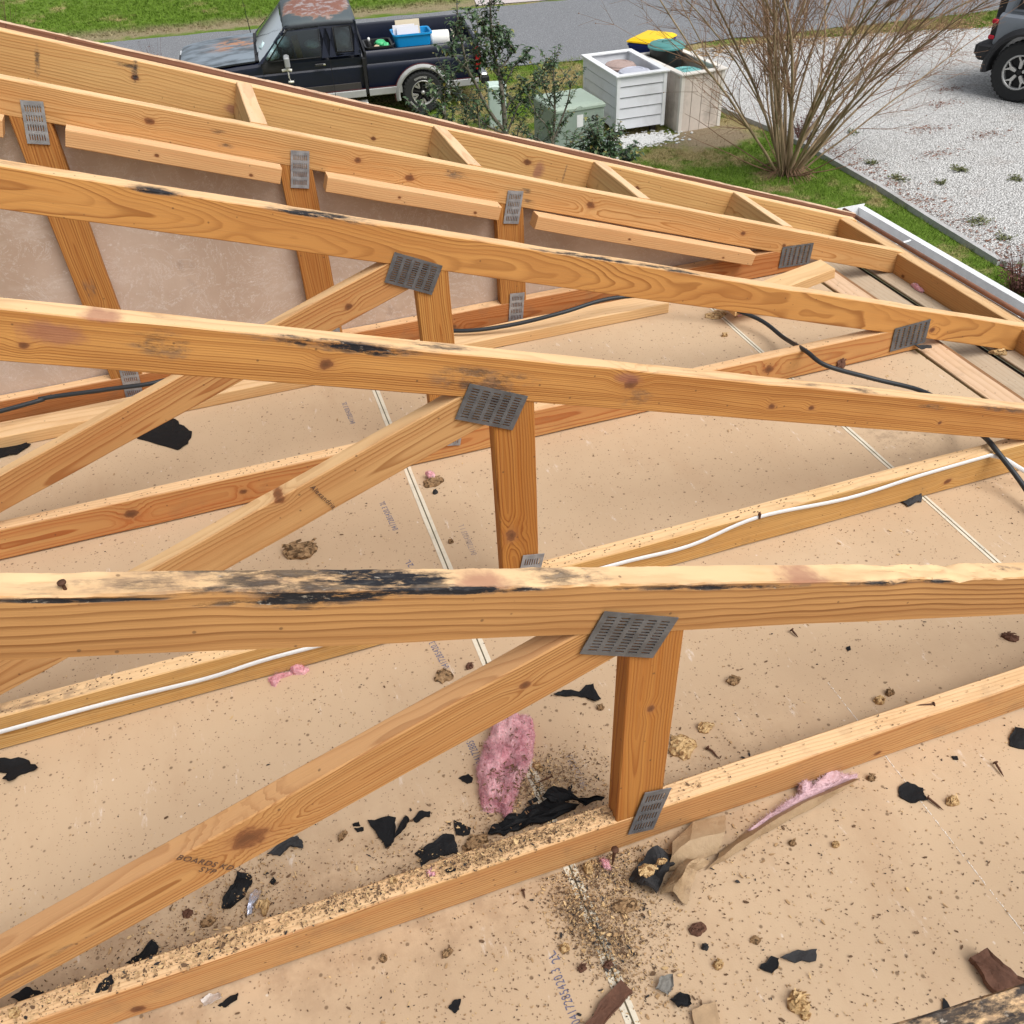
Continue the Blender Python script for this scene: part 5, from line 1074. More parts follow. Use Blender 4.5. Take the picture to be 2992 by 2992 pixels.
# ------------------------------------------------------------------ bins and boxes
WP = plain('white_paint_weathered', (.78, .80, .84), .55, .06, 8, dirt=.25); WT = plain('white_trim', (.80, .82, .84), .5, .04, 8, dirt=.15)
PP = plain('peeling_pinkish_paint', (.68, .60, .53), .7, .12, 12, dirt=.5, bump=.3); DK = plain('gap_shade_and_dark_parts', (.05, .045, .04), .9)
def bin_box(name, label, x0, x1, y0, y1, z0, z1, wall, trim, horizontal, rz=0, rim=.11):
    cx, cy = (x0 + x1) / 2, (y0 + y1) / 2; r = empty(name, (cx, cy, G), label, 'bin box', None, rz); a, b = (x1 - x0) / 2, (y1 - y0) / 2
    k = dict(local=True)
    if horizontal:
        n = 5; m = MB(); h = (z1 - z0) / n
        for i in range(n):
            zb = z0 + i * h; gap = .016
            for (ax, ay, bx, by, nx, ny) in ((-a, -b, a, -b, 0, -1), (a, -b, a, b, 1, 0), (a, b, -a, b, 0, 1), (-a, b, -a, -b, -1, 0)):
                o1, o0 = .022, .006
                vs = [(ax + nx * o1, ay + ny * o1, zb + gap), (bx + nx * o1, by + ny * o1, zb + gap), (bx + nx * o0, by + ny * o0, zb + h), (ax + nx * o0, ay + ny * o0, zb + h), (ax - nx * .01, ay - ny * .01, zb + gap), (bx - nx * .01, by - ny * .01, zb + gap), (bx - nx * .01, by - ny * .01, zb + h), (ax - nx * .01, ay - ny * .01, zb + h)]
                m.add(vs, [(0, 1, 2, 3), (4, 7, 6, 5), (0, 4, 5, 1), (3, 2, 6, 7), (0, 3, 7, 4), (1, 5, 6, 2)])
        m.build('slats', wall, r, **k)
    else:
        m = MB(); n = 7
        for side in range(4):
            L = 2 * a if side % 2 == 0 else 2 * b; nn = max(3, int(L / .17))
            for i in range(nn):
                u0, u1 = -L / 2 + i * L / nn + .005, -L / 2 + (i + 1) * L / nn - .005
                if side == 0: m.box(u0, u1, -b - .015, -b + .003, z0, z1)
                elif side == 2: m.box(u0, u1, b - .003, b + .015, z0, z1)
                elif side == 1: m.box(a - .003, a + .015, u0, u1, z0, z1)
                else: m.box(-a - .015, -a + .003, u0, u1, z0, z1)
        m.build('slats', wall, r, **k)
    m = MB(); m.box(-a + .012, -a + .02, -b + .012, b - .012, z0, z1 - .01); m.box(a - .02, a - .012, -b + .012, b - .012, z0, z1 - .01); m.box(-a + .02, a - .02, -b + .012, -b + .02, z0, z1 - .01); m.box(-a + .02, a - .02, b - .02, b - .012, z0, z1 - .01); m.box(-a + .02, a - .02, -b + .02, b - .02, z0, z0 + .02)
    m.build('liner', wall, r, **k)
    m = MB(); m.box(-a + .0102, -a + .0118, -b + .0102, b - .0102, z0 + .004, z1 - .012); m.box(a - .0118, a - .0102, -b + .0102, b - .0102, z0 + .004, z1 - .012); m.box(-a + .0118, a - .0118, -b + .0102, -b + .0118, z0 + .004, z1 - .012); m.box(-a + .0118, a - .0118, b - .0118, b - .0102, z0 + .004, z1 - .012); m.build('gap_shade_backing', DK, r, **k)  # dark sheets added behind the slats, painting shadow lines into the gaps
    for sx in (-1, 1):
        for sy in (-1, 1):
            m = MB(); x, y = sx * (a + .012), sy * (b + .012); w = .05
            m.rbox(min(x, x - sx * w) - (.012 if sx < 0 else -.0), max(x, x - sx * w) + (.012 if sx > 0 else 0), min(y, y - sy * w) - (.014 if sy < 0 else 0), max(y, y - sy * w) + (.014 if sy > 0 else 0), z0 - .01, z1, .004); m.build('corner_post', trim, r, **k)
    m = MB(); A, B, T = a + .055, b + .055, .028; i_a, i_b = A - rim, B - rim
    vs = [(-A, -B, z1), (A, -B, z1), (A, B, z1), (-A, B, z1), (-i_a, -i_b, z1), (i_a, -i_b, z1), (i_a, i_b, z1), (-i_a, i_b, z1)]; vs += [(x, y, z + T) for x, y, z in vs]
    fs = []
    for i in range(4):
        j = (i + 1) % 4; fs += [(i, j, j + 4, i + 4)[::-1], (i + 8, j + 8, j + 12, i + 12), (i, j, j + 8, i + 8), (i + 4, i + 12, j + 12, j + 4)]
    m.add(vs, fs); o = m.build('top_rim', trim, r, **k); recalc(o); bevel(o, .004, 1)
    if z0 > .05:
        m = MB()
        for sx in (-1, 1):
            for sy in (-1, 1): m.box(sx * (a - .12) - .04, sx * (a - .12) + .04, sy * (b - .12) - .04, sy * (b - .12) + .04, 0, z0)
        m.build('feet', DK, r, **k)
    return r
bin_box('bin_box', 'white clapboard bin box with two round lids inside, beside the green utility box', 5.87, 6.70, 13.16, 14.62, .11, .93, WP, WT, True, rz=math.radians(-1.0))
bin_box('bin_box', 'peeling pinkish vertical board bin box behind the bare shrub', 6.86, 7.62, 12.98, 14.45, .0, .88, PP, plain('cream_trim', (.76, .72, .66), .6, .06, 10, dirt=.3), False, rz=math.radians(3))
def can(name, label, x, y, r, zt, cbody, clid, zb=.15, handle=True, group='round lidded trash cans in the boxes'):
    o = empty(name, (x, y, G), label, 'trash can', group); k = dict(local=True)
    m = MB(); m.lathe([(r * .78, zb), (r * .80, zb + .01), (r * .94, zt - .10), (r * .97, zt - .06), (r * .97, zt - .055)], 28); m.build('body', cbody, o, True, **k)
    m = MB(); m.lathe([(r * .98, zt - .075), (r * 1.06, zt - .07), (r * 1.07, zt - .045), (r * .99, zt - .035), (r * .95, zt - .010), (r * .72, zt + .012), (r * .70, zt + .006), (r * .48, zt + .018), (r * .46, zt + .010), (.001, zt + .024)], 32); smooth_by(m.build('lid', clid, o, **k), 30)
    if handle: m = MB(); m.tube([(-r * .3, 0, zt + .012), (-r * .22, 0, zt + .034), (r * .22, 0, zt + .034), (r * .3, 0, zt + .012)], .011, 6); m.build('lid_handle', clid, o, True, **k)
    return o
can('trash_can', 'trash can with a dusty pinkish brown lid, farther one in the white clapboard box', 6.27, 14.02, .255, .915, plain('brown_can', (.16, .12, .10), .7), plain('dusty_pink_lid', (.40, .30, .27), .8, .3, 20, dirt=.3), handle=False)
can('trash_can', 'trash can with a pale lavender grey lid, nearer one in the white clapboard box', 6.31, 13.52, .265, .91, plain('grey_can', (.3, .3, .33), .7), plain('lavender_grey_lid', (.50, .52, .60), .6, .08, 20), handle=False)
TEAL = plain('teal_plastic', (.085, .27, .26), .45, .12, 14, dirt=.1)
can('trash_can', 'tall black trash can with a domed dark teal lid, in the pinkish box', 7.20, 14.18, .30, 1.10, plain('black_can', (.02, .022, .022), .4), TEAL)
can('trash_can', 'trash can with a tilted light teal lid, low in the pinkish box', 7.26, 13.52, .27, .80, plain('black_can_low', (.025, .03, .03), .5), plain('light_teal_lid', (.16, .42, .42), .5, .2, 16, dirt=.2))
# yellow-lidded wheeled bin
yb = empty('wheelie_bin', (7.40, 15.16, G), 'blue wheelie bin with a bright yellow lid, behind the bin boxes', 'wheelie bin', None, math.radians(-52)); k_ = dict(local=True)
BLU = plain('blue_plastic', (.012, .035, .20), .4, .1, 10); YEL = plain('yellow_plastic', (.86, .56, .01), .45, .05, 10)
m = MB(); m.loft([[Vector((sx * a, sy * b, z)) for sx, sy in ((-1, -1), (1, -1), (1, 1), (-1, 1))] for a, b, z in ((.20, .26, .05), (.27, .36, .86), (.30, .39, .88), (.30, .39, .94))]); bevel(m.build('body', BLU, yb, **k_), .02, 2)
m = MB(); m.loft([[Vector((sx * a + dx, sy * b, z)) for sx, sy in ((-1, -1), (1, -1), (1, 1), (-1, 1))] for a, b, z, dx in ((.315, .40, .941, 0), (.315, .40, .965, 0), (.28, .365, .985, 0), (.27, .355, .985, 0), (.255, .34, 1.005, 0), (.15, .24, 1.012, 0))]); bevel(m.build('lid', YEL, yb, **k_), .012, 2)
m = MB(); m.tube([(-.25, .42, .90), (-.25, .46, .93), (.25, .46, .93), (.25, .42, .90)], .014, 6); m.build('handle', BLU, yb, True, **k_)
for s in (-1, 1): m = MB(); m.lathe([(.10, -.025), (.12, -.02), (.12, .02), (.10, .025)], 20, 'y'); o = m.build('wheel', BLK, yb, True, **k_); o.location = (s * .25, .26, .12); o.rotation_euler[2] = math.pi / 2
# green utility cabinets
GRN = NT('pale_green_enamel', .55, .35); P_ = GRN.tc.outputs['Object']; c_ = GRN.mix(GRN.noise(P_, 3, 4, .6), (.225, .285, .245), (.285, .345, .30)); c_ = GRN.mix(GRN.sstep(GRN.noise(GRN.mapv(P_, scale=(14, 14, .8)), 1, 4, .7), .5, .75, 0, .35), c_, (.36, .40, .35)); GRN = GRN.color(c_)
GRL = plain('light_green_enamel', (.40, .50, .45), .55, .06, 5)
tr = empty('utility_cabinet', (4.93, 12.98, G), 'large pale green utility cabinet lettered SS with a white sticker', 'utility cabinet', None, math.radians(2))
m = MB(); m.rbox(-.42, .42, -.44, .44, .10, .73, .02); smooth_by(m.build('body', GRN, tr, **k_))
m = MB()
vs = []; A, B = .435, .455
rings = [[Vector((sx * a, sy * b, z)) for sx, sy in ((-1, -1), (1, -1), (1, 1), (-1, 1))] for a, b, z in ((A, B, .70), (A, B, .745), (A - .02, B - .02, .775), (A - .3, B - .12, .80))]
m.loft(rings); bevel(m.build('lid', plain('sage_green_lid', (.33, .41, .34), .55, .08, 5, dirt=.15), tr, **k_), .01, 2)
m = MB(); m.rbox(-.62, .66, -.60, .55, 0, .10, .03); smooth_by(m.build('pad', plain('green_grey_pad', (.27, .34, .32), .7, .1, 8), tr, **k_))
m = MB(); m.box(-.045, .06, -.4445, -.441, .46, .64); m.build('sticker', plain('white_sticker', (.75, .75, .76), .5), tr, **k_)
def flatx(s, size, x, y, z, rz, mat, parent, name='lettering', face='front', bold=.002):
    p = parent_mat(parent); rot = Matrix.Rotation(math.pi / 2, 4, 'X') if face == 'front' else Matrix.Identity(4)
    return text_curve(name, s, size, p @ Matrix.Translation((x, y, z)) @ Matrix.Rotation(rz, 4, 'Z') @ rot, mat, parent, extrude=.0008, bold=bold)
BK = plain('black_lettering', (.015, .015, .015), .6)
flatx('SS', .12, .20, -.443, .52, 0, BK, tr, bold=.004)
m = MB(); m.box(-.02, .06, .06, .075, .80, .808); m.build('latch', BK, tr, **k_)
sm = empty('utility_pedestal', (4.26, 14.62, G), 'small narrow pale green pedestal with numbers on its lid, behind the leafy shrub', 'utility pedestal', None, math.radians(-14))
m = MB(); m.rbox(-.15, .15, -.15, .15, 0, .64, .02); smooth_by(m.build('body', GRL, sm, **k_)); m = MB(); m.rbox(-.165, .165, -.165, .165, .62, .70, .025); smooth_by(m.build('lid', plain('mint_lid', (.50, .62, .56), .55), sm, **k_))
flatx('2 3', .09, .05, -.08, .7005, .3, BK, sm, face='top', bold=.003)
# ------------------------------------------------------------------ pickup truck
def paint(name, base, patches=None, rough=.35, top=None):
    t = NT(name, rough, .5); P = t.tc.outputs['Object']; b = t.noise(P, 3, 4, .6); c = t.mix(b, tuple(x * .8 for x in base), tuple(x * 1.25 for x in base))
    if patches == 'hood':
        n = t.n.new('ShaderNodeSeparateXYZ'); t.l.new(t.tc.outputs['Normal'], n.inputs[0]); up = t.sstep(n.outputs[2], .55, .9)
        e = t.math('MULTIPLY', up, t.sstep(t.noise(t.mapv(P, scale=(.8, 2.4, 1)), 2.3, 5, .65), .30, .62)); c = t.mix(t.math('MULTIPLY', up, .8), c, (.06, .075, .085)); c = t.mix(e, c, (.20, .24, .28))
        q = t.vmath('MULTIPLY', t.vmath('SUBTRACT', P, (3.05, -.18, 1.05)), (1.4, 2.2, 0)); r = t.math('MULTIPLY', up, t.math('MULTIPLY', t.sstep(t.vmath('LENGTH', q), .2, .95, 1, 0), t.sstep(t.noise(t.mapv(P, scale=(1, 2.6, 1)), 5, 5, .7), .46, .58)))
        c = t.mix(r, c, (.42, .20, .10)); t.b.inputs['Roughness'].default_value = .6
    if patches == 'roof':
        n = t.n.new('ShaderNodeSeparateXYZ'); t.l.new(t.tc.outputs['Normal'], n.inputs[0]); up = t.sstep(n.outputs[2], .80, .97)
        c = t.mix(t.sstep(n.outputs[2], .3, .8, 0, .9), c, (.075, .095, .105))
        q = t.vmath('MULTIPLY', t.vmath('SUBTRACT', P, (1.60, 0, 1.62)), (1.62, 1.45, 0)); nz_ = t.noise(P, 4, 5, .65)
        d = t.math('ADD', t.vmath('LENGTH', q), t.math('MULTIPLY_ADD', nz_, 1.0, -.5)); inside = t.math('MULTIPLY', t.sstep(d, .78, .92, 1, 0), t.sstep(n.outputs[2], .6, .85))
        c = t.mix(inside, c, t.mix(t.sstep(t.noise(P, 7, 5, .7), .38, .50), (.30, .25, .25), t.mix(t.noise(P, 20, 3), (.15, .060, .045), (.26, .12, .08))))
        c = t.mix(t.math('MULTIPLY', t.sstep(t.math('ABSOLUTE', t.math('SUBTRACT', d, .84)), .0, .10, .25, 0), t.sstep(n.outputs[2], .6, .85)), c, (.44, .27, .18)); t.b.inputs['Roughness'].default_value = .65
    return t.color(c)
NAVY = paint('navy_black_paint', (.005, .008, .022)); HOODP = paint('faded_hood_paint', (.012, .015, .022), 'hood'); ROOFP = paint('rusted_roof_paint', (.014, .017, .024), 'roof')
SILV = plain('silver_grey_cladding', (.40, .41, .41), .5, .12, 6, dirt=.35); MAR = plain('maroon_stripe', (.09, .018, .022), .5); RUB = plain('tyre_rubber', (.022, .023, .024), .85, .2, 40, bump=.2)
def glass(name, tint=(.35, .42, .42), alpha=.5, rough=.08):
    t = NT(name, rough, .5); n = t.n; tr_ = n.new('ShaderNodeBsdfTransparent'); tr_.inputs[0].default_value = (*tint, 1); gl = n.new('ShaderNodeBsdfGlossy'); gl.inputs['Roughness'].default_value = rough; gl.inputs[0].default_value = (.8, .85, .88, 1)
    mx = n.new('ShaderNodeMixShader'); fr = n.new('ShaderNodeFresnel'); fr.inputs[0].default_value = 1.5; f2 = t.math('ADD', fr.outputs[0], alpha, clamp=True); t.l.new(f2, mx.inputs[0]); t.l.new(tr_.outputs[0], mx.inputs[1]); t.l.new(gl.outputs[0], mx.inputs[2]); t.l.new(mx.outputs[0], n['Material Output'].inputs[0]); return t.m
GLW = glass('windscreen_glass', (.75, .88, .88), .14); GLS = glass('side_glass', (.35, .42, .42), .03)
CHR = plain('chrome', (.62, .62, .62), .15, .05, 10, metal=1); ALU = plain('aluminium_rim', (.42, .42, .40), .4, .1, 14, metal=.5)
fwd = Vector((-.9955, .095, 0)).normalized(); lft = Vector((0, 0, 1)).cross(fwd)
orig = Vector((3.25, 15.844, G + TZ(15.844) + .08)) - lft * .93
tk = empty('pickup_truck', orig, 'old navy pickup truck with rusted roof and hood and a loaded bed', 'pickup truck', None, math.atan2(fwd.y, fwd.x)); k_ = dict(local=True); tk.rotation_euler[0] = -math.atan(SLP); tk.scale = (1.02, 1.12, 1.03)
def outer(zt, w=1.0, crown=0, zb=.40, topw=None):
    W = .86 * w
    return [(W - .05, zb), (W - .01, zb + .05), (W, .60), (W + .005, .80), (W - .004, .86), (W - .022, .885), (W - .020, zt - .10), (W - .035, zt - .04), (W - .07, zt)]
# front body: fenders, doors, hood loft
st = [(.985, 1.055, 1), (1.6, 1.055, 1), (2.2, 1.055, 1), (2.66, 1.06, 1), (2.78, 1.045, 1), (3.1, 1.03, .995), (3.5, 1.00, .985), (3.8, .97, .97), (3.96, .94, .955), (4.03, .86, .945), (4.05, .74, .94)]
rings = []
for x, zt, w in st:
    h = outer(max(zt, .95), w) if zt >= .95 else [(p[0], min(p[1], zt)) for p in outer(.97, w)]
    crown = .035 if x > 2.7 and x < 4 else .0
    L = [Vector((x, y, z)) for y, z in h] + [Vector((x, .45, h[-1][1] + crown * .8)), Vector((x, .0, h[-1][1] + crown)), Vector((x, -.45, h[-1][1] + crown * .8))] + [Vector((x, -y, z)) for y, z in h[::-1]]
    rings.append(L)
m = MB(); m.loft(rings); fb_ = m.build('cab_body', NAVY, tk, **k_); recalc(fb_)
def cutcyl(o, x, z, r, y0=-1.2, y1=1.2):
    mm = MB(); mm.lathe([(r, y0), (r, y1)], 40, 'y', (x, 0, z)); c = mm.build('cut', None, None); c.location = o.location; recalc(c)
    w = o.matrix_world.copy(); p_ = o.parent; o.parent = None; o.matrix_world = Matrix.Identity(4); c.matrix_world = Matrix.Identity(4)
    md = o.modifiers.new('b', 'BOOLEAN'); md.operation = 'DIFFERENCE'; md.object = c; md.solver = 'EXACT'
    bpy.context.view_layer.update(); dg = bpy.context.evaluated_depsgraph_get(); me = bpy.data.meshes.new_from_object(o.evaluated_get(dg)); o.modifiers.clear(); old = o.data; o.data = me; bpy.data.objects.remove(c); o.parent = p_; o.matrix_world = Matrix.Identity(4); o.location = (0, 0, 0); o.rotation_euler = (0, 0, 0); o.matrix_parent_inverse = Matrix.Identity(4)
cutcyl(fb_, 3.17, .36, .43); smooth_by(fb_, 24)
# hood skin
m = MB(); rr = []
for x, zt, w in ((2.74, 1.052, 1), (3.1, 1.036, .995), (3.5, 1.006, .985), (3.8, .976, .97), (3.95, .945, .96), (4.0, .915, .955)):
    W = .70 * w; c = .036; rr.append([Vector((x, y, zt + c * (1 - (y / .8) ** 2) + dz_)) for dz_, ys in ((.006, (W, W * .6, W * .25, 0, -W * .25, -W * .6, -W)), (-.02, (-W, -W * .6, 0, W * .6, W))) for y in ys])
m.loft(rr); o = m.build('hood', HOODP, tk, **k_); recalc(o); smooth_by(o, 50)
m = MB(); m.box(2.60, 2.745, -.68, .68, 1.052, 1.066); m.build('cowl', plain('black_cowl', (.02, .02, .022), .7), tk, **k_)
# greenhouse: roof and pillars
def quadpost(m, b0, b1, t0, t1, th):
    """post between bottom edge b0-b1 and top edge t0-t1, thickness towards centre"""
    V = []
    for p in (b0, b1, t1, t0): V.append(Vector(p))
    s = -1 if V[0].y > 0 else 1; off = Vector((0, th * s, 0)); m.add(V + [v + off for v in V], [(0, 1, 2, 3), (7, 6, 5, 4), (0, 4, 5, 1), (1, 5, 6, 2), (2, 6, 7, 3), (3, 7, 4, 0)])
m = MB()
for s in (1, -1):
    Yb, Yt = .825 * s, .70 * s; zb, zt = 1.05, 1.52
    quadpost(m, (2.63, Yb, zb), (2.70, Yb - .01 * s, zb - .01), (2.17, Yt, zt), (2.13, Yt, zt), .05)          # A
    quadpost(m, (1.645, Yb, zb), (1.52, Yb, zb), (1.52, Yt, zt), (1.62, Yt, zt), .04)                          # B (door frame)
    quadpost(m, (1.52, Yb, zb), (1.40, Yb, zb), (1.40, Yt, zt), (1.52, Yt, zt), .045)
    quadpost(m, (1.10, Yb, zb), (.985, Yb, zb), (1.02, Yt, zt), (1.10, Yt, zt), .045)                          # C
    quadpost(m, (1.40, Yb, zb), (1.10, Yb, zb), (1.10, Yb - .012 * s, zb + .05), (1.40, Yb - .012 * s, zb + .05), .045)
    quadpost(m, (2.16, Yt + .02 * s, zt - .06), (1.02, Yt + .02 * s, zt - .06), (1.02, Yt - .005 * s, zt + .02), (2.16, Yt - .005 * s, zt + .02), .05)
# rear wall of the cab with window opening
m.box(.985, 1.02, -.82, .82, 1.0, 1.12); m.box(1.0, 1.03, -.72, -.50, 1.12, 1.53); m.box(1.0, 1.03, .50, .72, 1.12, 1.53); m.box(1.0, 1.03, -.5, .5, 1.45, 1.53)
o = m.build('pillars', NAVY, tk, **k_); recalc(o)
rings = []
for x, w, z0, zc in ((.995, .66, 1.50, 1.52), (1.01, .70, 1.50, 1.575), (1.08, .715, 1.50, 1.605), (1.4, .72, 1.505, 1.625), (1.8, .72, 1.505, 1.625), (2.06, .715, 1.505, 1.605), (2.16, .70, 1.50, 1.565), (2.20, .67, 1.50, 1.52)):
    pr = [(w, z0), (w, z0 + (zc - z0) * .25), (w - .04, z0 + (zc - z0) * .66), (w - .12, z0 + (zc - z0) * .88), (w * .4, zc), (0, zc + .004)]
    rings.append([Vector((x, y, z)) for y, z in pr] + [Vector((x, -y, z)) for y, z in pr[:-1][::-1]])
m = MB(); m.loft(rings); o = m.build('roof', ROOFP, tk, **k_); recalc(o); smooth_by(o, 60)
m = MB(); m.add([(2.665, .79, 1.06), (2.665, -.79, 1.06), (2.72, -.4, 1.055), (2.74, 0, 1.055), (2.72, .4, 1.055), (2.185, .66, 1.52), (2.185, -.66, 1.52), (2.21, -.33, 1.525), (2.215, 0, 1.525), (2.21, .33, 1.525)], [(0, 4, 9, 5), (4, 3, 8, 9), (3, 2, 7, 8), (2, 1, 6, 7)])
m.build('windscreen', GLW, tk, True, **k_)
RUBT = plain('window_rubber', (.012, .012, .013), .7)
for s, nm in ((1, 'near'), (-1, 'far')):
    y = lambda z: (.825 - (z - 1.05) * .266 - .018) * s
    m = MB(); m.add([(2.56, y(1.06), 1.06), (1.64, y(1.06), 1.06), (1.61, y(1.5), 1.50), (2.12, y(1.5), 1.50)], [(0, 1, 2, 3)]); m.build('door_window', GLS, tk, **k_)
    m = MB(); m.add([(1.40, y(1.10), 1.10), (1.10, y(1.10), 1.10), (1.10, y(1.47), 1.47), (1.40, y(1.47), 1.47)], [(0, 1, 2, 3)]); m.build('quarter_window', GLS, tk, **k_)
    # rubber surrounds and window frames proud of the glass
    m = MB(); q = lambda x, z, d=.012: Vector((x, y(z) + d * s, z))
    m.tube([q(2.54, 1.065), q(1.66, 1.065), q(1.63, 1.485), q(2.13, 1.485), q(2.54, 1.065)], .011, 6); m.tube([q(1.39, 1.11), q(1.11, 1.11), q(1.11, 1.465), q(1.39, 1.465), q(1.39, 1.11)], .016, 6); m.build('window_rubber', RUBT, tk, True, **k_)
    # door seams, handle
    m = MB(); m.box(1.512, 1.522, .862 * s - .004, .862 * s + .004, .44, 1.04); m.box(2.635, 2.645, .862 * s - .004, .862 * s + .004, .44, 1.04); m.box(1.522, 2.635, .865 * s - .003, .865 * s + .003, .438, .446); m.build('door_seam', RUBT, tk, **k_)
    m = MB(); m.rbox(1.60, 1.78, .838 * s - .012, .838 * s + .012, .935, .975, .008); m.build('door_handle', plain('black_handle', (.03, .03, .032), .4), tk, **k_)
    m = MB(); m.rbox(1.60, 1.64, .852 * s - .004, .852 * s + .004, .943, .967, .003); m.build('door_lock', CHR, tk, **k_)
    # lower silver cladding and arch flares with maroon stripe
    m = MB(); m2 = MB()
    for xa, xb in ((.99, 1.513), (1.523, 2.635), (2.645, 2.70), (.36, .93), (-1.0, -.42)):
        m.loft([[Vector((x, yy * s, z)) for yy, z in ((.855, .385), (.872, .40), (.878, .50), (.862, .512), (.845, .50), (.845, .39))] for x in (xa, xb)]); m2.box(xa, xb, .8665 * s - .004, .8665 * s + .004, .514, .524)
    for cx in (0, 3.17):
        rg = []; rs = []
        for i in range(29):
            a = math.radians(-12 + 204 * i / 28); kx = 1.0 if cx == 0 else 1
            P2 = lambda r, yy: Vector((cx + r * math.cos(a) * 1.02, yy * s, .36 + r * math.sin(a) * .98))
            rg.append([P2(.395, .80), P2(.398, .885), P2(.425, .895), (P2(.465, .880)), (P2(.475, .864)), P2(.475, .84)]); rs.append([P2(.476, .868), P2(.478, .872), P2(.487, .870), P2(.488, .862)])
        m.loft(rg); m2.loft(rs)
    o = m.build('side_cladding', SILV, tk, **k_); recalc(o); smooth_by(o, 40); o = m2.build('maroon_stripe', MAR, tk, **k_); recalc(o)
    m = MB(); m.loft([[Vector((x, yy * s, z)) for yy, z in ((.93, .285), (.95, .30), (.93, .318), (.80, .318), (.80, .285))] for x in (.98, 2.6)]); o = m.build('running_board', ALU, tk, **k_); recalc(o)
    m = MB(); m.rbox(2.20, 2.30, .86 * s - .02, 1.03 * s + .0 if s > 0 else -.84, 1.03, 1.17, .02) if False else m.rbox(2.18, 2.27, min(.90 * s, 1.08 * s), max(.90 * s, 1.08 * s), 1.03, 1.19, .025); o = m.build('door_mirror', plain('grey_mirror_shell', (.30, .31, .32), .35), tk, **k_); smooth_by(o)
    m = MB(); m.tube([(2.24, .85 * s, .99), (2.235, .98 * s, 1.02)], .016, 6); m.tube([(2.235, .98 * s, .98), (2.235, .985 * s, .86), (2.22, .985 * s, .80)], .012, 6); m.tube([(2.33, .99 * s, .975), (2.235, .985 * s, .985), (2.17, .99 * s, .965)], .022, 7); m.tube([(2.26, .99 * s, .795), (2.17, .99 * s, .79)], .018, 6); m.build('taped_mirror_bracket', plain('white_tape', (.70, .69, .62), .6, .25, 30), tk, True, **k_)
# things seen through the glass
m = MB(); m.box(1.05, 2.6, -.80, .80, .42, .60); m.build('cabin_floor', DK, tk, **k_)
for s in (-.38, .38):
    m = MB(); m.rbox(1.50, 2.0, s - .26, s + .26, .62, .80, .05); m.rbox(1.40, 1.56, s - .26, s + .26, .74, 1.24, .05); m.rbox(1.44, 1.54, s - .12, s + .12, 1.25, 1.40, .03); m.build('seat', plain('grey_seat', (.05, .05, .055), .9), tk, True, **k_)
m = MB(); m.rbox(2.28, 2.66, -.76, .76, .85, 1.045, .04); m.build('dashboard', plain('dark_dashboard', (.03, .03, .032), .8), tk, True, **k_)
m = MB(); m.lathe([(.17, -.012), (.185, 0), (.17, .012), (.155, 0)], 24, 'y', (2.12, 0, 0)); o = m.build('steering_wheel', RUBT, tk, True, **k_); o.rotation_euler = (0, 0, math.radians(90)); o.location = (2.1, -1.75, 1.03)
PB = plain('pale_plastic_bag', (.55, .70, .72), .4, .35, 12, bump=.8); JUNK = [(2.5, .30, 1.12, .14, .17), (2.42, -.25, 1.13, .16, .2), (2.45, .60, 1.09, .12, .14), (2.2, .25, 1.15, .12, .16), (2.52, .02, 1.1, .1, .12), (1.75, .50, 1.18, .13, .10)]
def lump(x, y, z, r, h, seed, m):
    vs = []
    for v in IV2: d = 1 + .35 * mnoise.noise(v * 2.2 + Vector((seed, 0, 0))); vs.append((x + v.x * r * d, y + v.y * r * d, z + v.z * h * d * .6))
    m.add(vs, IF2)
bm_ = bmesh.new(); bmesh.ops.create_icosphere(bm_, subdivisions=3, radius=1); IV2 = [v.co.copy() for v in bm_.verts]; IF2 = [[v.index for v in f.verts] for f in bm_.faces]; bm_.free()
for i, (x, y, z, r, h) in enumerate(JUNK):
    m = MB(); lump(x, y, z, r, h, i * 3.1, m); o = m.build('plastic_bag', PB, None, True); o.matrix_world = parent_mat(tk) ; tag(o, ['pale plastic bag on the truck dashboard, nearest the driver door', 'pale plastic bag on the far side of the truck dashboard', 'small pale bag in the corner of the truck windscreen', 'pale bag behind the truck windscreen, above the wheel', 'small pale bag in the middle of the truck dashboard', 'pale hanging bag seen through the truck door window'][i], 'plastic bag', 'pale bags inside the pickup cab')
m = MB(); lump(1.25, .50, 1.22, .17, .30, 9, m); o = m.build('plastic_bag', plain('cloudy_bag', (.42, .44, .48), .5, .5, 10, bump=.8), None, True); o.matrix_world = parent_mat(tk); tag(o, 'large cloudy grey bag filling the small rear side window of the truck', 'plastic bag', 'pale bags inside the pickup cab')
m = MB(); m.rbox(1.66, 1.76, .36, .62, .95, 1.30, .01, Matrix.Rotation(.15, 3, 'Y')); o = m.build('paper_sack', plain('brown_sack', (.24, .18, .08), .8), None, True); o.matrix_world = parent_mat(tk) @ Matrix.Translation((.15, 0, .26)); tag(o, 'brown paper sack seen through the truck door window', 'paper sack')
# wipers, antenna
m = MB(); m.tube([(2.72, .45, 1.075), (2.60, .30, 1.13), (2.50, .12, 1.20)], .006, 5); m.tube([(2.74, -.10, 1.075), (2.62, -.25, 1.13), (2.52, -.42, 1.20)], .006, 5); m.build('wiper', RUBT, tk, True, **k_)
m = MB(); m.tube([(2.78, -.78, 1.05), (2.80, -.78, 1.5), (2.86, -.78, 2.05)], [.008, .004, .002], 5); m.build('antenna', RUBT, tk, True, **k_)
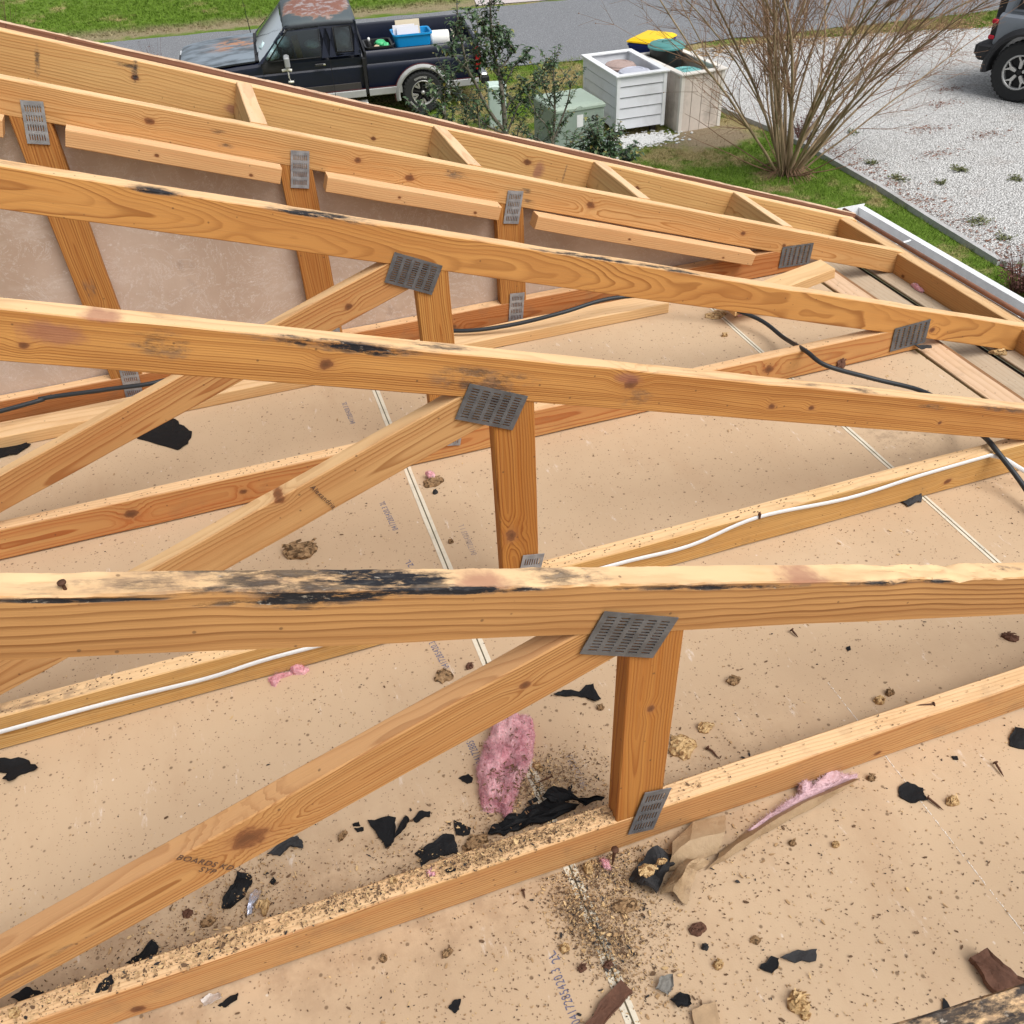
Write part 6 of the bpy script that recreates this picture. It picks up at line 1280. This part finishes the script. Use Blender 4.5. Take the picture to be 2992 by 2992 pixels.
# front grille, lights, bumper
m = MB(); m.rbox(4.0, 4.06, -.52, .52, .62, .88, .01); m.build('grille', plain('black_grille', (.03, .03, .03), .5), tk, **k_)
for s in (-1, 1):
    m = MB(); m.rbox(4.0, 4.062, s * .66 - .13, s * .66 + .13, .66, .86, .01); m.build('headlight', plain('headlight_lens', (.6, .62, .65), .1), tk, **k_)
m = MB(); m.rbox(4.0, 4.14, -.86, .86, .44, .62, .03); m.build('front_bumper', CHR, tk, **k_)
# bed
for s in (1, -1):
    m = MB()
    pr = [(.80, .40), (.85, .45), (.86, .60), (.866, .80), (.856, .86), (.838, .885), (.845, .98), (.835, 1.05), (.805, 1.085), (.76, 1.085), (.745, 1.06), (.745, .62), (.70, .60), (.70, .52)]
    m.loft([[Vector((x, y * s, z)) for y, z in pr] for x in (-1.0, -.7, -.3, 0, .3, .6, .935)])
    bd = m.build('bed_side', NAVY, tk, **k_); recalc(bd); cutcyl(bd, 0, .36, .43); smooth_by(bd, 38)
m = MB(); m.box(-.99, .93, -.74, .74, .56, .60); m.box(.90, .932, -.76, .76, .60, 1.06); m.build('bed_liner', plain('black_bed_liner', (.015, .016, .02), .55, .3, 10), tk, **k_)
for i in range(12): pass
m = MB(); m.rbox(-1.05, -.995, -.76, .76, .50, 1.06, .015); smooth_by(m.build('tailgate', NAVY, tk, **k_))
m = MB(); m.box(.933, .984, -.84, .84, .42, .98); m.build('bed_gap', RUBT, tk, **k_)
for s in (-1, 1):
    m = MB(); m.rbox(-1.055, -.965, min(.775 * s, .868 * s), max(.775 * s, .868 * s), .64, .98, .01); m.build('tail_light', plain('red_lens', (.35, .01, .015), .2), tk, **k_)
    m = MB(); m.lathe([(.30, -.09), (.33, -.10), (.352, -.07), (.358, 0), (.352, .07), (.33, .10), (.30, .09)], 40, 'y')
m = MB(); m.rbox(-1.18, -1.03, -.84, .84, .42, .56, .03); smooth_by(m.build('rear_bumper', CHR, tk, **k_))
m = MB(); m.rbox(-1.19, -1.05, .80, .89, .40, .52, .02); m.build('bumper_end', RUBT, tk, **k_)
m = MB(); m.box(-.9, 3.9, -.40, -.32, .36, .46); m.box(-.9, 3.9, .32, .40, .36, .46); m.tube([(0, -.7, .36), (0, .7, .36)], .05, 8); m.tube([(3.17, -.7, .36), (3.17, .7, .36)], .05, 8); m.build('chassis', DK, tk, **k_)
# wheels: five spoke rims with V windows, white lettered tyres
LET = plain('white_tyre_letter', (.42, .42, .40), .8, .3, 60)
def wheel(parent, x, y, z, R, W, rr, side, spokes, matr, letters=None, name='wheel', recess=.02):
    w = empty(name, (x, y, z)); w.parent = parent
    m = MB(); m.lathe([(rr * .97, -W / 2 + .02), (rr * 1.02, -W / 2), (R * .90, -W / 2 - .004), (R * .975, -W / 2 + .02), (R, -W / 4), (R, W / 4), (R * .975, W / 2 - .02), (R * .90, W / 2 + .004), (rr * 1.02, W / 2), (rr * .97, W / 2 - .02)], 144, 'y', caps=False)
    for i_, v in enumerate(m.v):   # tread blocks notched into the shoulders
        q_ = math.hypot(v[0], v[2]); kk = (i_ % 144) // 2 + (1 if v[1] > 0 else 0)
        if q_ > R * .96: f_ = 1 + (.022 if kk % 2 else -.012); m.v[i_] = (v[0] * f_, v[1], v[2] * f_)
    o = m.build('tyre', RUB, w, True, **k_); smooth_by(o, 28)
    m = MB(); yo = side * (W / 2 - .004)
    m.lathe([(rr * 1.0, yo), (rr * 1.02, yo + side * .004), (rr * .93, yo + side * .004), (rr * .90, yo - side * recess), (rr * .90, yo - side * .10)], 40, 'y', caps=False)
    recalc(m.build('rim', matr, w, True, **k_))
    m = MB(); m.lathe([(rr * .90, yo - side * .075), (rr * .89, yo - side * .070), (.01, yo - side * .070)], 32, 'y'); recalc(m.build('rim_back', RUBT, w, **k_))
    m = MB()
    for i in range(spokes[0]):
        a = 2 * math.pi * i / spokes[0] + spokes[1]; rt = Matrix.Rotation(-a, 3, 'Y')
        if spokes[2] == 'v':   # V-shaped bright pads between dark spokes
            for e in (-1, 1):
                P = [(.42, e * .03), (.90, e * .30), (.90, e * .07), (.60, e * .01)]; P = [Vector((p[0] * rr, 0, p[1] * rr)) for p in P]
                m.add([rt @ (p + Vector((0, yo - side * .012, 0))) for p in P] + [rt @ (p + Vector((0, yo - side * .05, 0))) for p in P], [(0, 1, 2, 3), (7, 6, 5, 4)] + [(j, (j + 1) % 4, (j + 1) % 4 + 4, j + 4) for j in range(4)])
        else:
            for e in (-1, 1):
                P = [(.20, 0), (.24, e * .09), (.62, e * .11), (.90, e * .30), (.92, e * .22), (.66, e * .0)]; P = [Vector((p[0] * rr, 0, p[1] * rr)) for p in P]
                m.add([rt @ (p + Vector((0, yo - side * .010, 0))) for p in P] + [rt @ (p + Vector((0, yo - side * .05, 0))) for p in P], [tuple(range(6)), tuple(range(11, 5, -1))] + [(j, (j + 1) % 6, (j + 1) % 6 + 6, j + 6) for j in range(6)])
    recalc(m.build('spokes', matr, w, **k_))
    if spokes[2] == 'v':
        m = MB()
        for i in range(spokes[0]):
            a = 2 * math.pi * (i + .5) / spokes[0] + spokes[1]; m.box(0, rr * .9, yo - side * .04 - .012, yo - side * .04 + .012, -rr * .07, rr * .07, Matrix.Rotation(-a, 3, 'Y'))
        m.build('dark_spokes', RUBT, w, **k_)
    m = MB(); m.lathe([(rr * .17, yo - side * .05), (rr * .17, yo - side * .01), (rr * .10, yo), (.001, yo + side * .002)], 20, 'y'); recalc(m.build('hub_cap', matr if spokes[2] == 'v' else RUBT, w, True, **k_))
    if letters:
        m = MB(); n = 0; rnd = random.Random(5)
        for a0, cnt in letters:
            for i in range(cnt):
                a = math.radians(a0 + i * 6.2); rt = Matrix.Rotation(-a, 3, 'Y'); ym = yo + side * .0075; q = (R * .90 + rr) / 2 + .0
                for (u0, u1, v0, v1) in ((-.018, .018, -.012, -.006), (-.018, .018, .005, .011), (-.004 + rnd.uniform(-.012, .012), .003, -.006, .005)): m.box(q + u0, q + u1, ym - .002, ym + .0025, v0, v1, rt)
        m.build('tyre_lettering', LET, w, **k_)
    return w
for x in (0, 3.17):
    for s in (1, -1): wheel(tk, x, s * .765, .35, .355, .215, .205, s, (5, math.radians(90 + 36), 'v'), ALU, letters=[(62, 8), (-60, 6), (170, 9)] if s > 0 else None)
# load in the bed
def put(o, label, cat, group=None): o.matrix_world = parent_mat(tk); return tag(o, label, cat, group)
def tub(name, label, cat, x0, x1, y0, y1, z0, z1, flare, mat, lip=.02, th=.012):
    e = empty(name, parent_mat(tk) @ Vector(((x0 + x1) / 2, (y0 + y1) / 2, z0)), label, cat, None, tk.rotation_euler[2]); A, B = (x1 - x0) / 2, (y1 - y0) / 2
    def rr(a, b, z, r=.07):
        P = []
        for cx, cy, a0 in ((a - r, b - r, 0), (-a + r, b - r, 90), (-a + r, -b + r, 180), (a - r, -b + r, 270)):
            for k in range(5): t_ = math.radians(a0 + k * 22.5); P.append(Vector((cx + r * math.cos(t_), cy + r * math.sin(t_), z)))
        return P
    h = z1 - z0; m = MB(); m.loft([rr(A - flare, B - flare, 0), rr(A, B, h - .03), rr(A + lip, B + lip, h - .03), rr(A + lip, B + lip, h), rr(A, B, h), rr(A - th, B - th, h - .01), rr(A - flare - th, B - flare - th, .012)]); o = m.build('shell', mat, e, **k_); recalc(o); smooth_by(o, 40); return e
tub('storage_tote', 'bright blue open plastic tote holding flat boards, in the truck bed', 'tote', -.28, .38, .12, .62, .80, 1.20, .05, plain('bright_blue_plastic', (.01, .27, .62), .35, .06, 10))
tub('storage_tote', 'open black plastic crate behind the cab in the truck bed', 'tote', .42, .88, .12, .72, .72, 1.08, .03, plain('black_plastic', (.012, .012, .013), .4, .1, 10))
m = MB(); m.rbox(-.30, .32, .10, .72, .60, .80, .02); put(m.build('black_case', plain('black_case', (.014, .014, .016), .5), None), 'black case under the blue tote in the truck bed', 'case')
BRD = plain('white_board', (.66, .66, .70), .7, .05, 9); BRT = plain('cream_board_edge', (.62, .54, .40), .7, .1, 9)
for i, (x0, x1, yc, zc, tl, mt, lb) in enumerate(((-.08, .30, .42, 1.15, .32, BRD, 'nearest pale grey board in the blue tote'), (-.02, .36, .36, 1.16, .26, BRD, 'second pale board in the blue tote'), (-.12, .30, .28, 1.21, .24, BRT, 'cream edged board at the back of the blue tote'))):
    m = MB(); m.rbox(x0, x1, -.010, .010, -.15, .13, .003, Matrix.Rotation(tl, 3, 'X')); m.v = [(a, b + yc, c + zc) for a, b, c in m.v]; put(m.build('flat_board', mt, None), lb, 'board', 'boards in the blue tote')
m = MB(); m.lathe([(.10, 0), (.135, .01), (.14, .04), (.14, .30), (.135, .33), (.11, .34), (.001, .34)], 28, 'z'); e_ = empty('white_bucket', parent_mat(tk) @ Vector((-.30, .22, .98)), 'round white bucket lying behind the blue tote in the truck bed', 'bucket'); o = m.build('drum', plain('white_bucket', (.74, .73, .69), .45, .05, 10), e_, True, **k_); e_.rotation_euler = (0, math.radians(90), tk.rotation_euler[2] + math.radians(175))
m = MB(); m.tube(smooth_path([(-.42, .30, .86), (-.52, .42, .82), (-.66, .36, .90), (-.72, .20, 1.02), (-.70, .05, 1.06)]), .011, 7); put(m.build('hose', plain('cream_hose', (.5, .45, .36), .5), None, True), 'thin pale hose curving in the rear of the truck bed', 'hose')
m = MB(); lump(.60, .38, 1.05, .10, .08, 2, m); lump(.52, .48, 1.04, .06, .08, 5, m); put(m.build('green_wrapper', plain('green_plastic', (.06, .45, .18), .4, .4, 20), None, True), 'crumpled green plastic in the black crate of the truck', 'wrapper')
m = MB(); lump(.68, .50, 1.03, .05, .06, 7, m); put(m.build('crumpled_paper', plain('tan_paper', (.5, .38, .26), .8), None, True), 'small tan crumpled paper in the black crate of the truck', 'paper')
e_ = empty('spray_bottle', parent_mat(tk) @ Vector((.80, .46, .92)), 'dark bottle with a white cap standing in the black crate of the truck', 'bottle'); m = MB(); m.lathe([(.035, 0), (.04, .01), (.04, .16), (.018, .20)], 16); m.build('bottle', RUBT, e_, True, **k_); m = MB(); m.lathe([(.022, .20), (.024, .25), (.015, .26), (.001, .262)], 14); m.build('cap', plain('white_cap', (.8, .8, .8), .4), e_, True, **k_)
# ------------------------------------------------------------------ grey off-roader at the right edge
jp = empty('parked_suv', (12.85, 11.98, G), 'grey boxy off road vehicle with black wheel arches at the right edge', 'car', None, math.radians(-68)); 
JG = plain('grey_car_paint', (.20, .225, .26), .3, .05, 4); JB = plain('black_textured_plastic', (.02, .021, .024), .6, .15, 30)
# local x = forward (to the right), y+ = far side; rear wheel hub at x=0
m = MB(); prj = [(0, .55), (.04, .62), (.05, .9), (.05, 1.10), (.03, 1.22), (.10, 1.28)]
def jring(x, zt=1.28): return [Vector((x, .0 + yy, z)) for yy, z in ((.02, .52), (-.03, .60), (-.04, 1.15), (-.02, 1.24), (.03, zt))] + [Vector((x, 1.75 - yy, z)) for yy, z in ((.03, zt), (-.02, 1.24), (-.04, 1.15), (-.03, .60), (.02, .52))]
m.loft([jring(-.62), jring(0), jring(1.2), jring(2.2)] + [[Vector((p.x, p.y, min(p.z, 1.22))) for p in jring(3.4)]]); jb = m.build('body', JG, jp, **k_); recalc(jb); cutcyl(jb, 0, .48, .56, -.5, 2.6); cutcyl(jb, 2.65, .48, .56, -.5, 2.6); smooth_by(jb, 38)
m = MB(); m.loft([[Vector((x, yy, z)) for yy, z in ((.06, 1.27), (.17, 1.82), (.25, 1.87), (1.50, 1.87), (1.58, 1.82), (1.69, 1.27))] for x in (-.60, -.52, 1.3, 1.75)]); jt = m.build('hard_top', JG, jp, **k_); recalc(jt); smooth_by(jt, 30)
JGL = plain('dark_window', (.01, .012, .014), .08, .1, 5)
m = MB(); m.add([(-.42, .068, 1.36), (.45, .068, 1.36), (.45, .148, 1.76), (-.36, .148, 1.76)], [(0, 1, 2, 3)]); m.add([(.55, .068, 1.36), (1.55, .068, 1.36), (1.40, .148, 1.76), (.55, .148, 1.76)], [(0, 1, 2, 3)]); m.build('side_window', JGL, jp, **k_)
m = MB(); m.tube([(-.46, .055, 1.33), (-.40, .148, 1.79), (.48, .148, 1.79), (.48, .055, 1.33), (-.46, .055, 1.33)], .015, 6); m.build('window_frame', JG, jp, True, **k_)
for cx in (0, 2.65):
    m = MB(); rg = []
    for i in range(25):
        a = math.radians(-8 + 196 * i / 24); c_, s_ = math.cos(a), math.sin(a)
        rg.append([Vector((cx + r * c_, yy, .48 + r * s_ * (1.0 if r < .6 else .97))) for r, yy in ((.54, .10), (.545, -.17), (.60, -.19), (.66, -.13), (.68, -.03))])
    m.loft(rg, closed=True)
    o = m.build('wheel_arch', JB, jp, **k_); recalc(o); smooth_by(o, 40)
m = MB(); m.rbox(-.90, -.62, -.06, 1.80, .60, .80, .05); m.rbox(-.84, -.56, -.10, .20, .55, .82, .06); smooth_by(m.build('rear_bumper', JB, jp, **k_))
m = MB(); m.rbox(-.70, -.60, -.055, .12, .88, 1.20, .03); smooth_by(m.build('tail_light', RUBT, jp, **k_))
for z in (.92, 1.16): m = MB(); m.rbox(-.715, -.61, -.065, .08, z - .035, z + .035, .02); m.build('red_lens', plain('red_lens_suv', (.45, .012, .03), .15), jp, **k_)
m = MB(); m.rbox(-.95, -.66, .55, 1.2, .75, 1.4, .05); m.build('spare_wheel_cover', JB, jp, **k_)
m = MB(); m.box(.6, 2.1, -.10, .04, .46, .54); m.build('side_step', JB, jp, **k_)
JR = plain('machined_rim', (.55, .55, .54), .3, .05, 12, metal=.6)
for x in (0, 2.65):
    for s, y in ((-1, .0), (1, 1.75)): wheel(jp, x, y, .475, .475, .28, .27, s, (5, math.radians(90), 'y'), JR, recess=.03)
# ------------------------------------------------------------------ bare multi-stem shrub
def tree_tubes():
    R = random.Random(21); trunk = MB(); crown = MB(); base = Vector((7.45, 10.55, G))
    def grow(p, d, L, r0, level, m_, n=7):
        pts = [p.copy()]; rad = [r0]; dd = d.normalized(); seg = L / n; bend = Vector((R.gauss(0, .05), R.gauss(0, .05), .035 if level < 2 else .02))
        for i in range(n):
            dd = (dd + bend + Vector((R.gauss(0, .07), R.gauss(0, .07), R.gauss(0, .03))) * (1 if level else .5)).normalized(); pts.append(pts[-1] + dd * seg); rad.append(max(.0016, r0 * (1 - (i + 1) / n * (.62 if level == 0 else .8))))
        m_.tube(pts, rad, 7 if level == 0 else 4 if level == 1 else 3, caps=False)
        return pts, rad
    for s in range(34):
        a = s * 2.399 + R.uniform(-.3, .3); tilt = math.radians(R.choice((6, 12, 18, 26, 34, 42)) + R.uniform(-3, 3)); rb = .04 + .13 * tilt
        p = base + Vector((math.cos(a) * rb, math.sin(a) * rb, -.02)); d = Vector((math.cos(a) * math.sin(tilt), math.sin(a) * math.sin(tilt), math.cos(tilt)))
        pts, rad = grow(p, d, R.uniform(3.4, 4.6) * (1 - tilt * .35), R.uniform(.014, .032) * (1.15 - tilt * .6), 0, trunk, 12)
        for j in range(R.randrange(11, 15)):
            i = R.randrange(4, 12); q = pts[i]; t_ = (pts[i] - pts[i - 1]).normalized(); o_ = Vector((R.gauss(0, 1), R.gauss(0, 1), R.gauss(.1, .4))).normalized()
            out = Vector((q.x - base.x, q.y - base.y, 0)); o_ = (o_ + out * .35).normalized()
            p2, r2 = grow(q, t_ * 1.0 + o_ * .75, R.uniform(.5, 1.5), max(.005, rad[i] * .45), 1, crown, 7)
            for k in range(R.randrange(5, 9)):
                i2 = R.randrange(1, 8); t2 = (p2[i2] - p2[i2 - 1]).normalized(); o2 = Vector((R.gauss(0, 1), R.gauss(0, 1), R.gauss(0, .6))).normalized()
                p3, _ = grow(p2[i2], t2 + o2 * .8, R.uniform(.15, .5), .0032, 2, crown, 4)
                if R.random() < .5: grow(p3[2], (p3[2] - p3[1]).normalized() + Vector((R.gauss(0, .7), R.gauss(0, .7), R.gauss(0, .4))), R.uniform(.1, .25), .0022, 3, crown, 2)
                if R.random() < .18: e = p3[-1]; crown.add([e + v * .009 for v in IV], IF)
    for s in range(9):   # low side shoots
        a = R.uniform(0, 6.28); grow(base + Vector((math.cos(a) * .12, math.sin(a) * .12, 0)), Vector((math.cos(a), math.sin(a), .35)), R.uniform(.9, 1.9), .012, 1, crown, 8)
    for s in range(60):  # dry stalks round the foot
        a = R.uniform(0, 6.28); crown.tube([base + Vector((math.cos(a) * .12, math.sin(a) * .12, .1)), base + Vector((math.cos(a) * .22, math.sin(a) * .22, .12)), base + Vector((math.cos(a) * R.uniform(.3, .5), math.sin(a) * R.uniform(.3, .5), .005))], .004, 3, caps=False)
    return trunk, crown
BKM = NT('mottled_bark', .85, .2); P_ = BKM.tc.outputs['Object']; c_ = BKM.mix(BKM.sstep(BKM.noise(BKM.mapv(P_, scale=(9, 9, 1.4)), 1, 4, .6), .35, .65), (.20, .145, .085), (.38, .28, .175)); c_ = BKM.mix(BKM.sstep(BKM.noise(P_, 2.5, 3), .55, .7, 0, .5), c_, (.15, .145, .075)); BKM = BKM.color(c_)
tt, tc_ = tree_tubes(); te = empty('bare_shrub', (7.45, 10.55, G), 'large leafless many stemmed shrub standing between the lawn and the white driveway', 'tree')
tt.build('trunk', BKM, te, True); tc_.build('crown', plain('brown_twig', (.24, .14, .085), .85, .35, 6), te)
# ------------------------------------------------------------------ leafy evergreen shrubs
def leafmat():
    t = NT('glossy_dark_leaf', .38, .5); P = t.n.new('ShaderNodeNewGeometry'); r = P.outputs['Random Per Island']
    c = t.ramp(r, [(0, (.022, .05, .02)), (.5, (.045, .085, .035)), (.85, (.08, .13, .06)), (.93, (.15, .19, .08)), (1, (.24, .19, .03))]); c = t.mix(P.outputs['Backfacing'], c, (.13, .16, .08)); return t.color(c)
LEAF = leafmat(); STM = plain('grey_stem', (.16, .14, .11), .85, .3, 12)
def leaf(m, p, d, up, L, W, droop):
    d = d.normalized(); s = d.cross(up)
    if s.length < .1: s = Vector((1, 0, 0))
    s.normalize(); n = s.cross(d).normalized(); pts = []
    for u, w in ((0, .08), (.25, .8), (.55, 1), (.8, .6), (1, .05)):
        c = p + d * L * u * (1 - .22 * droop * u) - Vector((0, 0, 1)) * droop * L * .55 * u * u; pts += [c - s * W * w * .5 + n * W * .18 * w, c, c + s * W * w * .5 + n * W * .18 * w]
    fs = []
    for i in range(4): a = 3 * i; fs += [(a, a + 1, a + 4, a + 3), (a + 1, a + 2, a + 5, a + 4)]
    m.add(pts, fs)
def leafy(name, label, stems, y, seed, dens=1.0, group='leafy evergreen shrubs beyond the gable', ls=.092):
    R = random.Random(seed); st = MB(); lf = MB(); e = None
    for pts, r0, lo in stems:
        P = smooth_path([at_y(u, v, yy) for (u, v, yy) in [(a, b, y + dy_) for a, b, dy_ in pts]], 6)
        if e is None: e = P[0].copy()
        n = len(P); st.tube(P, [r0 * (1 - .8 * i / n) + .002 for i in range(n)], 6)
        for i in range(1, n):
            seg = (P[i] - P[i - 1]); u = i / n
            for q in range(max(1, int(seg.length / .014 * dens))):
                if u < lo: continue
                p = P[i - 1].lerp(P[i], R.random()); a = R.uniform(0, 6.28); d = (seg.normalized() * R.uniform(.1, .9) + Vector((math.cos(a), math.sin(a), R.uniform(-.1, .3)))).normalized(); p = p + d * R.uniform(.0, .035)
                leaf(lf, p, d, Vector((0, 0, 1)), ls * R.uniform(.55, 1.15), ls * .42 * R.uniform(.8, 1.1), R.uniform(.3, 1.1))
            if R.random() < .55 * dens and u > lo * .6:   # side twigs with leaves
                a = R.uniform(0, 6.28); d = (seg.normalized() * .8 + Vector((math.cos(a), math.sin(a), .15))).normalized(); L = R.uniform(.12, .34); p = P[i]; q2 = p + d * L + Vector((0, 0, L * .2)); st.tube([p, p.lerp(q2, .5) + Vector((0, 0, -.01)), q2], [.005, .004, .002], 4)
                for k in range(int(L / .013)):
                    u2 = R.random(); b = R.uniform(0, 6.28); dd = (d * .5 + Vector((math.cos(b), math.sin(b), R.uniform(-.2, .4)))).normalized(); leaf(lf, p.lerp(q2, u2), dd, Vector((0, 0, 1)), ls * R.uniform(.5, 1.1), ls * .40, R.uniform(.3, 1.1))
    g = empty(name, (e.x, e.y, G), label, 'shrub', group)
    gp_ = Vector((e.x, e.y, G)); st.tube([gp_, gp_.lerp(e, .5) + Vector((.02, .01, 0)), e], [.035, .03, .025], 7)
    st.build('trunk', STM, g, True); lf.build('crown', LEAF, g, True)
W4 = lambda x, y, d=0: (1280 + x / 3.715, 100 + y / 3.715, d)
leafy('leafy_shrub', 'tall glossy leaved shrub with grey forked stems, standing before the green cabinets', [
    ([W4(735, 1250), W4(730, 1080), W4(715, 850), W4(690, 600), W4(650, 380, .1), W4(600, 200, .1), W4(580, 20, .1), W4(570, -200, .1), W4(560, -420, .1)], .032, .22),
    ([W4(730, 1060), W4(600, 900), W4(480, 700, -.1), W4(400, 520, -.1), W4(330, 400, -.2), W4(280, 200, -.2), W4(250, 40, -.2), W4(215, -160, -.2), W4(205, -330, -.2)], .022, .42),
    ([W4(728, 1075), W4(560, 1010), W4(420, 900), W4(300, 760, .1), W4(230, 640, .1), W4(150, 480, .1)], .012, .35),
    ([W4(330, 400, -.2), W4(230, 290, -.25), W4(150, 220, -.25), W4(90, 180, -.25)], .008, .2),
    ([W4(690, 600, .05), W4(760, 480), W4(840, 330), W4(920, 290)], .010, .2), ([W4(650, 380, .1), W4(740, 300, .15), W4(800, 190, .15), W4(815, 150, .15)], .010, .2),
    ([W4(600, 200, .1), W4(480, 220, 0), W4(430, 120, 0), W4(450, 40, 0)], .009, .2), ([W4(715, 850), W4(800, 720, .1), W4(900, 640, .1), W4(1000, 600, .2), W4(1060, 500, .2), W4(1120, 400, .2), W4(1160, 290, .2)], .012, .3),
    ([W4(735, 1100), W4(820, 900), W4(880, 760), W4(990, 720, .1), W4(1040, 640, .1)], .012, .2), ([W4(660, 470, .1), W4(560, 330), W4(510, 260), W4(480, 330)], .008, .2), ([W4(620, 260, .1), W4(700, 180, .1), W4(690, 90, .1)], .008, .2),
    ([W4(570, -100, .1), W4(650, -60, .1), W4(700, -30, .1)], .008, .1), ([W4(575, -20, .1), W4(510, -70, .1), W4(480, -120, .1)], .008, .1), ([W4(565, -300, .1), W4(640, -350, .1)], .008, .1)], 9.6, 1, .72)
leafy('leafy_shrub', 'leafy shrub right of the forked one, rising in front of the large green cabinet', [
    ([W4(1240, 1350), W4(1250, 1100), W4(1265, 900), W4(1265, 700), W4(1260, 560), W4(1250, 380), W4(1250, 340)], .016, .1), ([W4(1250, 1150), W4(1330, 950), W4(1400, 760), W4(1430, 620), W4(1440, 520)], .012, .1),
    ([W4(1245, 1200), W4(1180, 1000), W4(1090, 900), W4(1020, 780), W4(980, 650)], .010, .1), ([W4(1270, 1250), W4(1400, 1230), W4(1500, 1120), W4(1580, 1060), W4(1640, 1010)], .009, .05), ([W4(1240, 1300), W4(1100, 1150), W4(960, 1080), W4(860, 1050)], .010, .05),
    ([W4(1240, 1330), W4(1330, 1260), W4(1400, 1250)], .010, 0), ([W4(1260, 800), W4(1200, 700), W4(1150, 560), W4(1130, 440)], .008, .1)], 9.2, 2, .6, ls=.07)
leafy('leafy_shrub', 'leafy shrub at the left of the forked one, overlapping the rear wheel of the truck', [
    ([W4(60, 1250), W4(70, 1000), W4(75, 800), W4(70, 650), W4(90, 520), W4(150, 440)], .014, .1), ([W4(75, 900), W4(20, 740), W4(0, 600, .1)], .009, .1), ([W4(70, 1100), W4(-40, 1000), W4(-90, 880)], .009, .1), ([W4(70, 1150), W4(150, 1000), W4(140, 940)], .009, .1)], 9.3, 3, .7)
leafy('leafy_shrub', 'low leafy shoots along the rafter, left of the forked shrub foot', [
    ([W4(300, 1300), W4(290, 1100), W4(280, 990), W4(300, 960)], .01, .1), ([W4(480, 1300), W4(500, 1050), W4(520, 900)], .01, .1), ([W4(480, 1250), W4(450, 1000), W4(430, 800), W4(440, 740)], .01, .1), ([W4(620, 1350), W4(640, 1150), W4(600, 980)], .01, .0), ([W4(840, 1350), W4(860, 1100), W4(900, 960)], .01, 0), ([W4(980, 1350), W4(1000, 1250), W4(1100, 1180)], .01, 0)], 9.4, 4, .5, ls=.075)
leafy('leafy_shrub', 'small leafy sprig before the foot of the large green cabinet', [([W4(1700, 1450), W4(1680, 1300), W4(1700, 1180), W4(1730, 1140)], .010, 0), ([W4(1690, 1350), W4(1620, 1270), W4(1620, 1230)], .008, 0), ([W4(1700, 1350), W4(1780, 1280), W4(1790, 1250)], .008, 0)], 8.9, 5, 1.3)
leafy('leafy_shrub', 'small leafy sprig right of the cabinet pad, above the rafter', [([W4(1880, 1480), W4(1890, 1370), W4(1900, 1300)], .010, 0), ([W4(1890, 1420), W4(1830, 1360), W4(1820, 1330)], .008, 0), ([W4(1960, 1480), W4(2010, 1400), W4(2060, 1360)], .008, 0)], 8.8, 6, 1.2)
